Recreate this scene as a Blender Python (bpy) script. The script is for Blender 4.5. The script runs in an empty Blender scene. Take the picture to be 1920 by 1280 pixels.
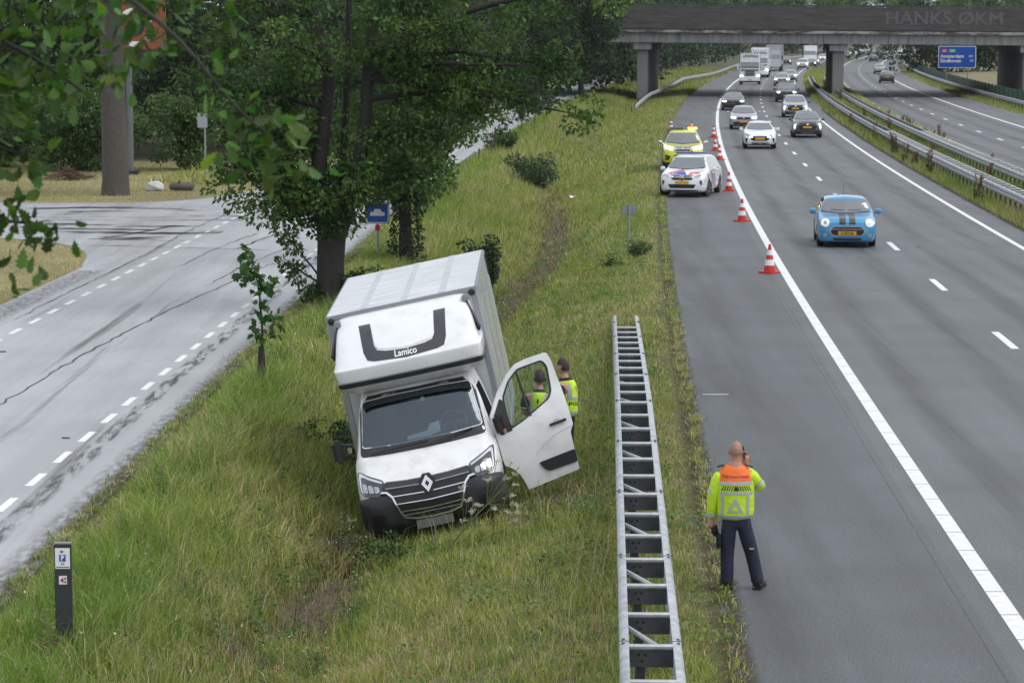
import bpy, bmesh, math, random
import numpy as np
from mathutils import Vector, Matrix, Euler
from mathutils.bvhtree import BVHTree

SC = bpy.context.scene
COL = SC.collection
rad = math.radians
# ------------------------------------------------------------------ camera, sky, sun, exposure
cam_d = bpy.data.cameras.new('camera')
cam = bpy.data.objects.new('camera', cam_d)
COL.objects.link(cam)
cam_d.sensor_width = 36.0
cam_d.lens = 93.56
cam_d.clip_start = 0.5
cam_d.clip_end = 4000
cam.location = (0, 0, 6.3)
cam.rotation_euler = (rad(90 - 6.652), 0, 0)
cam_d.dof.use_dof = True
cam_d.dof.focus_distance = 40
cam_d.dof.aperture_fstop = 5.6
SC.camera = cam

W = bpy.data.worlds.new('World')
SC.world = W
W.use_nodes = True
nt = W.node_tree
nt.nodes.clear()
sky = nt.nodes.new('ShaderNodeTexSky')
sky.sky_type = 'NISHITA'
sky.sun_disc = False
SUN_EL, SUN_AZ = rad(60), rad(112)
sky.sun_elevation = SUN_EL
sky.sun_rotation = SUN_AZ
sky.air_density = 1.0
sky.dust_density = 2.5
hs = nt.nodes.new('ShaderNodeHueSaturation')
hs.inputs['Saturation'].default_value = 0.38
bg = nt.nodes.new('ShaderNodeBackground')
bg.inputs['Strength'].default_value = 0.15
out = nt.nodes.new('ShaderNodeOutputWorld')
nt.links.new(sky.outputs[0], hs.inputs['Color'])
ov = nt.nodes.new('ShaderNodeMix'); ov.data_type = 'RGBA'      # cloud layer: evens the clear sky out to an overcast one
ov.inputs['Factor'].default_value = 0.55
ov.inputs['B'].default_value = (6.0, 6.35, 6.8, 1)
nt.links.new(hs.outputs[0], ov.inputs['A'])
nt.links.new(ov.outputs['Result'], bg.inputs['Color'])
nt.links.new(bg.outputs[0], out.inputs['Surface'])

sun_d = bpy.data.lights.new('sun', 'SUN')
sun_d.energy = 1.2
sun_d.angle = rad(40)
sun_d.color = (1.0, 0.97, 0.93)
sun = bpy.data.objects.new('sun', sun_d)
COL.objects.link(sun)
_sd = Vector((math.sin(SUN_AZ) * math.cos(SUN_EL), math.cos(SUN_AZ) * math.cos(SUN_EL), math.sin(SUN_EL)))
sun.rotation_euler = _sd.to_track_quat('Z', 'Y').to_euler()
sun.location = (0, 0, 60)

SC.view_settings.view_transform = 'Standard'
SC.view_settings.look = 'None'
SC.view_settings.exposure = 0.28
SC.view_settings.gamma = 1.0
SC.view_settings.use_curve_mapping = False
SC.render.engine = 'CYCLES'
SC.cycles.use_denoising = True
SC.cycles.max_bounces = 6
SC.cycles.transparent_max_bounces = 12
SC.cycles.volume_bounces = 0

# ------------------------------------------------------------------ helpers
RNG = np.random.default_rng(11)
random.seed(5)


def tag(o, label=None, cat=None, group=None, kind=None):
    if label: o['label'] = label
    if cat: o['category'] = cat
    if group: o['group'] = group
    if kind: o['kind'] = kind
    return o


def thing(name, label, cat, loc=(0, 0, 0), rz=0, group=None, rot=None):
    o = bpy.data.objects.new(name, None)
    o.empty_display_size = 0.2
    COL.objects.link(o)
    o.location = loc
    o.rotation_euler = rot if rot else (0, 0, rz)
    return tag(o, label, cat, group)


def link(name, me, parent=None, m=None, smooth=False):
    o = bpy.data.objects.new(name, me)
    COL.objects.link(o)
    if parent: o.parent = parent
    if m is not None and not len(me.materials): me.materials.append(m)
    if smooth: shade(me)
    return o


def shade(me, ang=None):
    n = len(me.polygons)
    me.polygons.foreach_set('use_smooth', np.ones(n, bool))
    if ang is not None:
        me.set_sharp_from_angle(angle=rad(ang))
    return me


def dup(root, loc=None, rot=None, label=None, group=None, scale=None):
    def cp(o, par):
        c = o.copy(); COL.objects.link(c)
        if par is not None:
            c.parent = par
        for ch in o.children: cp(ch, c)
        return c
    r = cp(root, None)
    if loc is not None: r.location = loc
    if rot is not None: r.rotation_euler = rot
    if scale is not None: r.scale = scale
    if label: r['label'] = label
    if group: r['group'] = group
    return r


class MB:
    def __init__(s): s.v = []; s.f = []

    def add(s, v, f):
        k = len(s.v); s.v += [tuple(map(float, p)) for p in v]; s.f += [tuple(i + k for i in q) for q in f]; return s

    def box(s, c, d, M=None):
        x, y, z = [q / 2 for q in d]
        v = [Vector((a * x, b * y, e * z)) for e in (-1, 1) for b in (-1, 1) for a in (-1, 1)]
        if M is not None: v = [M @ p for p in v]
        v = [p + Vector(c) for p in v]
        return s.add(v, [(0, 2, 3, 1), (4, 5, 7, 6), (0, 1, 5, 4), (2, 6, 7, 3), (0, 4, 6, 2), (1, 3, 7, 5)])

    def beam(s, a, b, w, h):
        a = Vector(a); b = Vector(b); d = b - a
        q = d.to_track_quat('Y', 'Z').to_matrix()
        return s.box((a + b) / 2, (w, d.length, h), q)

    def tube(s, pts, rr, n=8, cap=True):
        pts = [Vector(p) for p in pts]
        if not hasattr(rr, '__len__'): rr = [rr] * len(pts)
        k = len(s.v)
        up = Vector((0.137, 0.31, 0.94))
        for i, p in enumerate(pts):
            t = (pts[min(i + 1, len(pts) - 1)] - pts[max(i - 1, 0)])
            if t.length < 1e-9: t = Vector((0, 0, 1))
            t.normalize()
            a = t.cross(up)
            if a.length < .05: a = t.cross(Vector((1, 0, 0)))
            a.normalize(); b = t.cross(a)
            for j in range(n):
                w = 2 * math.pi * j / n
                q = p + (a * math.cos(w) + b * math.sin(w)) * rr[i]
                s.v.append(tuple(q))
        for i in range(len(pts) - 1):
            for j in range(n):
                j2 = (j + 1) % n
                s.f.append((k + i * n + j, k + i * n + j2, k + (i + 1) * n + j2, k + (i + 1) * n + j))
        if cap:
            s.f.append(tuple(k + j for j in range(n))[::-1])
            s.f.append(tuple(k + (len(pts) - 1) * n + j for j in range(n)))
        return s

    def lathe(s, prof, n=20, axis='z', c=(0, 0, 0)):
        k = len(s.v)
        for r, h in prof:
            for j in range(n):
                w = 2 * math.pi * j / n
                a, b = r * math.cos(w), r * math.sin(w)
                p = (a, b, h) if axis == 'z' else ((h, a, b) if axis == 'x' else (a, h, b))
                s.v.append((p[0] + c[0], p[1] + c[1], p[2] + c[2]))
        for i in range(len(prof) - 1):
            for j in range(n):
                j2 = (j + 1) % n
                s.f.append((k + i * n + j, k + i * n + j2, k + (i + 1) * n + j2, k + (i + 1) * n + j))
        s.f.append(tuple(k + j for j in range(n))[::-1])
        s.f.append(tuple(k + (len(prof) - 1) * n + j for j in range(n)))
        return s

    def prism(s, poly, axis, lo, hi):
        n = len(poly); k = len(s.v)
        for h in (lo, hi):
            for a, b in poly:
                s.v.append({'x': (h, a, b), 'y': (a, h, b), 'z': (a, b, h)}[axis])
        for j in range(n):
            j2 = (j + 1) % n
            s.f.append((k + j, k + j2, k + n + j2, k + n + j))
        s.f.append(tuple(k + j for j in range(n))[::-1]); s.f.append(tuple(k + n + j for j in range(n)))
        return s

    def mesh(s, name='mesh'):
        me = bpy.data.meshes.new(name)
        me.from_pydata(s.v, [], s.f)
        bm = bmesh.new(); bm.from_mesh(me)
        bmesh.ops.recalc_face_normals(bm, faces=bm.faces)
        bm.to_mesh(me); bm.free()
        me.update()
        return me

    def build(s, name, m, parent=None, smooth=None, bevel=None):
        me = s.mesh(name)
        if bevel:
            bm = bmesh.new(); bm.from_mesh(me)
            es = [e for e in bm.edges if len(e.link_faces) == 2 and e.calc_face_angle(0) > .6]
            bmesh.ops.bevel(bm, geom=es, offset=bevel, segments=2, affect='EDGES', clamp_overlap=True)
            bm.to_mesh(me); bm.free()
        if smooth: shade(me, smooth)
        return link(name, me, parent, m)


def chaikin(pts, n=2, closed=False):
    pts = [np.array(p, float) for p in pts]
    for _ in range(n):
        o = []
        m = len(pts)
        if not closed: o.append(pts[0])
        for i in range(m if closed else m - 1):
            a, b = pts[i], pts[(i + 1) % m]
            o += [a * .75 + b * .25, a * .25 + b * .75]
        if not closed: o.append(pts[-1])
        pts = o
    return pts


def rnd(poly, n=2):
    return [tuple(p) for p in chaikin(poly, n, True)]


def corner(poly, r=.03, n=4):
    """polygon with its corners rounded by radius r"""
    o = []
    m = len(poly)
    for i in range(m):
        a, b, c = [np.array(poly[(i + k) % m], float) for k in (-1, 0, 1)]
        u = a - b; w = c - b
        lu, lw = np.linalg.norm(u), np.linalg.norm(w)
        q = min(r, lu * .45, lw * .45)
        p0 = b + u / lu * q; p1 = b + w / lw * q
        for t in np.linspace(0, 1, n):
            o.append(tuple((1 - t) ** 2 * p0 + 2 * t * (1 - t) * b + t * t * p1))
    return o


def fill2d(loops, maxlen=.12):
    bm = bmesh.new()
    es = []
    for lp in loops:
        vs = [bm.verts.new((p[0], p[1], 0)) for p in lp]
        es += [bm.edges.new((vs[i], vs[(i + 1) % len(vs)])) for i in range(len(vs))]
    bmesh.ops.triangle_fill(bm, edges=es, use_beauty=True, use_dissolve=False)
    for _ in range(5):
        lng = [e for e in bm.edges if e.calc_length() > maxlen]
        if not lng: break
        bmesh.ops.subdivide_edges(bm, edges=lng, cuts=1)
        bmesh.ops.triangulate(bm, faces=[f for f in bm.faces if len(f.verts) > 3])
    return bm


def map_bm(bm, fn, back, depth):
    """move a flat bm to 3-D with fn((a,b)) and give its rim depth along back"""
    for v in bm.verts: v.co = fn(v.co.x, v.co.y)
    bm.normal_update()
    fl = [f for f in bm.faces if f.normal.dot(Vector(back)) > 0]
    if fl: bmesh.ops.reverse_faces(bm, faces=fl)
    if depth:
        be = [e for e in bm.edges if len(e.link_faces) == 1]
        g = bmesh.ops.extrude_edge_only(bm, edges=be)
        d = Vector(back) * depth
        for v in [e for e in g['geom'] if isinstance(e, bmesh.types.BMVert)]: v.co += d
    me = bpy.data.meshes.new('patch')
    bm.to_mesh(me); bm.free()
    return me


AX = {'front': (Vector((0, 1, 0)), lambda a, b: Vector((a, -20, b))), 'rear': (Vector((0, -1, 0)), lambda a, b: Vector((a, 20, b))),
      'right': (Vector((-1, 0, 0)), lambda a, b: Vector((20, a, b))), 'left': (Vector((1, 0, 0)), lambda a, b: Vector((-20, a, b))),
      'top': (Vector((0, 0, -1)), lambda a, b: Vector((a, b, 20)))}


def proj(bvh, loops, side='front', off=.006, depth=.02, maxlen=.12, clip=False):
    d, org = AX[side]
    if clip:
        bm = fill2d(loops, maxlen)
        bmesh.ops.delete(bm, geom=[v for v in bm.verts if bvh.ray_cast(org(v.co.x, v.co.y), d)[0] is None], context='VERTS')
    else: bm = fill2d(loops, maxlen)

    def fn(a, b):
        o = org(a, b)
        h = bvh.ray_cast(o, d)
        if h[0] is None:
            q = bvh.find_nearest(o + d * 19.2)
            p = q[0].copy()
            if side in ('front', 'rear'): p.x, p.z = a, b
            elif side in ('left', 'right'): p.y, p.z = a, b
            else: p.x, p.y = a, b
            return p - d * off
        return h[0] - d * off
    return map_bm(bm, fn, d, depth)


def mirror_loops(loops): return [[(-a, b) for a, b in lp][::-1] for lp in loops]


def bvh_of(me):
    return BVHTree.FromPolygons([v.co.copy() for v in me.vertices], [tuple(p.vertices) for p in me.polygons])


def join_bvh(*mes):
    v, f = [], []
    for me in mes:
        k = len(v); v += [q.co.copy() for q in me.vertices]; f += [tuple(i + k for i in p.vertices) for p in me.polygons]
    return BVHTree.FromPolygons(v, f)


def eval_mesh(o):
    dg = bpy.context.evaluated_depsgraph_get()
    return bpy.data.meshes.new_from_object(o.evaluated_get(dg))


def text_mesh(s, size, extrude=0.0, bold=0.0, align='CENTER'):
    c = bpy.data.curves.new('text', 'FONT')
    c.body = s; c.size = size; c.align_x = align; c.align_y = 'CENTER'; c.extrude = extrude; c.offset = bold
    c.resolution_u = 3
    o = bpy.data.objects.new('text', c)
    COL.objects.link(o)
    me = eval_mesh(o)
    bpy.data.objects.remove(o); bpy.data.curves.remove(c)
    return me


# ------------------------------------------------------------------ materials
MATS = {}


def mat(name, col, rough=.5, metal=0., var=.06, vscale=6., bump=0., bscale=60., coat=0., emit=None, estr=0., spec=.5):
    if name in MATS: return MATS[name]
    m = bpy.data.materials.new(name)
    m.use_nodes = True
    t = m.node_tree
    b = t.nodes['Principled BSDF']
    b.inputs['Roughness'].default_value = rough
    b.inputs['Metallic'].default_value = metal
    b.inputs['Specular IOR Level'].default_value = spec
    b.inputs['Coat Weight'].default_value = coat
    b.inputs['Coat Roughness'].default_value = .04
    tc = t.nodes.new('ShaderNodeTexCoord')
    nz = t.nodes.new('ShaderNodeTexNoise')
    nz.inputs['Scale'].default_value = vscale
    nz.inputs['Detail'].default_value = 5
    t.links.new(tc.outputs['Object'], nz.inputs['Vector'])
    mx = t.nodes.new('ShaderNodeMix'); mx.data_type = 'RGBA'
    mx.inputs['A'].default_value = (*[max(0, c * (1 - 2 * var)) for c in col], 1)
    mx.inputs['B'].default_value = (*[min(1, c * (1 + 2 * var)) for c in col], 1)
    t.links.new(nz.outputs['Fac'], mx.inputs['Factor'])
    t.links.new(mx.outputs['Result'], b.inputs['Base Color'])
    if bump:
        n2 = t.nodes.new('ShaderNodeTexNoise'); n2.inputs['Scale'].default_value = bscale; n2.inputs['Detail'].default_value = 4
        t.links.new(tc.outputs['Object'], n2.inputs['Vector'])
        bp = t.nodes.new('ShaderNodeBump'); bp.inputs['Strength'].default_value = bump; bp.inputs['Distance'].default_value = .02
        t.links.new(n2.outputs['Fac'], bp.inputs['Height']); t.links.new(bp.outputs[0], b.inputs['Normal'])
    if emit:
        b.inputs['Emission Color'].default_value = (*emit, 1); b.inputs['Emission Strength'].default_value = estr
    MATS[name] = m
    return m


def N(t, typ, **kw):
    n = t.nodes.new(typ)
    for k, v in kw.items():
        if k in n.inputs: n.inputs[k].default_value = v
        else: setattr(n, k, v)
    return n


def leaf_mat(name, trans=.35, rough=.5, gain=1.0):
    m = bpy.data.materials.new(name); m.use_nodes = True
    t = m.node_tree; b = t.nodes['Principled BSDF']
    at = N(t, 'ShaderNodeAttribute', attribute_name='col')
    b.inputs['Roughness'].default_value = rough
    b.inputs['Specular IOR Level'].default_value = .35
    t.links.new(at.outputs['Color'], b.inputs['Base Color'])
    tr = N(t, 'ShaderNodeBsdfTranslucent')
    hue = N(t, 'ShaderNodeHueSaturation', Saturation=1.15, Value=1.3)
    t.links.new(at.outputs['Color'], hue.inputs['Color'])
    t.links.new(hue.outputs[0], tr.inputs['Color'])
    mx = N(t, 'ShaderNodeMixShader'); mx.inputs[0].default_value = trans
    t.links.new(b.outputs[0], mx.inputs[1]); t.links.new(tr.outputs[0], mx.inputs[2])
    t.links.new(mx.outputs[0], t.nodes['Material Output'].inputs['Surface'])
    return m


LEAF = leaf_mat('leaf')
GRASS = leaf_mat('grass_blade', .3, .55)


def col_attr(me, cols):
    a = me.attributes.new('col', 'FLOAT_COLOR', 'POINT')
    c = np.ones((len(me.vertices), 4), np.float32); c[:, :3] = cols
    a.data.foreach_set('color', c.ravel())


def raw_mesh(name, v, tris, cols=None):
    """triangle mesh from arrays"""
    me = bpy.data.meshes.new(name)
    v = np.asarray(v, np.float32); tris = np.asarray(tris, np.int32)
    me.vertices.add(len(v)); me.vertices.foreach_set('co', v.ravel())
    me.loops.add(tris.size); me.loops.foreach_set('vertex_index', tris.ravel())
    me.polygons.add(len(tris)); me.polygons.foreach_set('loop_start', np.arange(0, tris.size, 3, dtype=np.int32))
    me.update(calc_edges=True)
    if cols is not None: col_attr(me, cols)
    return me


T_DIAMOND = (np.array([[0, 0, 0], [0, .5, -.06], [0, 1, -.02], [-.3, .45, .07], [.3, .45, .07]]), np.array([[0, 4, 1], [4, 2, 1], [0, 1, 3], [3, 1, 2]]))
T_QUAD = (np.array([[0, 0, 0], [0, 1, 0], [-.36, .5, .08], [.36, .5, .08]]), np.array([[0, 3, 2], [3, 1, 2]]))
_ok = [(.03, 0), (.05, .12), (.16, .2), (.12, .3), (.26, .4), (.17, .5), (.33, .62), (.2, .7), (.27, .84), (.12, .9), (0, 1.0)]
_ov = [(0, .0, 0)] + [(x, y, .12 * x) for x, y in _ok] + [(-x, y, .12 * x) for x, y in _ok[:-1]] + [(0, .5, -.03)]
_r = list(range(1, 12)); _l = list(range(12, 22))
_of = [(23 - 1, a, b) for a, b in zip(_r[:-1], _r[1:])] + [(22, b, a) for a, b in zip(_l[:-1], _l[1:])] + [(22, 11, 21), (22, 12, 0), (22, 0, 1)]
T_OAK = (np.array(_ov), np.array(_of))
_mk = [(.0, -.02), (.16, .1), (.42, .02), (.34, .2), (.58, .36), (.36, .42), (.46, .68), (.24, .6), (.14, .78), (.0, 1.0)]
_mv = [(0, .3, -.03)] + [(x, y, .1 * x) for x, y in _mk] + [(-x, y, .1 * x) for x, y in _mk[1:-1]]
_mr = list(range(1, 11)); _ml = [1] + list(range(11, 19)) + [10]
T_MAPLE = (np.array(_mv), np.array([(0, a, b) for a, b in zip(_mr[:-1], _mr[1:])] + [(0, b, a) for a, b in zip(_ml[:-1], _ml[1:])]))


def leaf_arrays(cen, size, dirs, tmpl, rng, cols, droop=.0):
    """cen n x 3, size n, dirs n x 3 (leaf tip direction)"""
    tv, tf = tmpl
    n = len(cen)
    d = dirs / (np.linalg.norm(dirs, axis=1, keepdims=True) + 1e-9)
    r = rng.normal(size=(n, 3)); r[:, 2] += 1.2
    nx = np.cross(d, r); nx /= (np.linalg.norm(nx, axis=1, keepdims=True) + 1e-9)
    nz = np.cross(nx, d)
    v = cen[:, None, :] + size[:, None, None] * (tv[None, :, 0:1] * nx[:, None, :] + tv[None, :, 1:2] * d[:, None, :] + tv[None, :, 2:3] * nz[:, None, :])
    k = len(tv)
    f = tf[None] + (np.arange(n) * k)[:, None, None]
    return v.reshape(-1, 3), f.reshape(-1, 3), np.repeat(cols, k, axis=0)


def vary(base, n, rng, dv=.25, dh=.12):
    base = np.array(base)
    v = np.exp(rng.normal(0, dv, (n, 1)))
    c = base[None] * v
    c[:, 0] *= np.exp(rng.normal(0, dh, n)); c[:, 2] *= np.exp(rng.normal(0, dh, n))
    return np.clip(c, 0, .9)


# ------------------------------------------------------------------ the two roads in plan
LP = [-1.93084728e-08, 1.26781187e-04, 3.00520959e-02, 4.45857724]
RP = [1.54291833e-04, 9.18447046e-03, -6.03264714]


def L0(y): return np.polyval(LP, y)            # white line between shoulder and right lane


def Re(y): return np.polyval(RP, y)            # right edge of the wet side road


def Lslope(y): return np.polyval(np.polyder(LP), y)


def Rslope(y): return np.polyval(np.polyder(RP), y)


def offL(y, o):
    s = Lslope(y); n = np.sqrt(1 + s * s)
    return L0(y) + o / n, y - o * s / n


def offR(y, o):
    s = Rslope(y); n = np.sqrt(1 + s * s)
    return Re(y) + o / n, y - o * s / n


def sstep(a, b, x):
    t = np.clip((x - a) / (b - a), 0, 1); return t * t * (3 - 2 * t)


def Se(y): return L0(y) - 3.12


def wob(x, y):
    return .5 * np.sin(x * 1.7 + 1.3 * np.sin(y * .9)) * np.sin(y * 1.1 + .7 * np.sin(x * 1.3)) + .3 * np.sin(x * 4.1 + y * 2.3) * np.sin(y * 3.7 - x * 1.9)


def ditch_x(y):
    fr = .39 + .13 * sstep(40, 85, y)
    return Re(y) + (Se(y) - Re(y)) * fr


def gz(x, y):
    """ground height"""
    x = np.asarray(x, float); y = np.asarray(y, float)
    re, se, b = Re(y), Se(y), ditch_x(y)
    D = 1.0 - .45 * sstep(120, 260, y)
    u = np.clip((x - re - .25) / np.maximum(b - .3 - re - .25, .1), 0, 1)
    v = np.clip((se - .3 - x) / np.maximum(se - .3 - b - .3, .1), 0, 1)
    zl = -D * u ** 1.75
    zr = -D * v ** 1.4
    z = np.where(x < b, zl, zr)
    z = np.where((x < re + .2) | (x > se - .2), 0, z)
    amp = .05 * np.clip(np.minimum(x - re, se - x) / .6, 0, 1)
    z = z + amp * wob(x, y)
    o = x - L0(y)
    z = np.where((o > 9) & (o < 12.6), .08, z)
    z = z + np.where(o > 24.5, np.minimum((o - 24.5) * .03, .8), 0)
    z = z - .02
    return z
# ------------------------------------------------------------------ road materials
def asphalt(name, col, rough, speck=.35, wet=False):
    m = bpy.data.materials.new(name); m.use_nodes = True
    t = m.node_tree; b = t.nodes['Principled BSDF']
    tc = N(t, 'ShaderNodeTexCoord')
    n1 = N(t, 'ShaderNodeTexNoise', Scale=36., Detail=4., Roughness=.8)
    n2 = N(t, 'ShaderNodeTexNoise', Scale=.35, Detail=6.)
    mp = N(t, 'ShaderNodeMapping'); mp.inputs['Scale'].default_value = (1.6, .05, 1); mp.inputs['Rotation'].default_value = (0, 0, rad(-3))
    n3 = N(t, 'ShaderNodeTexNoise', Scale=1.0, Detail=5.)
    t.links.new(tc.outputs['Object'], n1.inputs['Vector']); t.links.new(tc.outputs['Object'], n2.inputs['Vector'])
    t.links.new(tc.outputs['Object'], mp.inputs['Vector']); t.links.new(mp.outputs[0], n3.inputs['Vector'])
    r1 = N(t, 'ShaderNodeMapRange'); r1.inputs['From Min'].default_value = .3; r1.inputs['From Max'].default_value = .7; r1.inputs['To Min'].default_value = 1 - speck; r1.inputs['To Max'].default_value = 1 + speck
    r2 = N(t, 'ShaderNodeMapRange'); r2.inputs['From Min'].default_value = .3; r2.inputs['From Max'].default_value = .7; r2.inputs['To Min'].default_value = .86; r2.inputs['To Max'].default_value = 1.14
    r3 = N(t, 'ShaderNodeMapRange'); r3.inputs['From Min'].default_value = .3; r3.inputs['From Max'].default_value = .7; r3.inputs['To Min'].default_value = .84; r3.inputs['To Max'].default_value = 1.14
    for n, r in ((n1, r1), (n2, r2), (n3, r3)): t.links.new(n.outputs['Fac'], r.inputs['Value'])
    a = N(t, 'ShaderNodeMath', operation='MULTIPLY'); c = N(t, 'ShaderNodeMath', operation='MULTIPLY')
    t.links.new(r1.outputs[0], a.inputs[0]); t.links.new(r2.outputs[0], a.inputs[1]); t.links.new(a.outputs[0], c.inputs[0]); t.links.new(r3.outputs[0], c.inputs[1])
    mul = N(t, 'ShaderNodeMix', data_type='RGBA', blend_type='MULTIPLY'); mul.inputs['Factor'].default_value = 1
    mul.inputs['A'].default_value = (*col, 1)
    t.links.new(c.outputs[0], mul.inputs['B'])
    t.links.new(mul.outputs['Result'], b.inputs['Base Color'])
    b.inputs['Roughness'].default_value = rough
    bp = N(t, 'ShaderNodeBump', Strength=.35, Distance=.01)
    t.links.new(n1.outputs['Fac'], bp.inputs['Height'])
    if wet:
        # damp film: broad bright sheen with drier dull streaks along the wheel tracks and small mirror-like puddles
        b.inputs['Specular IOR Level'].default_value = 1.0
        b.inputs['Coat Weight'].default_value = 1.0; b.inputs['Coat IOR'].default_value = 1.7
        mp2 = N(t, 'ShaderNodeMapping'); mp2.inputs['Scale'].default_value = (1.1, .07, 1); mp2.inputs['Rotation'].default_value = (0, 0, rad(-1.5))
        n4 = N(t, 'ShaderNodeTexNoise', Scale=1.3, Detail=7., Roughness=.62)
        t.links.new(tc.outputs['Object'], mp2.inputs['Vector']); t.links.new(mp2.outputs[0], n4.inputs['Vector'])
        rr = N(t, 'ShaderNodeMapRange'); rr.inputs['From Min'].default_value = .36; rr.inputs['From Max'].default_value = .62; rr.inputs['To Min'].default_value = .62; rr.inputs['To Max'].default_value = rough
        t.links.new(n4.outputs['Fac'], rr.inputs['Value']); t.links.new(rr.outputs[0], b.inputs['Roughness']); t.links.new(rr.outputs[0], b.inputs['Coat Roughness'])
        cw = N(t, 'ShaderNodeMapRange'); cw.inputs['From Min'].default_value = .36; cw.inputs['From Max'].default_value = .5; cw.inputs['To Min'].default_value = .25; cw.inputs['To Max'].default_value = 1.0
        t.links.new(n4.outputs['Fac'], cw.inputs['Value']); t.links.new(cw.outputs[0], b.inputs['Coat Weight'])
        bp.inputs['Strength'].default_value = .12
    t.links.new(bp.outputs[0], b.inputs['Normal'])
    return m


ASPH = asphalt('motorway_asphalt', (.10, .107, .113), .6, .75)
ASPH2 = asphalt('shoulder_asphalt', (.088, .095, .102), .64, .75)
WET = asphalt('wet_asphalt', (.30, .307, .32), .42, .3, True)  # light-grey asphalt, raised further: some sky sheen is put into the colour
PAINT = mat('road_paint', (.70, .71, .70), .55, var=.16, vscale=9, bump=.1, bscale=30)
WPAINT = mat('wet_road_paint', (.8, .8, .8), .35, var=.08, vscale=3)
SEAL = mat('joint_seal', (.012, .012, .013), .35, var=.2)


def ground_mat():
    m = bpy.data.materials.new('verge_soil'); m.use_nodes = True
    t = m.node_tree; b = t.nodes['Principled BSDF']; b.inputs['Roughness'].default_value = .9
    at = N(t, 'ShaderNodeAttribute', attribute_name='col')
    tc = N(t, 'ShaderNodeTexCoord')
    n1 = N(t, 'ShaderNodeTexNoise', Scale=7., Detail=8., Roughness=.75)
    t.links.new(tc.outputs['Object'], n1.inputs['Vector'])
    r1 = N(t, 'ShaderNodeMapRange'); r1.inputs['From Min'].default_value = .3; r1.inputs['From Max'].default_value = .7; r1.inputs['To Min'].default_value = .45; r1.inputs['To Max'].default_value = 1.5
    t.links.new(n1.outputs['Fac'], r1.inputs['Value'])
    mul = N(t, 'ShaderNodeMix', data_type='RGBA', blend_type='MULTIPLY'); mul.inputs['Factor'].default_value = 1
    t.links.new(at.outputs['Color'], mul.inputs['A']); t.links.new(r1.outputs[0], mul.inputs['B'])
    t.links.new(mul.outputs['Result'], b.inputs['Base Color'])
    bp = N(t, 'ShaderNodeBump', Strength=.8, Distance=.05)
    t.links.new(n1.outputs['Fac'], bp.inputs['Height']); t.links.new(bp.outputs[0], b.inputs['Normal'])
    return m


def dirt_amt(x, y):
    """bare brown soil: ditch bottom by the truck, the lower left bank, the track the truck ploughed"""
    b = ditch_x(y)
    n = wob(x * 1.3, y * .9)
    n2 = wob(x * 3.1 + 7, y * 2.3)
    d = np.exp(-((x - b - .05) / .42) ** 2) * (sstep(30.5, 32.5, y) * (1 - sstep(36.5, 38, y))) * np.clip(.95 + .5 * n + .7 * n2, 0, 1)
    d += .6 * np.exp(-((x - b + .55) / .6) ** 2) * (1 - sstep(31, 36, y)) * np.clip(.25 + n + .6 * n2, 0, 1)
    tr = np.exp(-((x - b - .25 - .5 * np.sin(y * .09)) / .55) ** 2) * sstep(43, 50, y) * (1 - sstep(100, 130, y))
    d += tr * np.clip(1.0 + .6 * n + .5 * n2, .2, 1.4)
    d += .5 * np.exp(-((x - .55) / .8) ** 2 - ((y - 37.2) / 1.6) ** 2)
    return np.clip(d, 0, 1)


def build_ground():
    ys = np.concatenate([np.arange(4, 24, 2.), np.arange(24, 130, .6), np.arange(130, 300, 3.), np.arange(300, 800, 15.), np.array([800, 950, 1200, 1600, 2200])])
    rows = []
    for y in ys:
        re, se = float(Re(y)), float(Se(y)); l = float(L0(y))
        xs = list(re - 6.35 + np.array([-1500, -500, -200, -100, -60, -40, -30, -22, -15, -10, -6, -3, -1.5, -.5, 0]))
        xs += list(re - 6.35 + np.array([1., 3., 5.4])) + list(np.linspace(re, se, 40))
        xs += [l - 2, l + 3, l + 8, l + 8.6, l + 9.2, l + 10, l + 11, l + 12, l + 12.8, l + 14, l + 18, l + 22, l + 23.1, l + 24, l + 25, l + 28, l + 35, l + 50, l + 80, l + 150, l + 400, l + 1500]
        rows.append(xs)
    X = np.array(rows); Y = np.repeat(ys[:, None], X.shape[1], 1)
    Z = gz(X, Y)
    re = Re(Y); l = L0(Y)
    Z = np.where((X > re - 6.9) & (X < re - .01), -.08, Z)
    Z = np.where(((X > l - 3.05) & (X < l + 8.55)) | ((X > l + 12.85) & (X < l + 23.05)), -.08, Z)
    ny, nx = X.shape
    idx = np.arange(ny * nx).reshape(ny, nx)
    a, b, c, d = idx[:-1, :-1].ravel(), idx[:-1, 1:].ravel(), idx[1:, 1:].ravel(), idx[1:, :-1].ravel()
    tris = np.concatenate([np.stack([a, b, c], 1), np.stack([a, c, d], 1)])
    v = np.stack([X, Y, Z], -1).reshape(-1, 3)
    x, y = v[:, 0], v[:, 1]
    g = np.array([.075, .085, .03]); br = np.array([.105, .075, .05]); st = np.array([.30, .25, .13])
    k = dirt_amt(x, y)[:, None]
    mown = ((x < Re(y) - 6.4) & (y > 55) & (y < 130))[:, None] * 1.0
    far = sstep(120, 300, y)[:, None]
    n = np.clip(.5 + wob(x * .6, y * .4), 0, 1)[:, None]
    cols = g * (1 - .25 * far) * (1 - n * .3) + st * .16 * n
    cols = cols * (1 - k) + br * k
    cols = cols * (1 - mown) + (st * (.45 + .45 * n) + g * .35) * mown
    field = ((x - L0(y) > 26) & (y > 200))[:, None] * 1.0
    cols = cols * (1 - field * .7) + np.array([.24, .2, .11]) * field * .7
    me = raw_mesh('ground', v, tris, np.clip(cols, 0, 1))
    shade(me)
    return tag(link('ground', me, None, ground_mat()), kind='structure')


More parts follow.
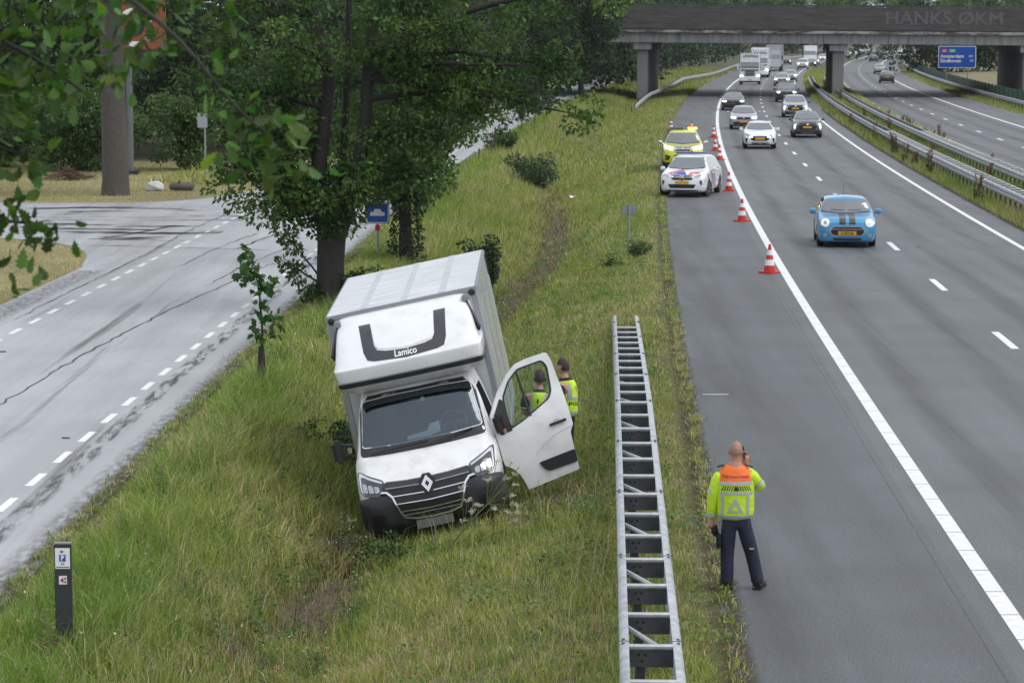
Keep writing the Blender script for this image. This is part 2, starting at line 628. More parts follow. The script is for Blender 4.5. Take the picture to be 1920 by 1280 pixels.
def strip(name, m, fa, fb, ys, z, parent=None, w=None):
    """sheet between two offset lines fa(y), fb(y)"""
    mb = MB()
    v = []
    for y in ys:
        a, b = fa(y), fb(y)
        v += [(a[0], a[1], z), (b[0], b[1], z)]
    f = [(2 * i, 2 * i + 1, 2 * i + 3, 2 * i + 2) for i in range(len(ys) - 1)]
    me = bpy.data.meshes.new(name); me.from_pydata(v, [], f); me.update()
    return link(name, me, parent, m)


YS = np.concatenate([np.arange(4, 150, 3.), np.arange(150, 400, 8.), np.arange(400, 1000, 20.)])


def L(o): return lambda y: offL(y, o)


def RR(o): return lambda y: offR(y, o)


def lo_w(y): return 6.95 - .75 * float(sstep(78, 104, y))      # width of the side road


build_ground()
motorway = tag(strip('motorway', ASPH, L(-.35), L(8.5), YS, 0), kind='structure')
strip('hard_shoulder', ASPH2, L(-3.12), L(-.35), YS, -.001, motorway)
far_motorway = tag(strip('far_motorway', ASPH, L(12.9), L(23), YS, 0), kind='structure')
# side road: sheet, with the junction mouth to the left
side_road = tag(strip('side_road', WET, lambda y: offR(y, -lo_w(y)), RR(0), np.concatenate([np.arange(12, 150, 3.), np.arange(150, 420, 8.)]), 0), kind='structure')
jl = [(-11.2, 69.0), (-11.62, 71.5), (-12.0, 75.2), (-12.8, 78.1), (-14.4, 80.6), (-17, 82.2), (-24, 83.5), (-60, 86), (-60, 103), (-24, 98.8), (-17.6, 97.9), (-13.2, 98.4), (-11.4, 101), (-10.2, 106.5), (-9.3, 110.0)]
jl = [tuple(p) for p in chaikin(jl, 2)]
jl += [(Re(y) - 5.6, y) for y in np.arange(110, 70, -4.)]
jm = bpy.data.meshes.new('junction_mouth')
bmj = fill2d([jl], 3.0)
for v_ in bmj.verts: v_.co.z = -.004
bmj.to_mesh(jm); bmj.free()
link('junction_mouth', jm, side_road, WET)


def dash_row(parent, m, offf, y0, period, length, width, z, n, step=None, name='lane_dash'):
    me = None
    y = y0
    for i in range(n):
        a = offf(y); b = offf(y + length)
        dx, dy = b[0] - a[0], b[1] - a[1]
        if me is None:
            me = bpy.data.meshes.new(name)
            w = width / 2
            me.from_pydata([(-w, 0, 0), (w, 0, 0), (w, length, 0), (-w, length, 0), (-w, 0, -.003), (w, 0, -.003), (w, length, -.003), (-w, length, -.003)], [],
                           [(0, 1, 2, 3), (0, 4, 5, 1), (1, 5, 6, 2), (2, 6, 7, 3), (3, 7, 4, 0)])
            me.materials.append(m)
        o = link(name, me, parent)
        o.location = (a[0], a[1], z); o.rotation_euler = (0, 0, math.atan2(-dx, dy))
        y += period


dash_row(motorway, PAINT, L(3.65), 52.9 - 24, 12.0, 3.0, .16, .005, 60)
dash_row(far_motorway, PAINT, L(16.35), 35.5, 12.0, 3.0, .16, .005, 54)
# edge line of the shoulder: laid in short blocks with narrow drain gaps near the camera, then continuous
dash_row(motorway, PAINT, L(0), 20.0, 1.2, 1.17, .21, .005, 75, name='edge_line_block')
strip('edge_line', PAINT, L(-.105), L(.105), np.concatenate([np.arange(110, 400, 6.), np.arange(400, 1000, 20.)]), .005, motorway)
strip('edge_line', PAINT, L(7.28), L(7.45), YS, .005, motorway)
strip('edge_line', PAINT, L(12.95 + .25), L(12.95 + .42), YS, .005, far_motorway)
strip('edge_line', PAINT, L(19.95), L(20.15), YS, .005, far_motorway)
strip('asphalt_joint', SEAL, L(-.47), L(-.44), np.arange(10, 70, 2.), .003, motorway)
mb = MB(); mb.box((0, 0, 0), (.45, .05, .004)); o = mb.build('survey_mark', PAINT, motorway); o.location = (3.55, 46.0, .006)
# side road markings
dash_row(side_road, WPAINT, RR(-1.25), 30.6, 2.0, 1.05, .12, .005, 62)
dash_row(side_road, WPAINT, RR(-5.45), 33.2, 2.0, 1.05, .12, .005, 60)


def crack(pts, w, name='crack', parent=side_road, z=.004, m=SEAL, seed=0):
    r = random.Random(seed)
    v = []; P = chaikin(pts, 1)
    pp = []
    for a, b in zip(P[:-1], P[1:]):
        k = max(2, int(np.linalg.norm(b - a) / .5))
        for i in range(k): pp.append(a + (b - a) * i / k)
    for i, p in enumerate(pp):
        d = pp[min(i + 1, len(pp) - 1)] - pp[max(i - 1, 0)]; d = d / (np.linalg.norm(d) + 1e-9)
        n = np.array([-d[1], d[0]]); j = r.uniform(-.05, .05)
        ww = w * r.uniform(.35, 1.3) * min(1, .25 + i / 4, .25 + (len(pp) - i) / 4)
        a = p + n * (j + ww / 2); b = p + n * (j - ww / 2)
        v += [(a[0], a[1], z), (b[0], b[1], z)]
    me = bpy.data.meshes.new(name)
    me.from_pydata(v, [], [(2 * i, 2 * i + 1, 2 * i + 3, 2 * i + 2) for i in range(len(pp) - 1)])
    return link(name, me, parent, m)


crack([(-8.9, 40), (-8.5, 50), (-8.0, 58), (-7.2, 66), (-6.5, 73)], .055, seed=1)
crack([(-7.6, 66), (-7.1, 73.5), (-6.3, 79)], .05, seed=2)
crack([(-10.95, 58), (-10.7, 66), (-10.4, 74), (-10.3, 84), (-9.9, 92), (-9.3, 102)], .045, seed=3)
crack([(-13, 78.8), (-10.4, 77.9), (-8.2, 77.2), (-6.8, 76.6)], .09, seed=4)
crack([(-8.0, 77.2), (-7.4, 83), (-6.6, 89), (-5.9, 95)], .12, seed=5)
crack([(-9.0, 71), (-8.6, 78), (-7.9, 84)], .04, seed=6)
crack([(-15.5, 85.2), (-13.0, 85.1), (-11.2, 84.6)], .45, name='wet_patch', seed=7)
crack([(-17.5, 88.0), (-15.2, 87.6), (-12.8, 86.8)], .35, name='wet_patch', seed=8)
crack([(-14.2, 95.0), (-12.8, 95.1), (-11.6, 94.8)], .4, name='wet_patch', seed=9)
crack([(-12.6, 81.0), (-11.7, 83.5), (-10.9, 87)], .2, name='wet_patch', seed=10)
crack([(-9.3, 130), (-5.2, 155), (-2.5, 185)], .1, seed=11)
crack([(-8.6, 122), (-6.1, 145), (-3.5, 170)], .08, seed=12)


# damp film, dirt and tyre wear: thin sheets with ragged, see-through edges
def film(name, col, rough, sc, lo, hi, amt, rot=-2., edge=False, spec=.5, detail=7.):
    m = bpy.data.materials.new(name); m.use_nodes = True
    t = m.node_tree; b = t.nodes['Principled BSDF']
    b.inputs['Base Color'].default_value = (*col, 1); b.inputs['Roughness'].default_value = rough; b.inputs['Specular IOR Level'].default_value = spec
    tc = N(t, 'ShaderNodeTexCoord'); mp = N(t, 'ShaderNodeMapping'); mp.inputs['Scale'].default_value = sc; mp.inputs['Rotation'].default_value = (0, 0, rad(rot))
    n = N(t, 'ShaderNodeTexNoise', Scale=1., Detail=detail, Roughness=.66)
    t.links.new(tc.outputs['Object'], mp.inputs['Vector']); t.links.new(mp.outputs[0], n.inputs['Vector'])
    r = N(t, 'ShaderNodeMapRange'); r.inputs['From Min'].default_value = lo; r.inputs['From Max'].default_value = hi; r.inputs['To Max'].default_value = amt
    t.links.new(n.outputs['Fac'], r.inputs['Value'])
    fac = r.outputs[0]
    at = N(t, 'ShaderNodeAttribute', attribute_name='fade')
    ml_ = N(t, 'ShaderNodeMath', operation='MULTIPLY'); t.links.new(fac, ml_.inputs[0]); t.links.new(at.outputs['Fac'], ml_.inputs[1])
    tr = N(t, 'ShaderNodeBsdfTransparent'); mx = N(t, 'ShaderNodeMixShader')
    t.links.new(ml_.outputs[0], mx.inputs[0]); t.links.new(tr.outputs[0], mx.inputs[1]); t.links.new(b.outputs[0], mx.inputs[2])
    t.links.new(mx.outputs[0], t.nodes['Material Output'].inputs['Surface'])
    return m


def fade_strip(name, m, of, o0, o1, ys, z, parent, soft=.35):
    os_ = [o0, o0 + (o1 - o0) * soft, o1 - (o1 - o0) * soft, o1]; fd = [0, 1, 1, 0]
    v, f, a = [], [], []
    for y in ys:
        for o_, q in zip(os_, fd):
            p = of(y, o_); v.append((p[0], p[1], z)); a.append(q)
    for i in range(len(ys) - 1):
        for j in range(3): f.append((i * 4 + j, i * 4 + j + 1, (i + 1) * 4 + j + 1, (i + 1) * 4 + j))
    me = bpy.data.meshes.new(name); me.from_pydata(v, [], f); me.update()
    at = me.attributes.new('fade', 'FLOAT', 'POINT'); at.data.foreach_set('value', np.array(a, np.float32))
    return link(name, me, parent, m)


YN = np.arange(22, 130, 2.)
M_DAMP = film('damp_patches', (.02, .021, .023), .16, (1.6, .035, 1), .60, .68, .35)
M_BAND = film('dirt_band', (.018, .018, .018), .45, (6, .8, 1), .47, .62, .75, detail=9.)
M_DRY = film('dry_edge_asphalt', (.19, .19, .2), .85, (9, 3.2, 1), .40, .62, .7, detail=9., spec=.2)
M_TRACK = film('tyre_wear', (.035, .037, .04), .6, (1.5, .03, 1), .3, .7, .30)
M_SPOT = film('oil_spots', (.02, .02, .02), .4, (1.6, .5, 1), .66, .72, .6)
fade_strip('damp_patch', M_DAMP, offR, -6.2, -.6, YN, .0075, side_road, .1)
fade_strip('dirt_band', M_BAND, offR, -1.1, -.72, YN, .009, side_road, .3)
fade_strip('dry_edge', M_DRY, offR, -.5, .02, YN, .0105, side_road, .4)
fade_strip('dry_edge', M_DRY, offR, -6.96, -6.1, np.arange(22, 72, 2.), .0105, side_road, .3)
M_DAMP2 = film('damp_patches_junction', (.02, .021, .023), .14, (.22, .7, 1), .555, .64, .85, rot=8)
jv = [(-12.6, 80.5), (-9.3, 79.0), (-8.9, 90), (-11, 97.5), (-16, 97), (-22, 96), (-22, 86.0), (-15, 84.0)]
me_ = bpy.data.meshes.new('junction_damp'); me_.from_pydata([(x, y, .006) for x, y in jv], [], [tuple(range(len(jv)))])
a_ = me_.attributes.new('fade', 'FLOAT', 'POINT'); a_.data.foreach_set('value', np.ones(len(jv), np.float32))
link('junction_damp', me_, side_road, M_DAMP2)
YM = np.concatenate([np.arange(20, 150, 3.), np.arange(150, 420, 8.)])
for o_ in (1.0, 2.65, 4.65, 6.3): fade_strip('tyre_track', M_TRACK, offL, o_ - .42, o_ + .42, YM, .0065, motorway, .4)
for o_ in (14.0, 15.6, 17.4, 19.0): fade_strip('tyre_track', M_TRACK, offL, o_ - .42, o_ + .42, YM, .0065, far_motorway, .4)
fade_strip('oil_spots', M_SPOT, offL, .5, 7.0, np.arange(20, 140, 3.), .008, motorway, .1)
fade_strip('shoulder_grime', film('shoulder_grime', (.04, .042, .04), .8, (1.2, .12, 1), .42, .7, .18), offL, -3.1, -1.6, np.arange(20, 200, 3.), .0065, motorway, .2)

M_SOIL = film('edge_soil', (.07, .055, .04), .9, (4., 2.2, 1), .36, .56, .95, detail=9., spec=.1)
fade_strip('edge_soil', M_SOIL, offR, -.26, .12, np.arange(22, 140, 1.5), .012, side_road, .45)
fade_strip('edge_soil', M_SOIL, offL, -3.26, -2.86, np.arange(20, 180, 1.5), .009, motorway, .4)
fade_strip('edge_soil', M_SOIL, offL, 8.2, 8.6, np.arange(40, 220, 3.), .009, motorway, .4)
# ------------------------------------------------------------------ guard rails
GALV = mat('galvanised_steel', (.43, .45, .47), .5, .45, var=.32, vscale=5, bump=.08, bscale=25)
GALV2 = mat('weathered_galvanised_steel', (.085, .09, .097), .6, .3, var=.3, vscale=9, bump=.15, bscale=50)
HOLE = mat('bolt_hole', (.015, .015, .016), .7)
WPROF = [(0, .31), (.05, .31), (.085, .27), (.085, .20), (.03, .165), (.03, .145), (.085, .11), (.085, .04), (.05, 0), (0, 0), (0, .012), (.045, .012), (.073, .045), (.073, .1), (.018, .14), (.018, .17), (.073, .21), (.073, .262), (.045, .298), (0, .298)]


def sweep(prof, pts, side, lateral):
    """prof (outward, up); pts list of (x,y,z_top); side +-1; lateral distance to the beam's back"""
    mb = MB(); n = len(prof)
    for i, p in enumerate(pts):
        a = Vector(pts[max(i - 1, 0)]); b = Vector(pts[min(i + 1, len(pts) - 1)])
        d = b - a; d.z = 0; d.normalize(); r = Vector((d.y, -d.x, 0)) * side
        for u, w in prof:
            q = Vector(p) + r * (lateral + u) + Vector((0, 0, w - .31))
            mb.v.append(tuple(q))
    for i in range(len(pts) - 1):
        for j in range(n):
            j2 = (j + 1) % n
            mb.f.append((i * n + j, i * n + j2, (i + 1) * n + j2, (i + 1) * n + j))
    mb.f.append(tuple(range(n))); mb.f.append(tuple((len(pts) - 1) * n + j for j in range(n)))
    return mb


_bm = MB().tube([(-.2, 0, 0), (.2, 0, 0)], .026, 8)
RUNG_ME = _bm.mesh('rung'); shade(RUNG_ME, 40); RUNG_ME.materials.append(GALV)
_bm = MB().box((0, .035, -.115), (.41, .02, .16)); _bm.box((0, .055, -.045), (.41, .05, .012)); _bm.box((0, .055, -.19), (.41, .05, .012))
PLATE_ME = _bm.mesh('spacer_plate'); PLATE_ME.materials.append(GALV2)
_bm = MB()
for hx, hz in ((-.11, -.08), (-.05, -.08), (-.08, -.14)): _bm.tube([(hx, .026, hz), (hx, .02, hz)], .014, 8)
HOLE_ME = _bm.mesh('plate_hole'); HOLE_ME.materials.append(HOLE)
_bm = MB().box((-.09, .09, -.45), (.08, .05, .75))
POST_ME = _bm.mesh('post'); POST_ME.materials.append(GALV2)
_bm = MB().tube([(-.2, -.26, -.07), (.07, -1.30, -.012)], .026, 8)
BRACE_ME = _bm.mesh('brace'); shade(BRACE_ME, 40); BRACE_ME.materials.append(GALV)


def guard_rail(label, fpath, y0, y1, group=None, indiv=1e9, step=1.333, brace=True, double=True, flip=1, holes=True, phase=0):
    ys = np.arange(y0, y1, 2.0)
    pts = [tuple(fpath(y)) for y in ys]
    o = pts[0]
    root = thing('guard_rail', label, 'guard rail', (o[0], o[1], float(gz(o[0], o[1]))), group=group)
    R0 = Vector(root.location)
    loc = [tuple(Vector(p) - R0) for p in pts]
    for s_ in ((-1, 1) if double else (flip,)):
        sweep(WPROF, loc, s_, .20).build('rail', GALV, root, smooth=50)
    if brace:
        for j, yj in enumerate(np.arange(y0 + 1.9, y1 - 2, 4.0)):
            p = Vector(fpath(yj)); q = Vector(fpath(yj + .2)); d = q - p; rz = math.atan2(-d.x, d.y)
            for sx in (-1, 1):
                o = MB().box((sx * .245, 0, .001), (.1, .012, .006)).build('rail_joint', GALV2, root); o.location = p - R0; o.rotation_euler = (0, 0, rz)
                for yy in (-.09, .07): MB().tube([(sx * .25, yy, -.01), (sx * .25, yy, .008)], .016, 8).build('bolt', GALV2, o)
    acc = MB()
    k = phase
    y = y0 + .4
    while y < y1 - .4:
        if brace and y > y1 - 4.2: break
        p = Vector(fpath(y)); q = Vector(fpath(y + .2)); d = q - p
        rz = math.atan2(-d.x, d.y)
        kinds = ([('rung', RUNG_ME, 0), ('spacer_plate', PLATE_ME, 0)] if double else []) + [('post', POST_ME, 0)]
        if brace and k % 2 == 0: kinds.append(('brace', BRACE_ME, 0))
        if holes: kinds.append(('plate_hole', HOLE_ME, 0))
        if y < indiv:
            plate = None
            for nm, me, z in kinds:
                ob = link(nm, me, plate if nm == 'plate_hole' else root)
                if nm == 'plate_hole': ob['kind'] = 'stuff'
                if nm == 'plate_hole': continue
                ob.location = p - R0 + Vector((0, 0, -.012)); ob.rotation_euler = (0, 0, rz)
                if nm == 'spacer_plate': plate = ob
        else:
            M = Matrix.Rotation(rz, 3, 'Z')
            for nm, me, z in kinds:
                if nm == 'plate_hole': continue
                acc.add([M @ v.co + p - R0 for v in me.vertices], [tuple(f.vertices) for f in me.polygons])
        y += step; k += 1
    if acc.v:
        tag(acc.build('rungs_and_posts', GALV2, root), kind='stuff')
    return root


def near_rail(y):
    x = 1.235 + (y - 22.9) * .0356
    z = .75 - .62 * float(sstep(40, 59, y)) * .98
    if y > 40: z = .75 - .68 * ((y - 40) / 19.0) ** 1.12
    return (x, y, z)


guard_rail('near galvanised double guard rail with ladder rungs, sloping into the verge behind the officer', near_rail, 18.0, 59.6, phase=1)


def offpath(o, z=.75):
    def f(y):
        a = offL(y, o); return (a[0], a[1], z + .02)
    return f


guard_rail('galvanised double guard rail along the near edge of the overgrown median', offpath(9.3), 58, 330, 'median guard rails', indiv=150, brace=False, holes=False)
guard_rail('galvanised double guard rail along the far edge of the overgrown median', offpath(11.2), 70, 330, 'median guard rails', indiv=150, brace=False, holes=False)
_lp = np.array([(10.0, 222, .12), (11.0, 231, .45), (12.4, 243, .75), (14.9, 265, .75), (20.3, 320, .75), (27.3, 362, .75), (36.5, 440, .75), (54, 540, .75), (80, 690, .75)])


def left_path(y): return tuple(np.interp(y, _lp[:, 1], _lp[:, i]) if i != 1 else y for i in range(3))


guard_rail('single guard rail curving up the left verge under the overpass', left_path, 222, 640, indiv=0, brace=False, double=False, flip=1, step=4, holes=False)
guard_rail('single guard rail in front of the green barrier on the right', offpath(24.4), 165, 520, indiv=0, brace=False, double=False, flip=-1, step=2.66, holes=False)

# green barrier on the right verge
GREEN = mat('green_barrier_paint', (.022, .075, .05), .5, var=.12, vscale=2)
gb = thing('green_barrier', 'long dark green barrier wall running beside the far motorway shoulder', 'barrier', (offL(170, 25.4)[0], offL(170, 25.4)[1], 0))
y = 170.
while y < 480:
    a, b = offL(y, 25.4), offL(y + 3.96, 25.4)
    mb = MB().beam((a[0] - gb.location.x, a[1] - gb.location.y, .62), (b[0] - gb.location.x, b[1] - gb.location.y, .62), .07, 1.25)
    mb.build('panel', GREEN, gb)
    mb = MB().box((a[0] - gb.location.x, a[1] - gb.location.y, .66), (.14, .14, 1.36)); mb.build('post', GREEN, gb)
    y += 4.0

# ------------------------------------------------------------------ overpass

CONCD = mat('pier_concrete', (.21, .21, .205), .85, var=.1, vscale=1.5, bump=.2)
BOARD = mat('grey_timber_board', (.074, .067, .065), .8, var=.5, vscale=1.0, bump=.25, bscale=30)
_t = BOARD.node_tree; _mp = N(_t, 'ShaderNodeMapping'); _mp.inputs['Scale'].default_value = (.55, 1, 7.5)
_nz = [n for n in _t.nodes if n.type == 'TEX_NOISE' and n.inputs['Scale'].default_value == 1.0][0]
_tc = [n for n in _t.nodes if n.type == 'TEX_COORD'][0]
_t.links.new(_tc.outputs['Object'], _mp.inputs['Vector']); _t.links.new(_mp.outputs[0], _nz.inputs['Vector'])
BOARD2 = mat('pale_graffiti_paint', (.12, .118, .122), .8, var=.15, vscale=4)


def streak_mat():
    m = bpy.data.materials.new('bridge_concrete'); m.use_nodes = True
    t = m.node_tree; b = t.nodes['Principled BSDF']; b.inputs['Roughness'].default_value = .85
    tc = N(t, 'ShaderNodeTexCoord'); mp = N(t, 'ShaderNodeMapping'); mp.inputs['Scale'].default_value = (2.2, .6, .22)
    n = N(t, 'ShaderNodeTexNoise', Scale=1.0, Detail=7., Roughness=.7)
    t.links.new(tc.outputs['Object'], mp.inputs['Vector']); t.links.new(mp.outputs[0], n.inputs['Vector'])
    cr = N(t, 'ShaderNodeValToRGB'); cr.color_ramp.elements[0].position = .3; cr.color_ramp.elements[0].color = (.12, .118, .11, 1)
    cr.color_ramp.elements[1].position = .56; cr.color_ramp.elements[1].color = (.29, .295, .295, 1)
    t.links.new(n.outputs['Fac'], cr.inputs['Fac']); t.links.new(cr.outputs[0], b.inputs['Base Color'])
    return m


CONC = streak_mat()


def stain_mat():
    m = bpy.data.materials.new('stained_concrete'); m.use_nodes = True
    t = m.node_tree; b = t.nodes['Principled BSDF']; b.inputs['Roughness'].default_value = .85
    tc = N(t, 'ShaderNodeTexCoord'); mp = N(t, 'ShaderNodeMapping'); mp.inputs['Scale'].default_value = (.45, 1, 1.6)
    n = N(t, 'ShaderNodeTexNoise', Scale=1.0, Detail=6., Roughness=.7)
    t.links.new(tc.outputs['Object'], mp.inputs['Vector']); t.links.new(mp.outputs[0], n.inputs['Vector'])
    cr = N(t, 'ShaderNodeValToRGB'); cr.color_ramp.elements[0].position = .44; cr.color_ramp.elements[0].color = (.05, .05, .045, 1)
    cr.color_ramp.elements[1].position = .6; cr.color_ramp.elements[1].color = (.36, .35, .33, 1)
    t.links.new(n.outputs['Fac'], cr.inputs['Fac']); t.links.new(cr.outputs[0], b.inputs['Base Color'])
    return m


STAIN = stain_mat()
br = thing('overpass', 'concrete road overpass with dark timber parapet panels crossing the motorway', 'bridge', (11.3, 258, 5.2), rot=(0, rad(.45), rad(-8.5)))
MB().box((22, 15, .48), (110, 30, .93)).build('deck_beam', CONC, br)
MB().box((22, 14.9, 1.09), (110, 30.7, .28)).build('cornice', STAIN, br)
MB().box((22, 15, 1.28), (110, 29, .1)).build('deck_surface', ASPH2, br)
mb = MB()
for sx in (18.6, 54.2): mb.box((sx, -.006, .48), (.05, .02, .92))
mb.build('expansion_joint', HOLE, br)


def parapet_panel(x, y):
    mb = MB()
    w = 4.37
    z = 1.32
    k = 0
    r = random.Random(int(x * 10))
    while z < 3.5:
        h = .215
        mb.box((x, y + r.uniform(-.012, .012), z + h / 2), (w, .05, h - .035)); z += h; k += 1
    mb.box((x - w / 2 + .03, y + .06, 2.42), (.08, .08, 2.2)); mb.box((x + w / 2 - .03, y + .06, 2.42), (.08, .08, 2.2))
    return mb


for i in range(-5, 16):
    parapet_panel(i * 4.45 + 2.3, -.2).build('parapet_panel', BOARD, br)
MB().box((22, -.17, 3.62), (100, .12, .06)).build('coping', BOARD, br)
MB().box((22, 29.6, 2.4), (100, .12, 2.3)).build('rear_parapet', BOARD, br)
me = text_mesh('HANKS ØKM', 2.05, .012, .03)
o = link('graffiti_lettering', me, br, BOARD2); o.location = (29.9, -.24, 2.45); o.rotation_euler = (rad(90), 0, 0); o.scale = (.93, .82, 1)
R5 = Matrix.Rotation(rad(3.2), 3, 'Z')
for px, nm in ((-.1, 'left'), (18.7, 'mid'), (36.6, 'right')):
    g = 5.2 - px * .0079
    p = thing('x', None, None)
    bpy.data.objects.remove(p)
    mb = MB()
    mb.box((px + .55 - 30 * .028 * 0, 14.5, -g / 2 - .35), (1.05, 27.5, g - .65 + .4), R5)
    pier = mb.build('pier', CONCD, br, bevel=.06)
    mb = MB(); mb.box((px + .55, 14.5, -.34), (1.7, 28.4, .66), R5); mb.build('pier_cap', CONC, br)
# abutment wing to the right and left so that the deck rests on something
MB().box((-13, 15, -2.6), (2, 29, 5.2)).build('abutment', CONCD, br)
MB().box((62, 15, -2.6), (2, 29, 5.4)).build('abutment', CONCD, br)

# ------------------------------------------------------------------ signs
BLUE = mat('sign_blue', (.012, .08, .42), .35, var=.04)
WHITE = mat('sign_white', (.8, .8, .8), .4, var=.03)
REDS = mat('sign_red', (.5, .03, .03), .4, var=.05)
GREENS = mat('sign_green', (.03, .30, .12), .4, var=.05)
BLACK = mat('black_plastic', (.018, .018, .02), .45, var=.15)
DGREY = mat('dark_grey_plastic', (.035, .037, .042), .5, var=.12, bump=.05)
GREY = mat('grey_pole_steel', (.28, .29, .30), .5, .3, var=.1)
PLYEL = mat('plate_yellow', (.72, .38, .02), .4, var=.05)


def put_text(s, size, loc, m, parent, name='lettering', bold=0., align='CENTER', rz=0, ext=.003, sx=1):
    me = text_mesh(s, size, ext, bold, align)
    o = link(name, me, parent, m); o.location = loc; o.rotation_euler = (rad(90), 0, rz); o.scale = (sx, 1, 1)
    return o


def rr_box(w, h, d, r, name, m, parent, loc):
    """rounded panel facing -y"""
    poly = corner([(-w / 2, -h / 2), (w / 2, -h / 2), (w / 2, h / 2), (-w / 2, h / 2)], r, 5)
    mb = MB().prism(poly, 'y', -d / 2, d / 2)
    o = mb.build(name, m, parent); o.location = loc
    return o


hx, hy = 50.9, 306.
sg = thing('direction_sign', 'large blue motorway sign to Amsterdam and Eindhoven behind the green barrier', 'road sign', (hx, hy, .2), rz=rad(-9))
rr_box(4.25, 2.5, .06, .15, 'panel_border', WHITE, sg, (0, 0, 3.12))
rr_box(4.1, 2.35, .05, .12, 'panel', BLUE, sg, (0, -.02, 3.12))
put_text('Amsterdam', .56, (-1.88, -.055, 3.2), WHITE, sg, bold=.012, align='LEFT')
put_text('Eindhoven', .56, (-1.88, -.055, 2.68), WHITE, sg, bold=.012, align='LEFT')
put_text('141', .36, (1.78, -.055, 3.2), WHITE, sg, align='RIGHT', bold=.008)
put_text('19', .36, (1.78, -.055, 2.68), WHITE, sg, align='RIGHT', bold=.008)
rr_box(.7, .42, .03, .06, 'route_shield', REDS, sg, (-1.45, -.04, 3.82)); rr_box(.86, .42, .03, .06, 'route_shield', GREENS, sg, (-.55, -.04, 3.82))
put_text('A2', .36, (-1.45, -.065, 3.82), WHITE, sg, bold=.008); put_text('E25', .36, (-.55, -.065, 3.82), WHITE, sg, bold=.008)
for sx in (-1.2, 1.2): MB().tube([(sx, .09, -.3), (sx, .09, 4.1)], .07, 10).build('post', GREY, sg, smooth=40)
for zz in (1.4,): MB().tube([(-1.2, .09, zz), (1.2, .09, zz - .25)], .03, 6).build('cross_brace', GREY, sg)

# hectometre post sign seen from behind
hz = float(gz(3.25, 76))
hm = thing('hectometre_sign', 'small grey double plate with green edge on a thin post in the verge', 'road sign', (3.37, 76.6, hz))
MB().tube([(0, 0, -.2), (0, 0, 1.5)], .03, 10).build('post', GREY, hm, smooth=40)
for sx in (-1, 1):
    rr_box(.21, .28, .012, .01, 'plate_edge', GREENS, hm, (sx * .12, .02, 1.33))
    pl_ = rr_box(.18, .25, .012, .01, 'plate', GREY, hm, (sx * .12, .01, 1.33))
mb = MB()
for a, b in (((.08, -.0, 1.33), (.1, -.0, 1.25)), ((.1, 0, 1.25), (.12, 0, 1.31)), ((.12, 0, 1.31), (.14, 0, 1.25)), ((.14, 0, 1.25), (.155, 0, 1.33))): mb.beam(a, b, .012, .004)
mb.build('sticker', mat('orange_sticker', (.6, .22, .05), .5), hm)

# slim dark information post with parking symbol
ip = thing('information_post', 'slim dark grey wayfinding post with blue parking symbol at the roadside', 'signpost', (-4.63, 27.0, float(gz(-4.63, 27.0)) + .02))
ip.scale = (.92, .92, 1)
MB().box((0, 0, .5), (.19, .06, 1.36)).build('post', DGREY, ip, bevel=.006)
MB().box((0, 0, 1.19), (.195, .066, .014)).build('cap', GREY, ip)
rr_box(.165, .215, .006, .004, 'white_plate', WHITE, ip, (0, -.034, 1.035))
rr_box(.072, .07, .004, .003, 'parking_symbol', BLUE, ip, (0, -.039, 1.04))
put_text('P', .07, (0, -.043, 1.04), WHITE, ip, bold=.003, ext=.001)
mb = MB(); mb.beam((-.018, -.04, 1.108), (.018, -.04, 1.108), .004, .007)
mb.prism([(-.026, 1.108), (-.006, 1.124), (-.006, 1.092)], 'y', -.042, -.038); mb.build('arrow', BLACK, ip)
mb = MB()
for sx in (-.012, .012): mb.tube([(sx, -.038, .978), (sx, -.041, .978)], .009, 10)
mb.beam((-.012, -.04, .98), (.004, -.04, .992), .003, .003); mb.build('bicycle_symbol', GREY, ip)
MB().box((0, -.039, .945), (.15, .004, .008)).build('print_line', DGREY, ip)
rr_box(.088, .088, .006, .006, 'route_plate', WHITE, ip, (0, -.034, .808))
mb = MB(); mb.prism([(-.032, .808), (.006, .836), (.006, .780)], 'y', -.041, -.036)
for zz in (.827, .789): mb.prism([(.016, zz - .011), (.036, zz - .011), (.036, zz + .011), (.016, zz + .011)], 'y', -.041, -.036)
mb.build('route_arrow', mat('route_magenta', (.35, .01, .07), .5), ip)

# blue motor-road sign behind the oak
cz = float(gz(-3.75, 73.5))
cs = thing('motor_road_sign', 'blue square sign with white car on grey pole half hidden by oak leaves', 'road sign', (-3.72, 73.5, cz))
MB().tube([(0, .04, -.2), (0, .04, 1.75)], .035, 10).build('post', GREY, cs, smooth=40)
rr_box(.66, .6, .02, .06, 'panel', BLUE, cs, (0, 0, 1.35))
ring = fill2d([corner([(-.31, -.28), (.31, -.28), (.31, .28), (-.31, .28)], .07, 5), corner([(-.285, -.255), (.285, -.255), (.285, .255), (-.285, .255)], .06, 5)], .3)
me = map_bm(ring, lambda a, b: Vector((a, -.016, 1.35 + b)), (0, 1, 0), .004); link('border', me, cs, WHITE)
MB().prism([(-.2, 1.27), (.2, 1.27), (.2, 1.37), (.12, 1.38), (.07, 1.46), (-.07, 1.46), (-.12, 1.38), (-.2, 1.37)], 'y', -.017, -.012).build('car_symbol', WHITE, cs)
rr_box(.13, .16, .01, .02, 'red_plate', REDS, cs, (0, -.01, .94))
c2 = thing('motor_road_sign', 'smaller blue sign further along the verge among the leaves', 'road sign', (-3.55, 88.5, float(gz(-3.5, 88.5))))
MB().tube([(0, .04, -.2), (0, .04, 1.75)], .035, 10).build('post', GREY, c2, smooth=40)
rr_box(.62, .3, .02, .05, 'panel', BLUE, c2, (0, 0, 1.5))
put_text('P', .22, (.1, -.016, 1.5), WHITE, c2)

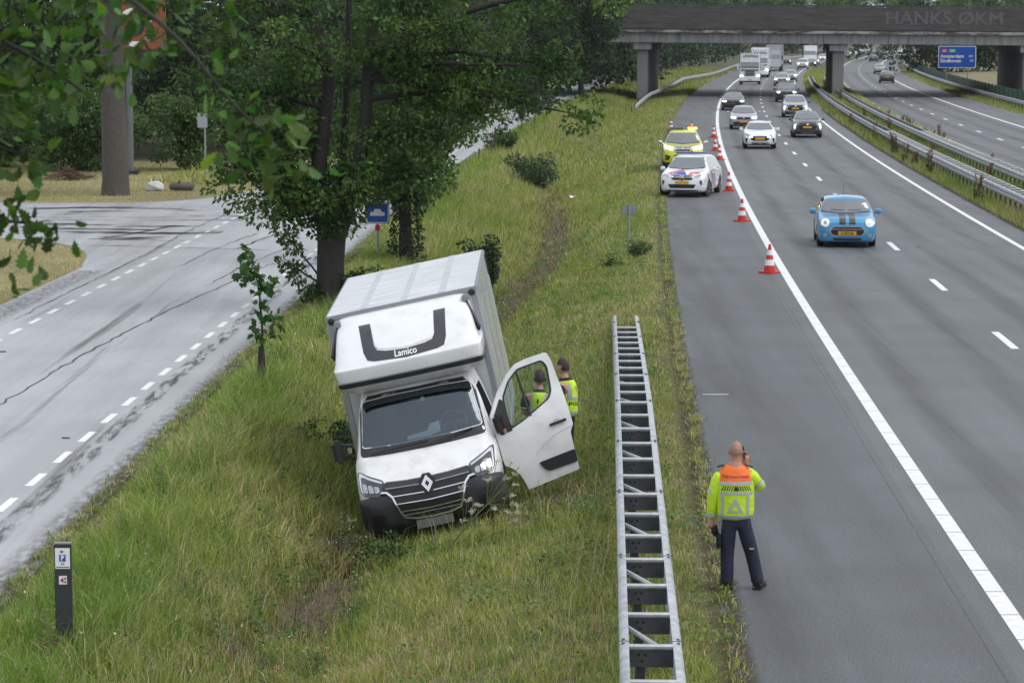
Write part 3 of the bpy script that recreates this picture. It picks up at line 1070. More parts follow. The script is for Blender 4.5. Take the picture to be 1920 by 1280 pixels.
# grey box sign on a post by the bushes
g1 = thing('box_sign', 'small grey board on a thin post before the bushes on the left', 'road sign', (-13.3, 115.5, 0))
MB().tube([(0, .04, -.1), (0, .04, 2.6)], .04, 8).build('post', GREY, g1, smooth=40)
rr_box(.42, .62, .03, .02, 'board', mat('pale_grey_board', (.33, .35, .38), .5), g1, (-.1, 0, 2.45))

# tall filling-station style sign on a steel pole behind the big trunk
ORANGE = mat('sign_orange', (.26, .075, .03), .5, var=.12)
bs = thing('pylon_sign', 'tall steel pole sign with orange and white panel behind the thick trunk', 'sign', (-16.9, 118, 0))
MB().tube([(0, 0, .12), (0, 0, 5.3)], .15, 14).build('pole', mat('pylon_steel', (.16, .17, .18), .4, .5), bs, smooth=40)
MB().box((0, 0, .07), (.7, .7, .16)).build('base_plate', BLACK, bs, bevel=.02)
MB().box((.55, -.02, 6.6), (2.2, .3, 2.3)).build('panel', ORANGE, bs, bevel=.05)
MB().box((.5, -.02, 5.28), (2.1, .34, .32)).build('lower_panel', mat('navy_panel', (.015, .018, .03), .4), bs, bevel=.03)
mb = MB()
for a0, a1 in ((20, 65), (95, 140), (165, 215), (240, 285), (310, 350)):
    P_ = []
    for r_ in (.62, .86):
        ang = np.linspace(rad(a0), rad(a1), 6)
        ang = ang if r_ < .7 else ang[::-1]
        P_ += [(.35 + r_ * math.cos(t_), 6.45 + r_ * math.sin(t_)) for t_ in ang]
    MB().prism(P_, 'y', -.185, -.16).build('white_arc', WHITE, bs)
MB().tube([(.35, -.19, 6.45), (.35, -.16, 6.45)], .38, 20).build('dark_disc', BLACK, bs)
# ------------------------------------------------------------------ trees and plants
BARK = mat('oak_bark', (.034, .031, .027), .9, var=.3, vscale=14, bump=.9, bscale=28)
BARK2 = mat('grey_bark', (.085, .075, .064), .9, var=.25, vscale=10, bump=.8, bscale=22)
TWIG = mat('green_stem', (.10, .13, .045), .7, var=.2)
DRY = mat('dry_twig', (.10, .07, .045), .9, var=.3)
OAKC = [(.05, .098, .024), (.066, .122, .03), (.04, .08, .024), (.09, .145, .036)]
FARC = [(.045, .075, .032), (.056, .09, .038), (.036, .062, .03)]


def bend(a, b, n, rng, amp, sag=0):
    a = np.array(a, float); b = np.array(b, float)
    t = np.linspace(0, 1, n)[:, None]
    L_ = np.linalg.norm(b - a)
    p = a + (b - a) * t
    w = rng.normal(0, amp * L_, (n, 3)); w[0] = 0
    p = p + np.cumsum(w, 0) * .45 * np.sin(t * math.pi * .9 + .1)
    p[:, 2] += sag * L_ * np.sin(t[:, 0] * math.pi)
    return p


def tree_parts(rng, trunk, limbs, clumps, nleaf, leaf, palette, tmpl, twig_r=.02, flat=.75):
    """trunk / limbs: list of (points, radii). clumps: list of (x,y,z,r). returns wood MB, leaf mesh"""
    wood = MB()
    for P_, R_ in trunk: wood.tube(P_, R_, 12)
    lw = MB()
    for P_, R_ in limbs: lw.tube(P_, R_, 7)
    cl = np.array(clumps)
    wts = cl[:, 3] ** 2; wts /= wts.sum()
    cnt = rng.multinomial(nleaf, wts)
    C, S, D, K = [], [], [], []
    for (x, y, z, r), n in zip(clumps, cnt):
        if n == 0: continue
        d = rng.normal(size=(n, 3)); d /= np.linalg.norm(d, axis=1, keepdims=True)
        rr_ = r * rng.uniform(.35, 1.05, (n, 1)) ** .6
        p = d * rr_ * np.array([1, 1, flat]) + np.array([x, y, z])
        C.append(p); S.append(leaf * rng.uniform(.7, 1.25, n))
        dd = d * .8 + rng.normal(0, .6, (n, 3)); dd[:, 2] -= .35
        D.append(dd)
        base = np.array(palette[rng.integers(len(palette))]) * math.exp(rng.normal(0, .16))
        K.append(vary(base, n, rng, .28, .1))
    v, f, c = leaf_arrays(np.concatenate(C), np.concatenate(S), np.concatenate(D), tmpl, rng, np.concatenate(K))
    return wood, lw, raw_mesh('crown', v, f, c)


def generic_tree(name, label, seed, H, tr, base_h, cr, nleaf, leaf, loc, group=None, palette=FARC, bark=None, tmpl=T_QUAD, nl=16, prof=None, cat='tree'):
    rng = np.random.default_rng(seed)
    top = np.array([rng.normal(0, .04 * H), rng.normal(0, .04 * H), H * .93])
    tp = bend((0, 0, -.3), top, 8, rng, .012)
    tr_r = list(np.linspace(tr, tr * .12, 8)); tr_r[0] = tr * 1.25
    limbs, clumps = [], []
    ga = rng.uniform(0, 6)
    for i in range(nl):
        h = base_h + (H * .95 - base_h) * (i + .5) / nl
        u = (h - base_h) / (H - base_h)
        pr = prof(u) if prof else (.55 + .75 * u if u < .35 else (1 - ((u - .35) / .66) ** 1.8) * .81 + .06)
        ln = cr * pr * rng.uniform(.8, 1.15)
        a = ga + i * 2.4
        j = np.interp(h, tp[:, 2], np.arange(8)); b0 = np.array([np.interp(h, tp[:, 2], tp[:, k]) for k in range(3)])
        e = b0 + np.array([math.cos(a) * ln, math.sin(a) * ln, ln * rng.uniform(.0, .35)])
        P_ = bend(b0, e, 6, rng, .06)
        r0 = max(.02, tr * .38 * (1 - u * .7))
        limbs.append((P_, np.linspace(r0, .012, 6)))
        for t in (.4, .62, .82, 1.0):
            q = P_[0] + (P_[-1] - P_[0]) * t + rng.normal(0, .12 * cr, 3) * np.array([1, 1, .8])
            clumps.append((*q, cr * rng.uniform(.2, .34)))
    clumps.append((*tp[-1], cr * .3))
    w, lw, lm = tree_parts(rng, [(tp, tr_r)], limbs, clumps, nleaf, leaf, palette, tmpl)
    root = thing(name, label, cat, loc, group=group)
    w.build('trunk', bark or BARK, root, smooth=60)
    if lw.v: lw.build('limbs', bark or BARK, root, smooth=60)
    link('crown', lm, root, LEAF)
    return root


def shrub(label, seed, w, h, n, leaf, loc, palette, name='shrub', tmpl=T_QUAD, group=None, cat='shrub', d=None):
    rng = np.random.default_rng(seed)
    st, cl = [], []
    d = d or w
    for i in range(9):
        a = i * 2.4; r = rng.uniform(.15, .95)
        e = np.array([math.cos(a) * w / 2 * r, math.sin(a) * d / 2 * r, h * rng.uniform(.55, 1.0) * (1.1 - .35 * r)])
        st.append((bend((rng.normal(0, .06), rng.normal(0, .06), -.1), e, 5, rng, .05), np.linspace(.03, .008, 5)))
        for t in (.35, .6, .85, 1.0):
            q = e * t + rng.normal(0, .07 * w, 3)
            q[2] = max(q[2], .12)
            cl.append((*q, max(.1, .17 * min(w, h * 1.6) * rng.uniform(.7, 1.2))))
    w_, lw, lm = tree_parts(rng, st, [], cl, n, leaf, palette, tmpl)
    root = thing(name, label, cat, loc, group=group)
    w_.build('stems', DRY, root)
    link('foliage', lm, root, LEAF)
    return root


# --- the roadside oak (three stems) beside the truck
def big_oak():
    rng = np.random.default_rng(42)
    bx, by = -4.12, 60.5
    bz = float(gz(bx, by))
    root = thing('oak_tree', 'multi-stemmed dark oak at the roadside behind the white box truck', 'tree', (bx, by, bz))
    trunk = [(np.array([(0, 0, -.3), (-.02, 0, .4), (-.02, 0, 1.1), (.02, 0, 1.8)]), [.42, .33, .31, .33])]
    stems = [np.array([(-.05, 0, 1.6), (-.22, .05, 2.4), (-.3, .1, 3.2), (-.12, .2, 4.6), (.0, .2, 5.4), (-.35, .3, 6.6), (-.6, .3, 8.2), (-.5, .4, 10)]),
             np.array([(.1, 0, 1.6), (.36, -.05, 2.3), (.6, -.1, 3.1), (.78, -.05, 4.0), (.85, .1, 5.3), (1.0, .2, 6.8), (1.1, .2, 9.0), (1.3, .3, 10.5)]),
             np.array([(.02, .2, 1.7), (.2, .6, 3.0), (.35, .8, 5), (.4, 1.0, 7.5), (.4, 1.2, 10.8)])]
    wood = MB()
    for P_, R_ in trunk: wood.tube(P_, R_, 16)
    wood.build('trunk', BARK, root, smooth=60)
    limbs = []
    for s_, r0 in zip(stems, (.24, .22, .09)):
        MB().tube(chaikin(s_, 1), np.linspace(r0, .07, len(chaikin(s_, 1))), 12).build('stem', BARK, root, smooth=60)
    cl = []
    # limb list: start, end (local metres)
    L_ = [((-.12, .2, 4.6), (-3.4, -.3, 5.2)), ((-.3, .1, 3.2), (-1.9, -.6, 3.0)), ((-.22, .05, 2.4), (-1.5, -.8, 2.55)), ((-.35, .3, 6.6), (-4.1, .6, 7.6)), ((-.6, .3, 8.2), (-4.0, 0, 9.4)),
          ((-.1, .2, 5.0), (-2.3, -1.6, 4.4)), ((-.25, .2, 3.8), (-1.7, .9, 4.0)),
          ((.78, -.05, 4.0), (2.6, -.7, 3.9)), ((.6, -.1, 3.1), (1.9, -.3, 3.2)), ((.85, .1, 5.3), (4.6, -.9, 5.6)), ((.9, .1, 5.8), (6.2, -.6, 7.2)), ((1.0, .2, 6.8), (4.4, .4, 8.4)),
          ((.85, .0, 4.8), (3.4, .7, 4.9)), ((.35, .8, 5), (1.0, 3.0, 5.6)), ((.4, 1.0, 7.5), (2.2, 2.9, 8.6)), ((.2, .6, 3), (1.1, 2.2, 3.0)),
          ((1.1, .2, 9.0), (3.6, -.9, 10.5)), ((-.5, .4, 10), (-2.4, .5, 11.2)), ((.4, 1.2, 10.8), (.6, .9, 12)), ((.0, .2, 5.4), (-.9, -2.2, 6.2)), ((1, .2, 6.8), (1.7, -2.3, 7.2)), ((-.35, .3, 6.6), (-1.6, -1.9, 8.0)),
          ((-.3, .1, 3.2), (-2.0, .2, 3.6)), ((.85, .1, 5.3), (2.9, -1.7, 6.4)), ((.1, 0, 1.75), (.5, -.6, 2.9)), ((-.1, .1, 2.2), (-.9, .8, 2.9)),
          ((-.12, .2, 4.6), (-2.9, .9, 6.2)), ((.85, .1, 5.3), (5.5, -.9, 4.55)), ((.9, .1, 5.8), (5.2, -.5, 5.5))]
    for a, b in L_:
        P_ = bend(a, b, 7, rng, .035, .05)
        ln = np.linalg.norm(np.array(b) - np.array(a))
        limbs.append((P_, np.linspace(.03 + .02 * ln, .012, 7)))
        for t in np.arange(.28, 1.05, .12):
            for k in range(2):
                q = P_[0] + (P_[-1] - P_[0]) * t + rng.normal(0, .36, 3) * np.array([1, 1, .7])
                cl.append((*q, rng.uniform(.26, .48)))
    for i in range(26):  # leafy sprouts hugging the stems
        s_ = stems[rng.integers(3)]; j = rng.uniform(1.0, len(s_) - 1.01); k = int(j)
        q = s_[k] + (s_[k + 1] - s_[k]) * (j - k) + rng.normal(0, .4, 3)
        cl.append((*q, rng.uniform(.25, .45)))
    w, lw, lm = tree_parts(rng, [], limbs, cl, 42000, .13, OAKC, T_DIAMOND, flat=.7)
    lw.build('limbs', BARK, root, smooth=60)
    link('crown', lm, root, LEAF)
    # low leafy twigs on the trunk
    lw2 = MB(); cl2 = []
    for e in ((-1.15, -.25, 1.2), (-.95, -.1, 1.65), (.95, .05, 1.0), (.65, -.2, .75), (-.55, -.3, .45)):
        P_ = bend((.2 * np.sign(e[0]), 0, .55), e, 6, rng, .05, .06); lw2.tube(P_, np.linspace(.03, .008, 6), 6)
        for t in (.55, .75, 1.0):
            q = P_[0] + (P_[-1] - P_[0]) * t + rng.normal(0, .07, 3); cl2.append((*q, rng.uniform(.13, .24)))
    _, _, lm2 = tree_parts(rng, [], [], cl2, 900, .12, OAKC, T_OAK)
    lw2.build('twigs', BARK, root); link('low_foliage', lm2, root, LEAF)


big_oak()

# second and third oaks along the verge, further off
o2 = generic_tree('oak_tree', 'slimmer dark oak with ivy-covered trunk right of the multi-stemmed oak', 7, 9.5, .2, 1.6, 2.6, 17000, .15, (-2.9, 73.0, float(gz(-2.9, 73))), palette=OAKC, tmpl=T_DIAMOND, nl=17)
rng = np.random.default_rng(3)
n = 1500
a = rng.uniform(0, 6.28, n); h = rng.uniform(-.1, 2.6, n); rr_ = .24 + .25 * rng.uniform(0, 1, n) * (1.2 - h / 3)
v, f, c = leaf_arrays(np.stack([rr_ * np.cos(a), rr_ * np.sin(a), h], 1), rng.uniform(.08, .13, n), np.stack([np.cos(a), np.sin(a), -.8 + 0 * a], 1), T_QUAD, rng, vary((.03, .052, .022), n, rng))
link('ivy', raw_mesh('ivy', v, f, c), o2, LEAF)
generic_tree('oak_tree', 'thin-trunked small oak further along the wet road verge', 8, 8, .14, 2.2, 2.1, 11000, .17, (-2.95, 91.5, float(gz(-2.95, 91.5))), palette=OAKC, nl=14)
generic_tree('oak_tree', 'low dense oak with crown overhanging the wet road beyond the first oaks', 18, 7.5, .16, 1.4, 2.1, 11000, .18, (-3.3, 101, -.15), palette=OAKC, nl=15)

# thick trunk at the junction with grey bark
rng = np.random.default_rng(21)
bt = thing('oak_tree', 'thick straight grey-brown trunk standing on the mown grass at the junction', 'tree', (-15.35, 103, 0))
MB().tube([(0, 0, -.2), (0, 0, .1), (.02, 0, .6), (-.02, 0, 2.5), (-.04, 0, 5), (-.08, 0, 8), (-.1, 0, 12)], [.62, .56, .52, .48, .45, .42, .25], 20).build('trunk', BARK2, bt, smooth=60)
cl = []; lm_ = []
for i in range(14):
    a = i * 2.4; h = 7.6 + i * .42; ln = rng.uniform(2.5, 4.8)
    P_ = bend((0, 0, h), (math.cos(a) * ln, math.sin(a) * ln, h + rng.uniform(-.3, 1)), 6, rng, .04); lm_.append((P_, np.linspace(.12, .02, 6)))
    for t in (.4, .6, .8, 1): cl.append((*(P_[0] + (P_[-1] - P_[0]) * t + rng.normal(0, .3, 3)), rng.uniform(.6, 1)))
_, lw, lm = tree_parts(rng, [], lm_, cl, 12000, .18, OAKC, T_QUAD)
lw.build('limbs', BARK2, bt); link('crown', lm, bt, LEAF)

# foreground oak: stands left of the frame, branches hang into the upper left corner
rng = np.random.default_rng(77)
fo = thing('oak_tree', 'near oak whose blurred leafy branches hang into the upper left corner', 'tree', (-5.6, 12.5, 0))
MB().tube([(0, 0, -.3), (0, 0, 1), (.1, 0, 4), (.15, 0, 7), (.2, 0, 10)], [.38, .3, .26, .22, .12], 14).build('trunk', BARK, fo, smooth=60)
brs = [[(.12, 0, 6.6), (1.6, -.1, 7.1), (2.9, -.2, 7.0), (3.6, -.2, 6.62), (4.05, -.2, 6.3), (4.32, -.2, 5.95), (4.48, -.15, 5.82)],
       [(.12, 0, 5.9), (1.8, .1, 6.5), (2.9, .1, 6.42), (3.4, .1, 6.15), (3.62, .1, 5.98)],
       [(.12, 0, 5.5), (1.6, 0, 6.0), (2.8, .1, 5.9), (3.3, .2, 5.7)],
       [(.1, 0, 5.0), (2.0, .2, 5.5), (3.0, .2, 5.42), (3.36, .2, 5.38)],
       [(.12, 0, 6.6), (1.8, .5, 7.0), (3.0, .4, 6.75), (3.7, .4, 6.42)],
       [(.12, 0, 6.7), (2.2, .3, 7.0), (3.4, .3, 6.75), (4.0, .3, 6.52), (4.3, .3, 6.42)]]
lw = MB()
C = []; D = []
for b_ in brs:
    P_ = np.array(chaikin(b_, 2)); lw.tube(P_, np.linspace(.022, .004, len(P_)), 6)
tips = [(3.35, .1, 6.05, .2, 34), (3.05, 0, 6.2, .26, 46), (3.2, .1, 5.95, .22, 36), (3.5, .1, 6.2, .2, 26), (3.75, .3, 6.38, .18, 18), (3.0, .2, 5.75, .22, 34), (3.3, .2, 5.7, .13, 14), (3.75, .0, 6.1, .1, 8), (4.2, -.2, 6.02, .07, 4), (4.3, -.2, 6.2, .09, 6),
        (4.38, -.2, 5.83, .16, 14), (4.5, -.15, 5.7, .16, 14), (4.3, -.2, 5.68, .1, 7), (4.55, -.1, 5.85, .08, 4), (4.25, .3, 6.42, .09, 6), (4.05, .3, 6.45, .1, 7), (3.25, .2, 5.42, .14, 13), (3.36, .2, 5.3, .12, 9), (3.15, .2, 5.35, .15, 12), (2.9, .3, 6.5, .3, 40), (3.3, .2, 6.42, .25, 30), (3.0, .15, 5.55, .2, 16), (3.22, .2, 5.05, .03, 2), (3.85, .2, 6.42, .15, 22), (3.96, .1, 6.26, .1, 12), (3.78, .1, 6.2, .13, 14), (3.55, .2, 6.45, .2, 22)]
for x, y, z, r, n in tips:
    n = int(n * 1.7) + 1
    C.append(rng.normal(0, 1, (n, 3)) * r * .62 * np.array([1, 1.2, .8]) + np.array([x, y, z]))
    d = rng.normal(size=(n, 3)); d[:, 2] -= .7; D.append(d)
C = np.concatenate(C); D = np.concatenate(D)
v, f, c = leaf_arrays(C, rng.uniform(.06, .118, len(C)), D, T_OAK, rng, vary((.05, .105, .018), len(C), rng, .35, .18))
lw.build('branches', BARK, fo, smooth=60); link('leaves', raw_mesh('leaves', v, f, c), fo, LEAF)

# --- shrubs and trees of the left background
SHR = [(.075, .13, .04), (.06, .11, .036), (.085, .14, .044)]
shrub('broad leafy shrub on the mown grass left of the thick trunk', 31, 6.2, 4.4, 15000, .16, (-19.6, 121, 0), SHR)
shrub('leafy shrub directly behind the steel pylon pole', 32, 3.8, 3.2, 9000, .15, (-14.9, 122, 0), SHR)
shrub('light green shrub behind the small grey board', 33, 5.0, 4.6, 12000, .16, (-11.7, 129, 0), [(.07, .115, .035), (.06, .10, .03)])
shrub('dark shrub at the left edge of the picture behind the mown grass', 34, 4.5, 4.0, 9000, .16, (-23.6, 124, 0), SHR)
shrub('low spreading shrub half way down the ditch bank opposite the yellow pickup', 35, 2.9, 1.35, 3600, .11, (.95, 119.5, float(gz(.95, 119.5))), [(.045, .08, .035), (.055, .09, .04)])
shrub('dark bramble bush beside the upper rear corner of the truck box', 36, 1.4, 1.5, 3000, .09, (-.75, 74, float(gz(-.75, 74))), [(.035, .062, .028), (.045, .07, .03)])
shrub('dark nettle patch touching the left side of the truck box', 37, 1.7, .75, 4200, .07, (-2.55, 43.4, float(gz(-2.55, 43.4))), [(.035, .07, .022), (.045, .08, .026)], name='nettle_patch', cat='weeds', d=4.2)
shrub('small dark weed cluster in the verge left of the hectometre sign', 38, .7, .4, 420, .07, (2.7, 72.6, float(gz(2.7, 72.6))), SHR, name='weed_cluster', cat='weeds')
shrub('leafy green weed clump under the hectometre sign', 39, .8, .55, 500, .08, (3.55, 74.6, float(gz(3.55, 74.6))), SHR, name='weed_cluster', cat='weeds')
shrub('pale flowering weed against the lower left of the truck bumper', 40, .55, .62, 900, .035, (-2.3, 36.0, float(gz(-2.3, 36))), [(.20, .22, .15), (.12, .16, .07), (.09, .14, .05)], name='weed_cluster', cat='weeds')
shrub('dark low weeds below the truck bumper', 41, 1.2, .3, 1500, .06, (-1.75, 35.7, float(gz(-1.75, 35.7))), [(.05, .1, .025), (.06, .11, .03)], name='weed_cluster', cat='weeds', d=.6)
shrub('bushy sapling thicket at the road edge beside the wooden stakes', 42, 1.7, 1.5, 2600, .13, (-.55, 140, -.1), [(.05, .085, .03), (.075, .12, .035)])
BG = 'trees of the dark wood on the left'
protos = []
for i, (H_, cr_, nlf) in enumerate(((13, 4.2, 15000), (11, 3.8, 14000), (15, 4.6, 16000))):
    protos.append((H_, cr_, nlf))
spots = [(-27, 128, 0), (-21.5, 131, 1), (-16.8, 136, 2), (-12.5, 143, 0), (-9.6, 151, 1), (-24, 142, 2), (-18, 148, 1), (-13.5, 158, 2), (-9.0, 166, 0), (-6.3, 178, 2), (-30, 140, 0), (-7.8, 196, 1), (-4.2, 207, 0), (-2.6, 222, 2), (-10.5, 184, 1), (-1.8, 240, 1), (-8, 225, 2), (-15, 172, 0), (-22, 160, 1), (-28, 155, 2), (.0, 262, 0), (-6, 250, 1), (2.6, 285, 2), (-12, 205, 0)]
made = {}
WL = {0: 'woodland tree farthest left, cut by the picture edge', 10: 'woodland tree behind the one cut by the left picture edge', 1: 'woodland tree behind the broad shrub left of the thick trunk', 5: 'taller woodland tree further back left of the thick trunk', 19: 'woodland tree deepest in the wood at the far left', 18: 'woodland tree deep in the wood right of the steel pylon pole',
      2: 'woodland tree behind the small grey board', 6: 'woodland tree in second row behind the small grey board', 3: 'woodland tree between the grey board and the multi-stemmed oak', 7: 'woodland tree in second row left of the multi-stemmed oak', 17: 'woodland tree in third row left of the multi-stemmed oak', 4: 'woodland tree right behind the left stem of the multi-stemmed oak',
      8: 'woodland tree across the wet road behind the right stem of the oak', 14: 'woodland tree in second row behind the right stem of the oak', 23: 'woodland tree in third row behind the right stem of the oak', 9: 'woodland tree across the wet road behind the ivy-trunk oak', 11: 'woodland tree in second row behind the ivy-trunk oak', 16: 'woodland tree in third row behind the ivy-trunk oak',
      12: 'woodland tree beside the far bend of the wet road, first from the left', 21: 'woodland tree in second row at the far bend of the wet road', 13: 'woodland tree at the far bend above the wooden stakes', 15: 'woodland tree at the far bend above the bushy thicket', 20: 'woodland tree where the wet road vanishes behind foliage', 22: 'woodland tree left of the left pier beyond the wet road'}
for k, (x, y_, pi) in enumerate(spots):
    H_, cr_, nlf = protos[pi]
    lab = 'dark green ' + WL[k]
    if pi not in made:
        made[pi] = generic_tree('woodland_tree', lab, 50 + pi, H_, .28, 1.2, cr_, nlf, .24, (x, y_, 0), group=BG, nl=24, prof=lambda u: .95 if u < .5 else 1 - ((u - .5) / .52) ** 2 * .85)
    else:
        dup(made[pi], (x, y_, 0), (0, 0, k * 1.9), label=lab, scale=(.95 + .06 * (k % 3),) * 3)
# tree at the left pier and lone trees around the overpass
generic_tree('roadside_tree', 'large dark tree hanging over the left end of the overpass', 61, 13, .3, 3.4, 4.6, 24000, .24, (6.3, 243, -.1), nl=22, palette=[(.03, .055, .026), (.038, .064, .03)])
generic_tree('roadside_tree', 'dark tree left of the one that hangs over the overpass', 62, 12, .25, 2.6, 4.0, 17000, .24, (2.2, 232, -.1), nl=20, palette=[(.028, .05, .024), (.036, .06, .028)])
generic_tree('roadside_tree', 'green tree at the inside of the far curve left of the blue sign', 63, 6.2, .15, .8, 2.9, 9000, .26, (80.5, 478, .3), nl=16, palette=[(.05, .08, .035), (.045, .075, .03)])


def tree_mass(name, pts, label_unused, n, leaf, pal, rng, hgt, wid):
    C, S, D, K = [], [], [], []
    m = len(pts)
    for i in range(m * 26):
        b_ = pts[rng.integers(m)]
        c0 = np.array([b_[0] + rng.normal(0, wid * .5), b_[1] + rng.normal(0, wid * .6), max(.3, hgt * rng.uniform(.05, 1) ** .8 * rng.uniform(.75, 1.1))])
        r = rng.uniform(.9, 1.9)
        k = n // (m * 26)
        d = rng.normal(size=(k, 3)); d /= np.linalg.norm(d, axis=1, keepdims=True)
        C.append(c0 + d * r * rng.uniform(.4, 1, (k, 1)) ** .6); S.append(leaf * rng.uniform(.7, 1.3, k)); D.append(d + rng.normal(0, .6, (k, 3)) - np.array([0, 0, .3]))
        K.append(vary(np.array(pal[rng.integers(len(pal))]) * math.exp(rng.normal(0, .18)), k, rng, .25, .1))
    v, f, c = leaf_arrays(np.concatenate(C), np.concatenate(S), np.concatenate(D), T_QUAD, rng, np.concatenate(K))
    return tag(link(name, raw_mesh(name, v, f, c), None, LEAF), kind='stuff')


rng = np.random.default_rng(91)
wood1 = [(offL(y_, -13 - k * 4)[0], y_) for y_ in np.arange(292, 520, 13) for k in range(2)] + [(offL(y_, -12)[0], y_) for y_ in np.arange(520, 900, 28)]
tree_mass('woodland', wood1, '', 62000, .5, [(.03, .052, .026), (.036, .06, .03), (.026, .045, .024)], rng, 12, 3.2)
wood2 = [(x, 560 + .25 * x + rng.uniform(-20, 20)) for x in np.arange(70, 240, 8)] + [(x, 800 + rng.uniform(-30, 30)) for x in np.arange(40, 300, 13)]
tree_mass('woodland', wood2, '', 42000, .75, [(.034, .056, .034), (.04, .062, .036)], rng, 13, 5)
wood3 = [(x, 400 + .4 * (x - 60) + rng.uniform(-6, 6)) for x in np.arange(60, 130, 5.0)]
tree_mass('woodland', wood3, '', 36000, .55, [(.03, .05, .028), (.036, .058, .03)], rng, 10, 3.2)
# lighter tree tops that show just over the overpass parapet
EMB = 'light green trees beyond the overpass'
EP = [(.10, .16, .04), (.085, .14, .035)]
for k, (x, yy, lab) in enumerate(((6, 322, 'light green tree behind the left end of the overpass parapet'), (12.5, 316, 'light green tree beyond the overpass above its left pier'), (68, 312, 'light green tree beyond the overpass at the right picture edge'), (75, 310, 'light green tree beyond the overpass outside the right picture edge'))):
    if k == 0: yt = generic_tree('embankment_tree', lab, 70, 11.8, .25, 1.0, 4.4, 13000, .28, (x, yy, 0), group=EMB, nl=20, palette=EP, prof=lambda u: .9 if u < .6 else 1 - ((u - .6) / .42) ** 2 * .8)
    else: dup(yt, (x, yy, 0), (0, 0, k * 1.7), label=lab)
yt = None
for k in range(25):
    x = 34 + k * 6.2; lab = 'light green distant tree top lined up just above the overpass parapet'
    if yt is None: yt = generic_tree('embankment_tree', lab, 71, 18, .3, 6.0, 5.2, 9000, .5, (x, 770, 0), group='distant tree tops above the parapet', nl=18, palette=EP, prof=lambda u: .95 if u < .6 else 1 - ((u - .6) / .42) ** 2 * .7)
    else: dup(yt, (x, 770 + (k % 3) * 14, 0), (0, 0, k * 1.7), scale=(1, 1, .96 + .05 * (k % 3)))

# --- young maple with dark sleeve
rng = np.random.default_rng(15)
mx_, my_ = -4.42, 46.6
mz = float(gz(mx_, my_))
ml = thing('maple_sapling', 'young maple sapling in a dark trunk sleeve on the ditch bank', 'sapling', (mx_, my_, mz))
sp = np.array([(0, 0, -.1), (0, 0, .6), (.02, 0, 1.2), (-.02, 0, 1.8), (-.1, 0, 2.3), (-.22, 0, 2.62)])
MB().tube(sp, [.025, .022, .02, .016, .012, .006], 8).build('trunk', BARK, ml, smooth=60)
mb = MB().tube([(0, 0, -.05), (0, 0, .3), (.0, 0, .62), (.0, 0, .9)], [.075, .085, .07, .05], 12); mb.build('trunk_sleeve', mat('dark_sleeve', (.035, .03, .026), .9, var=.4, vscale=20, bump=.8), ml, smooth=60)
C, D, S = [], [], []
for (x, z, n, r) in ((.08, 1.3, 24, .2), (-.05, 1.22, 14, .17), (.22, 1.42, 12, .13), (.0, 1.62, 12, .1), (.03, 2.0, 26, .17), (-.12, 2.12, 20, .2), (-.2, 2.35, 18, .17), (-.24, 2.58, 10, .08), (-.33, 2.15, 8, .1), (.15, 1.95, 8, .12)):
    C.append(rng.normal(0, 1, (n, 3)) * r * .7 + np.array([x, 0, z])); d = rng.normal(size=(n, 3)); d[:, 2] -= .8; D.append(d); S.append(rng.uniform(.1, .19, n))
C = np.concatenate(C)
v, f, c = leaf_arrays(C, np.concatenate(S), np.concatenate(D), T_MAPLE, rng, vary((.045, .10, .025), len(C), rng, .25))
link('leaves', raw_mesh('leaves', v, f, c), ml, LEAF)

# saplings, stakes
STAKE = mat('weathered_wood_stake', (.09, .07, .055), .85, var=.25, bump=.3)


def stake(x, y_, h_, label, w=.07):
    o = thing('wooden_stake', label, 'stake', (x, y_, float(gz(x, y_))), group='wooden stakes along the wet road')
    MB().box((0, 0, h_ / 2 - .1), (w, w, h_ + .2), Matrix.Rotation(rad(3), 3, 'Y')).build('post', STAKE, o, bevel=.008)
    MB().box((0, -w * .55, h_ - .1), (w * .8, .02, .05)).build('strap', BLACK, o)


stake(-1.05, 132.5, 1.05, 'short weathered stake nearest the truck')
stake(-.9, 137.0, 1.45, 'tallest stake in front of the bushy thicket')
stake(-1.6, 128.0, .75, 'lowest stake below the oak leaves')
for k, (x, y_, h_) in enumerate(((.55, 164, 2.1), (1.5, 178, 2.2), (2.4, 190, 2.0))):
    generic_tree('young_tree', ['slender young tree nearest of the three on the far verge', 'slender young tree middle of the three on the far verge', 'slender young tree farthest of the three on the far verge'][k], 80 + k, h_, .045, .9, .65, 700, .14, (x, y_, float(gz(x, y_))), group='young trees on the far verge', nl=9, cat='sapling')

# dock (sorrel) plants in the median with rusty seed heads
RUST = [(.17, .09, .045), (.13, .085, .04), (.2, .12, .06)]
rng = np.random.default_rng(8)


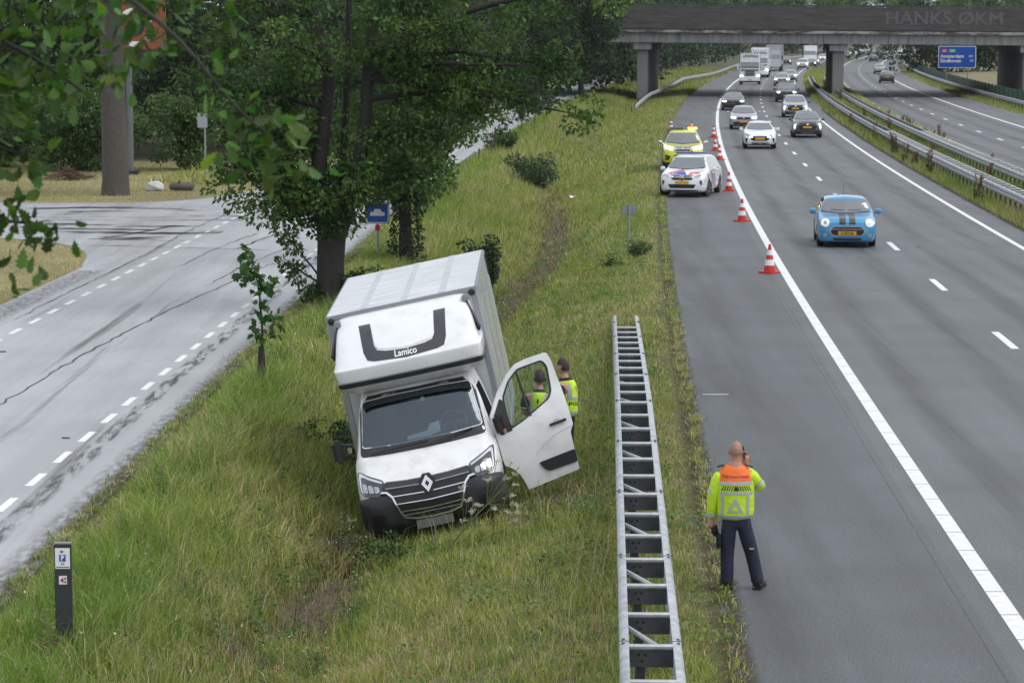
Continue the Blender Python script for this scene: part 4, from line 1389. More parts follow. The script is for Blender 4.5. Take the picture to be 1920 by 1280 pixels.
def dock(seed, h_):
    r = np.random.default_rng(seed)
    root = thing('dock_plant', 'rust-brown dock plant standing among the median guard rails', 'plant', (0, 0, 0), group='rusty dock plants in the median')
    st = MB(); C = []; K = []; D = []
    for s_ in range(4):
        a = r.uniform(0, 6.28); e = np.array([math.cos(a) * .2, math.sin(a) * .2, h_ * r.uniform(.75, 1)])
        P_ = bend((0, 0, 0), e, 5, r, .03); st.tube(P_, .012, 5)
        n = 130
        t = r.uniform(.5, 1, n)
        C.append(P_[0] + (P_[-1] - P_[0]) * t[:, None] + r.normal(0, .045, (n, 3))); D.append(r.normal(size=(n, 3)) + np.array([0, 0, .8])); K.append(vary(RUST[r.integers(3)], n, r))
    n = 60
    a = r.uniform(0, 6.28, n); q = np.stack([np.cos(a) * .12, np.sin(a) * .12, r.uniform(.05, .45, n)], 1)
    C.append(q); D.append(np.stack([np.cos(a), np.sin(a), .3 + 0 * a], 1)); K.append(vary((.08, .13, .035), n, r))
    C = np.concatenate(C)
    S = np.concatenate([r.uniform(.04, .075, len(C) - n), r.uniform(.14, .26, n)])
    v, f, c = leaf_arrays(C, S, np.concatenate(D), T_QUAD, r, np.concatenate(K))
    st.build('stems', DRY, root); tag(link('seed_heads', raw_mesh('seed_heads', v, f, c), root, LEAF), kind='stuff')
    return root


docks = [dock(1, 1.35), dock(2, 1.1), dock(3, 1.6)]
DK = [(95, 10.3), (112, 10.6), (100, 8.75), (118, 8.7), (126, 8.75), (129, 8.6), (137, 8.7), (141, 8.9), (121, 11.8), (132, 10.2), (144, 11.8), (147, 11.9), (150, 11.8), (152, 11.6), (156, 9.0), (161, 10.2), (163, 11.7), (166, 11.9), (168, 11.8), (171, 11.7), (180, 8.9), (186, 11.8), (190, 10.4), (108, 11.9), (176, 8.8), (230, 11), (236, 10.5), (242, 10.8), (248, 11), (260, 10.2), (270, 10.6), (285, 10.4), (300, 10.6)]
for k, (y_, o_) in enumerate(DK):
    x, yy = offL(y_, o_)
    if k < 3: docks[k].location = (x, yy, .05); docks[k].scale = (.65, .65, .7)
    else: dup(docks[k % 3], (x, yy, .05), (0, 0, k * 1.3), scale=(.62, .62, .55 + .1 * (k % 4)))

# --- cow parsley leaning across the bumper
rng = np.random.default_rng(4)
cp = thing('cow_parsley', 'white-flowered cow parsley leaning across the truck bumper', 'plant', (-.95, 34.9, float(gz(-.95, 34.9))))
base = np.array((0, 0, 0.))
main = np.array([(0, 0, 0), (.3, .1, .38), (.62, .15, .72), (.92, .2, .98)])
st = MB(); st.tube(chaikin(main, 2), np.linspace(.014, .006, len(chaikin(main, 2))), 6)
C, K = [], []
tips = [(.28, .1, .95), (.36, .12, .78), (.5, .1, .72), (.42, .1, .62), (.62, .1, 1.22), (.75, .15, 1.3), (.62, .12, 1.05), (.95, .2, 1.28), (1.02, .2, 1.12), (1.06, .2, 1.22), (1.0, .2, .96), (.92, .2, .82), (.98, .18, .7), (.88, .15, .6), (1.02, .2, .58), (.7, .1, .66), (.85, .2, 1.05), (.3, .1, .5), (.96, .2, .48)]
for q in tips:
    q = np.array(q); j = np.argmin(np.linalg.norm(main[:, :3] - q * np.array([.75, .75, .62]), axis=1))
    st.tube(bend(main[max(j, 1)] if j else main[1], q, 4, rng, .04), .004, 5)
    for u in range(9):
        c0 = q + rng.normal(0, .03, 3) * np.array([1, 1, .5])
        C.append(c0 + rng.normal(0, .009, (9, 3)))
st.build('stem', TWIG, cp, smooth=60)
C = np.concatenate(C); n = len(C)
v, f, c = leaf_arrays(C, rng.uniform(.012, .022, n), rng.normal(size=(n, 3)) + np.array([0, -.5, .8]), T_QUAD, rng, vary((.62, .62, .5), n, rng, .1, .04))
tag(link('flowers', raw_mesh('flowers', v, f, c), cp, LEAF), kind='stuff')

# --- brush pile, boulder, log on the mown grass
rng = np.random.default_rng(6)
bp_ = thing('brush_pile', 'heap of dead brown brushwood on the mown grass left of the trunk', 'brush pile', (-18.9, 113.5, 0))
mb = MB()
for i in range(150):
    a = rng.uniform(0, 6.28); r = abs(rng.normal(0, .5))
    p = np.array([math.cos(a) * r * 1.3, math.sin(a) * r, .02 + .5 * math.exp(-r * 1.8) * rng.uniform(0, 1)])
    d = rng.normal(size=3) * np.array([1, .6, .3]); d /= np.linalg.norm(d)
    mb.tube([p - d * .35, p + d * .05 + np.array([0, 0, .03]), p + d * .4], [.014, .012, .005], 4)
mb.build('branches', DRY, bp_)


def rock(name, label, loc, dims, seed, m, cat):
    r = np.random.default_rng(seed)
    bm = bmesh.new(); bmesh.ops.create_icosphere(bm, subdivisions=3, radius=1)
    ph = r.uniform(0, 6, 6)
    for v_ in bm.verts:
        c0 = v_.co.copy()
        k = 1 + .16 * math.sin(2.3 * c0.x + ph[0]) * math.cos(2.9 * c0.y + ph[1]) + .09 * math.sin(6 * c0.z + ph[2] + 4 * c0.x) + .05 * math.sin(9 * c0.y + ph[3])
        v_.co = Vector((c0.x * dims[0], c0.y * dims[1], max(c0.z, -.5) * dims[2])) * k
    me = bpy.data.meshes.new(name); bm.to_mesh(me); bm.free(); shade(me)
    o = link(name, me, None, m); o.location = loc
    return tag(o, label, cat)


rock('boulder', 'pale white boulder right of the thick trunk', (-14.15, 105.8, .12), (.36, .3, .24), 1, mat('pale_stone', (.55, .56, .57), .8, var=.25, vscale=4, bump=.5, bscale=9), 'boulder')
lg = thing('fallen_log', 'short weathered grey log lying right of the white boulder', 'log', (-13.1, 105.6, .17), rot=(0, 0, rad(-12)))
MB().tube([(-.5, 0, 0), (-.3, .03, .02), (0, 0, .0), (.3, -.02, .02), (.5, 0, 0)], [.15, .18, .17, .19, .16], 12).build('wood', mat('grey_log_wood', (.14, .12, .10), .9, var=.35, vscale=9, bump=.9, bscale=18), lg, smooth=60)
MB().tube([(-.1, -.05, .1), (-.05, -.15, .26)], [.05, .035], 8).build('branch_stub', DRY, lg)

# ------------------------------------------------------------------ grass
GREENC, YELC, STRAWC, BROWNC, DARKC = [np.array(c_) for c_ in ((.18, .285, .05), (.32, .355, .082), (.52, .45, .25), (.13, .09, .06), (.085, .165, .035))]


def grass(name, x, y, h, w, rng, mixfn, lean=.45, two=True):
    n = len(x)
    z = gz(x, y) - .02
    a = rng.uniform(0, 2 * math.pi, n)
    la = rng.uniform(0, 2 * math.pi, n) + .8 * wob(x * .8 + 9, y * .6)
    h = h * rng.uniform(.55, 1.25, n)
    ln = h * rng.uniform(.15, lean * 2.2, n)
    wx, wy = np.cos(a) * w / 2, np.sin(a) * w / 2
    lx, ly = np.cos(la) * ln, np.sin(la) * ln
    zz = np.zeros(n)
    b0 = np.stack([x - wx, y - wy, z], 1); b1 = np.stack([x + wx, y + wy, z], 1)
    if two:
        m0 = np.stack([x - wx * .8 + lx * .3, y - wy * .8 + ly * .3, z + h * .6], 1); m1 = np.stack([x + wx * .8 + lx * .3, y + wy * .8 + ly * .3, z + h * .6], 1)
        t = np.stack([x + lx, y + ly, z + h * np.sqrt(np.maximum(.1, 1 - (ln / h) ** 2 * .45))], 1)
        v = np.stack([b0, b1, m0, m1, t], 1).reshape(-1, 3)
        f = (np.array([[0, 1, 3], [0, 3, 2], [2, 3, 4]])[None] + (np.arange(n) * 5)[:, None, None]).reshape(-1, 3); k = 5
    else:
        t = np.stack([x + lx, y + ly, z + h], 1)
        v = np.stack([b0, b1, t], 1).reshape(-1, 3); f = (np.array([[0, 1, 2]])[None] + (np.arange(n) * 3)[:, None, None]).reshape(-1, 3); k = 3
    c = np.repeat(mixfn(x, y, rng), k, 0)
    return tag(link(name, raw_mesh(name, v, f, c), None, GRASS), kind='stuff')


def mix_verge(x, y, rng):
    n = len(x)
    g = .5 + .9 * wob(x * .55 + 3, y * .33) + rng.normal(0, .28, n)
    s_ = .36 + .5 * wob(x * .45, y * .21 + 5) + .35 * wob(x * 1.1 + 2, y * .6) + rng.normal(0, .2, n)
    near_l = np.exp(-((x - Re(y) - .8) / .7) ** 2)        # fresh green along the wet road
    s_ = s_ - .35 * near_l + .25 * np.exp(-((x - Se(y) + .25) / .35) ** 2)
    cx_, cy_ = np.floor((x + .13 * np.sin(5.1 * y)) / .27), np.floor((y + .16 * np.sin(4.3 * x)) / .34)   # tussocks
    h1 = np.modf(np.abs(np.sin(cx_ * 12.9898 + cy_ * 78.233) * 43758.5453))[0]
    h2 = np.modf(np.abs(np.sin(cx_ * 39.346 + cy_ * 11.135) * 24634.6345))[0]
    g = g + .14 - .5 * near_l + (h1 - .5) * .75
    s_ = s_ + (h2 - .5) * .7
    k = np.clip(g, 0, 1)[:, None]
    c = GREENC * (1 - k) + YELC * k
    st = (rng.uniform(0, 1, n) < np.clip(s_ * .68, .05, .8))[:, None]
    c = np.where(st, STRAWC * rng.uniform(.7, 1.1, (n, 1)), c)
    d = (rng.uniform(0, 1, n) < dirt_amt(x, y) * .75)[:, None]
    c = np.where(d, BROWNC * rng.uniform(.7, 1.4, (n, 1)), c)
    ed = (rng.uniform(0, 1, n) < .1 + .35 * (h1 > .82))[:, None]
    c = np.where(ed & ~st, DARKC, c)
    return np.clip(c * np.exp(rng.normal(0, .2, (n, 1))), 0, .8)


def mix_mown(x, y, rng):
    n = len(x)
    k = np.clip(.55 + .8 * wob(x * .5, y * .35) + rng.normal(0, .3, n), 0, 1)[:, None]
    c = (YELC * .9) * (1 - k) + STRAWC * .85 * k
    return np.clip(c * np.exp(rng.normal(0, .2, (n, 1))), 0, .8)


rng = np.random.default_rng(100)


def scatter(y0, y1, fa, fb, dens, rng):
    ya = np.linspace(y0, y1, 60); wd = np.array([fb(t) - fa(t) for t in ya]); area = float(np.sum((wd[1:] + wd[:-1]) / 2 * np.diff(ya)))
    n = int(area * dens)
    y = rng.uniform(y0, y1, n * 2); p = rng.uniform(0, 1, n * 2)
    keep = rng.uniform(0, wd.max(), n * 2) < np.interp(y, ya, wd)
    y, p = y[keep][:n], p[keep][:n]
    x = fa(y) + (fb(y) - fa(y)) * p
    return x, y


def thin(x, y, rng, on_track=.7):
    k = rng.uniform(0, 1, len(x)) > dirt_amt(x, y) * on_track
    b = ditch_x(y); e = 1.0
    return x[k], y[k]


def verge_h(x, y, base):
    lb = np.exp(-((x - (Re(y) + ditch_x(y)) / 2) / 1.1) ** 2)
    ed = np.clip(np.minimum(x - Re(y), Se(y) - x) / .4, .35, 1)
    return base * (1 - .3 * sstep(.8, 2.2, x - ditch_x(y))) * (1 + .45 * np.exp(-((x - Re(y) - .9) / .6) ** 2)) * (1 + .9 * lb) * ed * (1 - .5 * dirt_amt(x, y)) * np.clip(1 + .5 * wob(x * .9, y * .7) + .45 * wob(x * 2.7 + 4, y * 2.2), .35, 2)


def edge_a(y): return Re(y) - .06 + .14 * np.sin(y * 2.1) * np.sin(y * .83 + 1)


def edge_b(y): return Se(y) + .05 + .13 * np.sin(y * 2.7 + 1) * np.sin(y * .71)


for y0, y1, dens, w, hb, two in ((23.5, 34, 1350, .008, .19, True), (34, 48, 950, .010, .2, True), (48, 75, 420, .014, .22, True), (75, 120, 180, .024, .26, False), (120, 262, 50, .045, .3, False)):
    x, y = scatter(y0, y1, edge_a, edge_b, dens, rng)
    x, y = thin(x, y, rng)
    grass('verge_grass', x, y, verge_h(x, y, hb), w, rng, mix_verge, two=two)
# tall pale seed stalks
x, y = scatter(24, 60, lambda t: Re(t) + .3, lambda t: Se(t) - .4, 16, rng); x, y = thin(x, y, rng, .9)
grass('seed_stalks', x, y, np.full(len(x), .55), .008, rng, lambda a, b, r: np.clip(vary((.36, .33, .17), len(a), r, .2), 0, .8), lean=.5)
# broad-leaved weeds in clusters through the verge, a few white and yellow flower heads
wc = [scatter(24, 90, lambda t: Re(t) + .15, lambda t: Se(t) - .15, .9, rng)]
C, S, D, K = [], [], [], []
for x0, y0 in zip(*wc[0]):
    n = rng.integers(20, 70); r = rng.uniform(.06, .17)
    x = x0 + rng.normal(0, r, n); y = y0 + rng.normal(0, r, n)
    C.append(np.stack([x, y, gz(x, y) + rng.uniform(.04, .26, n)], 1)); S.append(rng.uniform(.03, .075, n))
    a = rng.uniform(0, 6.28, n); D.append(np.stack([np.cos(a), np.sin(a), rng.uniform(-.2, .7, n)], 1))
    K.append(vary([(.10, .20, .045), (.14, .23, .065), (.09, .17, .06), (.2, .23, .08)][rng.integers(4)], n, rng, .2))
v, f, c = leaf_arrays(np.concatenate(C), np.concatenate(S), np.concatenate(D), T_DIAMOND, rng, np.concatenate(K))
tag(link('verge_weeds', raw_mesh('verge_weeds', v, f, c), None, LEAF), kind='stuff')
x, y = scatter(26, 80, lambda t: Re(t) + .3, lambda t: ditch_x(t) + .6, 1.6, rng)
C = np.stack([x, y, gz(x, y) + rng.uniform(.25, .5, len(x))], 1)
v, f, c = leaf_arrays(C, rng.uniform(.025, .05, len(x)), rng.normal(size=(len(x), 3)), T_QUAD, rng, vary((.6, .6, .48), len(x), rng, .1))
tag(link('verge_flowers', raw_mesh('verge_flowers', v, f, c), None, LEAF), kind='stuff')
# rank grass pressed against the truck's front and flank
x = np.concatenate([rng.uniform(-2.9, -1.75, 1800), rng.uniform(-1.75, -.1, 900)]); y = rng.uniform(35.2, 36.3, 2700)
grass('rank_grass', x, y, np.where(x < -1.75, .34, .2), .012, rng, mix_verge)
x = rng.uniform(-3.3, -2.35, 2600); y = rng.uniform(37, 42.5, 2600)
grass('rank_grass', x, y, np.full(len(x), .5), .012, rng, mix_verge)
# taller leafy weeds and flowering stalks on the left bank
C, S, D, K = [], [], [], []
wx, wy = scatter(25, 66, lambda t: Re(t) + .3, lambda t: ditch_x(t) - .1, 1.5, rng)
stk = MB()
for x0, y0 in zip(wx, wy):
    h = rng.uniform(.25, .6); n = int(h * 55); z0 = float(gz(x0, y0)); t = rng.uniform(.15, 1, n); a = rng.uniform(0, 6.28, n)
    lx, ly = rng.normal(0, .12, 2)
    stk.tube([(x0, y0, z0 - .02), (x0 + lx * .5, y0 + ly * .5, z0 + h * .6), (x0 + lx, y0 + ly, z0 + h)], .005, 4, cap=False)
    r = .05 * (1.25 - t)
    C.append(np.stack([x0 + lx * t + r * np.cos(a), y0 + ly * t + r * np.sin(a), z0 + h * t], 1)); S.append(rng.uniform(.05, .12, n) * (1.3 - t)); D.append(np.stack([np.cos(a), np.sin(a), rng.uniform(-.2, .6, n)], 1))
    K.append(vary([(.08, .16, .04), (.12, .20, .055), (.10, .17, .06), (.19, .17, .08)][rng.integers(4)], n, rng, .2))
v, f, c = leaf_arrays(np.concatenate(C), np.concatenate(S), np.concatenate(D), T_DIAMOND, rng, np.concatenate(K))
tag(link('bank_weeds', raw_mesh('bank_weeds', v, f, c), None, LEAF), kind='stuff')
tag(stk.build('bank_weed_stems', TWIG, None), kind='stuff')
# tufts creeping over the asphalt edges
for f_, y0, y1, sg in ((Re, 24, 90, -1), (Se, 22, 110, 1)):
    m = int((y1 - y0) * 7); y = rng.uniform(y0, y1, m) ** 1.0
    k = rng.integers(6, 26, m); yy = np.repeat(y, k) + rng.normal(0, .09, k.sum()); xx = f_(yy) + sg * np.abs(np.repeat(rng.normal(0, .09, m), k)) + rng.normal(0, .05, k.sum())
    n0 = len(xx)
    grass('edge_grass', xx, yy, np.full(n0, .14), .012, rng, mix_verge, lean=.6)
# mown corners on the left
x = rng.uniform(-40, -9.0, 60000); y = rng.uniform(97, 127, 60000)
k = (y > 98.9 + np.where(x > -13.2, (x + 13.2) * 2.6, 0)) & (x < Re(y) - 6.5)
grass('mown_grass', x[k], y[k], np.full(k.sum(), .1), .03, rng, mix_mown, two=False)
x = rng.uniform(-26, -11.0, 45000); y = rng.uniform(52, 83.5, 45000)
jx = np.where(y < 71, Re(y) - 6.93, np.interp(y, [71, 72, 75.4, 78.2, 80.6, 82.2, 83.5], [-11.55, -11.75, -12.1, -12.95, -14.6, -17.2, -24]))
k = x < jx
grass('mown_grass', x[k], y[k], np.full(k.sum(), .1), .022, rng, mix_mown, two=False)
x, y = scatter(110, 330, lambda t: Re(t) - 12, lambda t: Re(t) - 6.3, 14, rng)
grass('rough_grass', x, y, np.full(len(x), .35), .07, rng, mix_verge, two=False)
# median and right verge
x, y = scatter(60, 150, lambda t: L0(t) + 8.45, lambda t: L0(t) + 12.95, 190, rng)
grass('median_grass', x, y, .26 + .14 * wob(x, y * .5), .02, rng, mix_verge, two=False)
x, y = scatter(150, 420, lambda t: L0(t) + 8.5, lambda t: L0(t) + 13.1, 34, rng)
grass('median_grass', x, y, .38 + .15 * wob(x, y * .5), .06, rng, mix_verge, two=False)
x, y = scatter(150, 420, lambda t: L0(t) + 23, lambda t: L0(t) + 26.2, 30, rng)
grass('right_verge_grass', x, y, np.full(len(x), .3), .06, rng, mix_verge, two=False)
x, y = scatter(262, 460, lambda t: L0(t) - 14, lambda t: L0(t) - 3.2, 9, rng)
grass('left_verge_grass', x, y, np.full(len(x), .35), .1, rng, mix_verge, two=False)
# ------------------------------------------------------------------ vehicles
GLASS = mat('dark_car_glass', (.055, .065, .08), .07, var=.35, vscale=1.5, coat=1.0, spec=1.0)
GLASS.node_tree.nodes['Principled BSDF'].inputs['Coat IOR'].default_value = 2.2
TYRE = mat('tyre_rubber', (.016, .016, .017), .75, var=.15)
ALLOY = mat('alloy_rim', (.42, .43, .45), .3, .8, var=.05)
CHROME = mat('chrome_trim', (.75, .76, .78), .18, .9, var=.03)
LAMPOFF = mat('headlamp_glass', (.32, .34, .37), .12, .3, var=.25, vscale=14, coat=.8)
LAMPON = mat('lit_headlamp', (.9, .9, .9), .3, emit=(1, .98, .94), estr=3)
DRL = mat('daytime_lamp', (.8, .8, .8), .3, emit=(.95, .98, 1), estr=1.2)
RINGL = mat('lamp_ring_glow', (.6, .6, .6), .3, emit=(.95, .98, 1), estr=.25)
TAIL = mat('tail_lamp', (.35, .015, .012), .25, var=.1, coat=.6)
GRILLE = mat('black_grille', (.012, .012, .013), .4, var=.2, vscale=30)
NUMB = mat('plate_print', (.02, .02, .02), .5)


def paint(name, col, metal=0.): return mat('paint_' + name, col, .32, metal, var=.035, vscale=1.2, coat=.9)


P_WHITE = paint('white', (.74, .76, .78)); P_GREY = paint('mid_grey', (.16, .165, .17), .3); P_DARK = paint('dark_grey', (.045, .048, .055), .3); P_BLACK = paint('black', (.014, .014, .016))
P_SILVER = paint('silver', (.42, .43, .45), .5); P_BLUE = paint('light_blue', (.04, .25, .47)); P_YEL = paint('signal_yellow', (.62, .62, .03)); P_RED = paint('dark_red', (.10, .03, .03)); P_ANTH = paint('anthracite', (.075, .08, .09), .4)


def loft(st, cap=True, n=1, sec=None):
    """st: rows (y, zlow, zbelt, ztop, wlow, wbelt, wtop) front to rear"""
    S = np.array(chaikin(st, n))
    rows = []
    for y, zl, zb, zt, wl, wb, wt in S:
        h = zb - zl
        half = [(wl * .88, zl), (wl, zl + .06 * h), (wb, zl + .42 * h), (wb * .995, zl + .8 * h), (wb * .97, zb), (wt + (wb * .97 - wt) * .12, zt - (zt - zb) * .16), (wt * .86, zt - (zt - zb) * .02 - .012), (0, zt + .012)]
        half = chaikin(half, 2)
        ring = [(x, y, z) for x, z in half] + [(-x, y, z) for x, z in half[-2::-1]]
        rows.append(ring)
    m = len(rows[0])
    mb = MB(); mb.v = [tuple(map(float, p)) for r in rows for p in r]
    for i in range(len(rows) - 1):
        for j in range(m):
            j2 = (j + 1) % m
            mb.f.append((i * m + j, i * m + j2, (i + 1) * m + j2, (i + 1) * m + j))
    mb.f.append(tuple(range(m))[::-1]); mb.f.append(tuple((len(rows) - 1) * m + j for j in range(m)))
    return mb


def car_body(L_, W_, H_, hood=.66, cowl=.27, rf=.44, rr_=.80, rw=.93, nose=.5, tail=.62, zl=.16, belt=.655, hatch=True, rl=None, twf=.62, sq=0):
    w = W_ / 2; y0 = -L_ / 2
    Y = lambda t: y0 + t * L_
    z = lambda t: t * H_
    bl = z(belt)
    st = [(Y(0), z(zl) + .06, z(nose) * .78, z(nose), w * .72, w * .78, w * .62),
          (Y(.012), z(zl) + .02, z(nose) * .93, z(nose) + .03, w * .84, w * .9, w * .74),
          (Y(.05), z(zl), z(hood) * .86, z(hood) * .945, w * .9, w * .965, w * .82),
          (Y(.12), z(zl) - .02, z(hood) * .9, z(hood) * .99, w * .95, w, w * .84),
          (Y(cowl - .03), z(zl) - .03, bl * .985, z(hood) + .05, w * .96, w, w * .86),
          (Y(cowl), z(zl) - .03, bl, z(hood) + .075, w * .96, w, w * .85),
          (Y(cowl + .02), z(zl) - .03, bl, z(hood) + .12, w * .96, w, w * .82),
          (Y(rf - .015), z(zl) - .03, bl, H_ - .06, w * .96, w, w * (twf + .02)),
          (Y(rf + .02), z(zl) - .03, bl, H_ - .025, w * .96, w, w * twf),
          (Y((rf + rr_) / 2), z(zl) - .03, bl * 1.01, H_ - .01, w * .96, w, w * (twf + .01)),
          (Y(rr_), z(zl) - .02, bl * 1.03, H_ - .06, w * .96, w, w * (twf - .0)),
          (Y(rr_ + .02), z(zl) - .02, bl * 1.03, H_ - .08, w * .96, w, w * (twf - .01)),
          (Y(rw), z(zl), bl * 1.03, bl * 1.1, w * .94, w * .97, w * .78),
          (Y(.975), z(zl) + .02, bl * 1.0, bl * 1.05, w * .9, w * .93, w * .76),
          (Y(1), z(zl) + .12, bl * .88, z(tail), w * .82, w * .85, w * .72)]
    return loft(st)


def wheel(root, x, y, r, wd, side, steer=0, spokes=5, rimm=None):
    t = MB().lathe([(r * .62, -wd / 2), (r * .93, -wd / 2), (r, -wd / 2 + .03), (r, wd / 2 - .03), (r * .93, wd / 2), (r * .62, wd / 2)], 28, 'x').build('wheel', TYRE, root, smooth=40)
    t.location = (x, y, r); t.rotation_euler = (0, 0, steer)
    mb = MB().lathe([(r * .64, side * wd * .3), (r * .64, side * wd * .47), (r * .57, side * wd * .48), (r * .56, side * wd * .34), (.02, side * wd * .34)], 24, 'x')
    for k in range(spokes):
        a = 2 * math.pi * k / spokes
        mb.beam((side * wd * .42, .05 * math.cos(a), .05 * math.sin(a)), (side * wd * .44, r * .58 * math.cos(a), r * .58 * math.sin(a)), .03, .055)
    mb.tube([(side * wd * .3, 0, 0), (side * wd * .48, 0, 0)], .05, 10)
    mb.build('rim', rimm or ALLOY, t, smooth=30)
    return t


def Px(me_or_bvh, name, m, root, loops, side='front', off=.006, depth=.03, maxlen=.1, mir=False, smooth=True, clip=False):
    o = []
    for lp in ([loops, mirror_loops(loops)] if mir else [loops]):
        me = proj(me_or_bvh, lp, side, off, depth, maxlen, clip)
        if smooth: shade(me, 35)
        o.append(link(name, me, root, m))
    return o


def mk_car(name, label, cat, L_, W_, H_, pm, spec, group=None, wheel_r=.32, mirrors=True, rear=False, mirror_m=None, **kw):
    """car facing -y"""
    root = thing(name, label, cat, group=group)
    mbd = car_body(L_, W_, H_, **kw)
    body = mbd.build('body', pm, root, smooth=55)
    B = bvh_of(body.data)
    w, y0 = W_ / 2, -L_ / 2
    K = lambda lp: [(x * w, z * H_) for x, z in lp]
    kc, krf, krr, krw = kw.get('cowl', .27), kw.get('rf', .44), kw.get('rr_', .80), kw.get('rw', .93)
    bl = kw.get('belt', .655); tw = kw.get('twf', .62); hd = kw.get('hood', .66)
    zc = hd + .085
    ws = corner(K([(-.86, zc - .01), (-.4, zc - .035), (.4, zc - .035), (.86, zc - .01), (tw + .015, .935), (-(tw + .015), .935)]), .06)
    Px(B, 'windshield', GLASS, root, [ws], 'front', .01, maxlen=.07)
    Px(B, 'rear_window', GLASS, root, [corner(K([(-.76, .72), (.76, .72), (tw - .02, .915), (-(tw - .02), .915)]), .06)], 'rear')
    # side glass
    yA, yB, yC, yD = y0 + (kc + .055) * L_, y0 + (krf + .01) * L_, y0 + krr * L_, y0 + (krw - .035) * L_
    ym = y0 + (krf + (krr - krf) * .38) * L_
    z0, z1 = (bl + .02) * H_, .945 * H_
    f1 = corner([(yA, z0), (ym - .04, z0 + .01), (ym - .04, z1), (yB + .03, z1 - .03)], .03)
    f2 = corner([(ym + .04, z0 + .01), (yD - .12, z0 + .05), (yC - .02, z1 - .05), (ym + .04, z1)], .05)
    for sd in ('left', 'right'):
        Px(B, 'side_window', GLASS, root, [f1], sd); Px(B, 'side_window', GLASS, root, [f2], sd)
        yf, yr = y0 + .2 * L_, y0 + .80 * L_
        for yy in (yf, yr):
            an = np.linspace(0, 2 * math.pi, 20, endpoint=False)
            lp = [(yy + (wheel_r + .05) * math.cos(t), max(kw.get('zl', .16) * H_ - .02, wheel_r + (wheel_r + .05) * math.sin(t))) for t in an]
            Px(B, 'wheel_arch', BLACK, root, [lp], sd, off=.004)
    Px(B, 'scuttle', BLACK, root, [[(-.84 * w, (zc - .035) * H_), (0, (zc - .062) * H_), (.84 * w, (zc - .035) * H_), (.84 * w, (zc - .008) * H_), (.4 * w, (zc - .035) * H_), (-.4 * w, (zc - .035) * H_), (-.84 * w, (zc - .008) * H_)]], 'front', .004)
    for nm, m, lp, mir, off in spec.get('front', []):
        Px(B, nm, m, root, [corner(K(lp), .02)], 'front', off, mir=mir)
    for nm, m, lp, mir, off in spec.get('rear', []):
        Px(B, nm, m, root, [corner(K(lp), .02)], 'rear', off, mir=mir)
    for sx in (-1, 1):
        wheel(root, sx * (w - .11), y0 + .2 * L_, wheel_r, .2, sx); wheel(root, sx * (w - .11), y0 + .80 * L_, wheel_r, .2, sx)
        if mirrors:
            mb = MB().lathe([(.02, -.07), (.075, -.05), (.09, 0), (.085, .05), (.04, .06)], 12, 'y', (sx * (w + .1), y0 + (kc + .09) * L_, (bl + .045) * H_))
            for i_, v_ in enumerate(mb.v): mb.v[i_] = ((v_[0] - sx * (w + .1)) * 1.25 + sx * (w + .1), v_[1], v_[2])
            mb.tube([(sx * (w - .06), y0 + (kc + .09) * L_, bl * H_), (sx * (w + .06), y0 + (kc + .09) * L_, (bl + .02) * H_)], .025, 6)
            mb.build('mirror', mirror_m or pm, root, smooth=50)
    MB().box((0, 0, .27), (W_ * .84, L_ * .86, .16)).build('underbody', BLACK, root)
    root['bvh'] = 0
    del root['bvh']
    return root, B, body


def plate_parts(root, B, z, m=PLYEL, text=None, w=.52, h=.11, side='front', x=0):
    Px(B, 'licence_plate', m, root, [[(x - w / 2, z - h / 2), (x + w / 2, z - h / 2), (x + w / 2, z + h / 2), (x - w / 2, z + h / 2)]], side, .025, .03, .3)


FR_HATCH = {'front': [('headlight', LAMPOFF, [(.52, .50), (.9, .60), (.97, .60), (.93, .52), (.62, .45)], True, .006), ('fog_light', LAMPON, [(.42, .475), (.64, .46), (.60, .42), (.46, .42)], True, .014), ('grille', GRILLE, [(-.5, .47), (.5, .47), (.58, .36), (.4, .30), (-.4, .30), (-.58, .36)], False, .006),
                      ('air_intake', GRILLE, [(-.55, .23), (.55, .23), (.48, .165), (-.48, .165)], False, .006), ('side_intake', GRILLE, [(.72, .40), (.9, .40), (.86, .23), (.80, .23)], True, .006), ('bumper_trim', LAMPOFF, [(-.5, .27), (.5, .27), (.48, .245), (-.48, .245)], False, .01)],
            'rear': [('tail_light', TAIL, [(.6, .62), (.97, .66), (.97, .52), (.66, .54)], True, .006), ('bumper', BLACK, [(-.8, .3), (.8, .3), (.75, .19), (-.75, .19)], False, .006)]}
FR_SUV = {'front': [('headlight', LAMPOFF, [(.56, .575), (.93, .61), (.93, .53), (.62, .52)], True, .006), ('daytime_lamp', DRL, [(.74, .52), (.9, .52), (.93, .33), (.84, .31)], True, .012), ('grille', GRILLE, [(-.56, .56), (.56, .56), (.64, .40), (.48, .31), (-.48, .31), (-.64, .40)], False, .006),
                    ('badge', CHROME, [(-.05, .54), (.05, .54), (.05, .48), (-.05, .48)], False, .02), ('air_intake', BLACK, [(-.8, .27), (.8, .27), (.74, .16), (-.74, .16)], False, .008), ('skid_plate', LAMPOFF, [(-.5, .2), (.5, .2), (.46, .165), (-.46, .165)], False, .014)],
          'rear': FR_HATCH['rear']}
FR_ON = {'front': [('headlight', LAMPON, [(.56, .53), (.93, .56), (.92, .48), (.6, .46)], True, .006), ('grille', GRILLE, [(-.5, .53), (.5, .53), (.48, .43), (-.48, .43)], False, .006), ('air_intake', BLACK, [(-.78, .33), (.78, .33), (.72, .19), (-.72, .19)], False, .006), ('badge', CHROME, [(-.05, .5), (.05, .5), (.05, .45), (-.05, .45)], False, .02)],
         'rear': FR_HATCH['rear']}


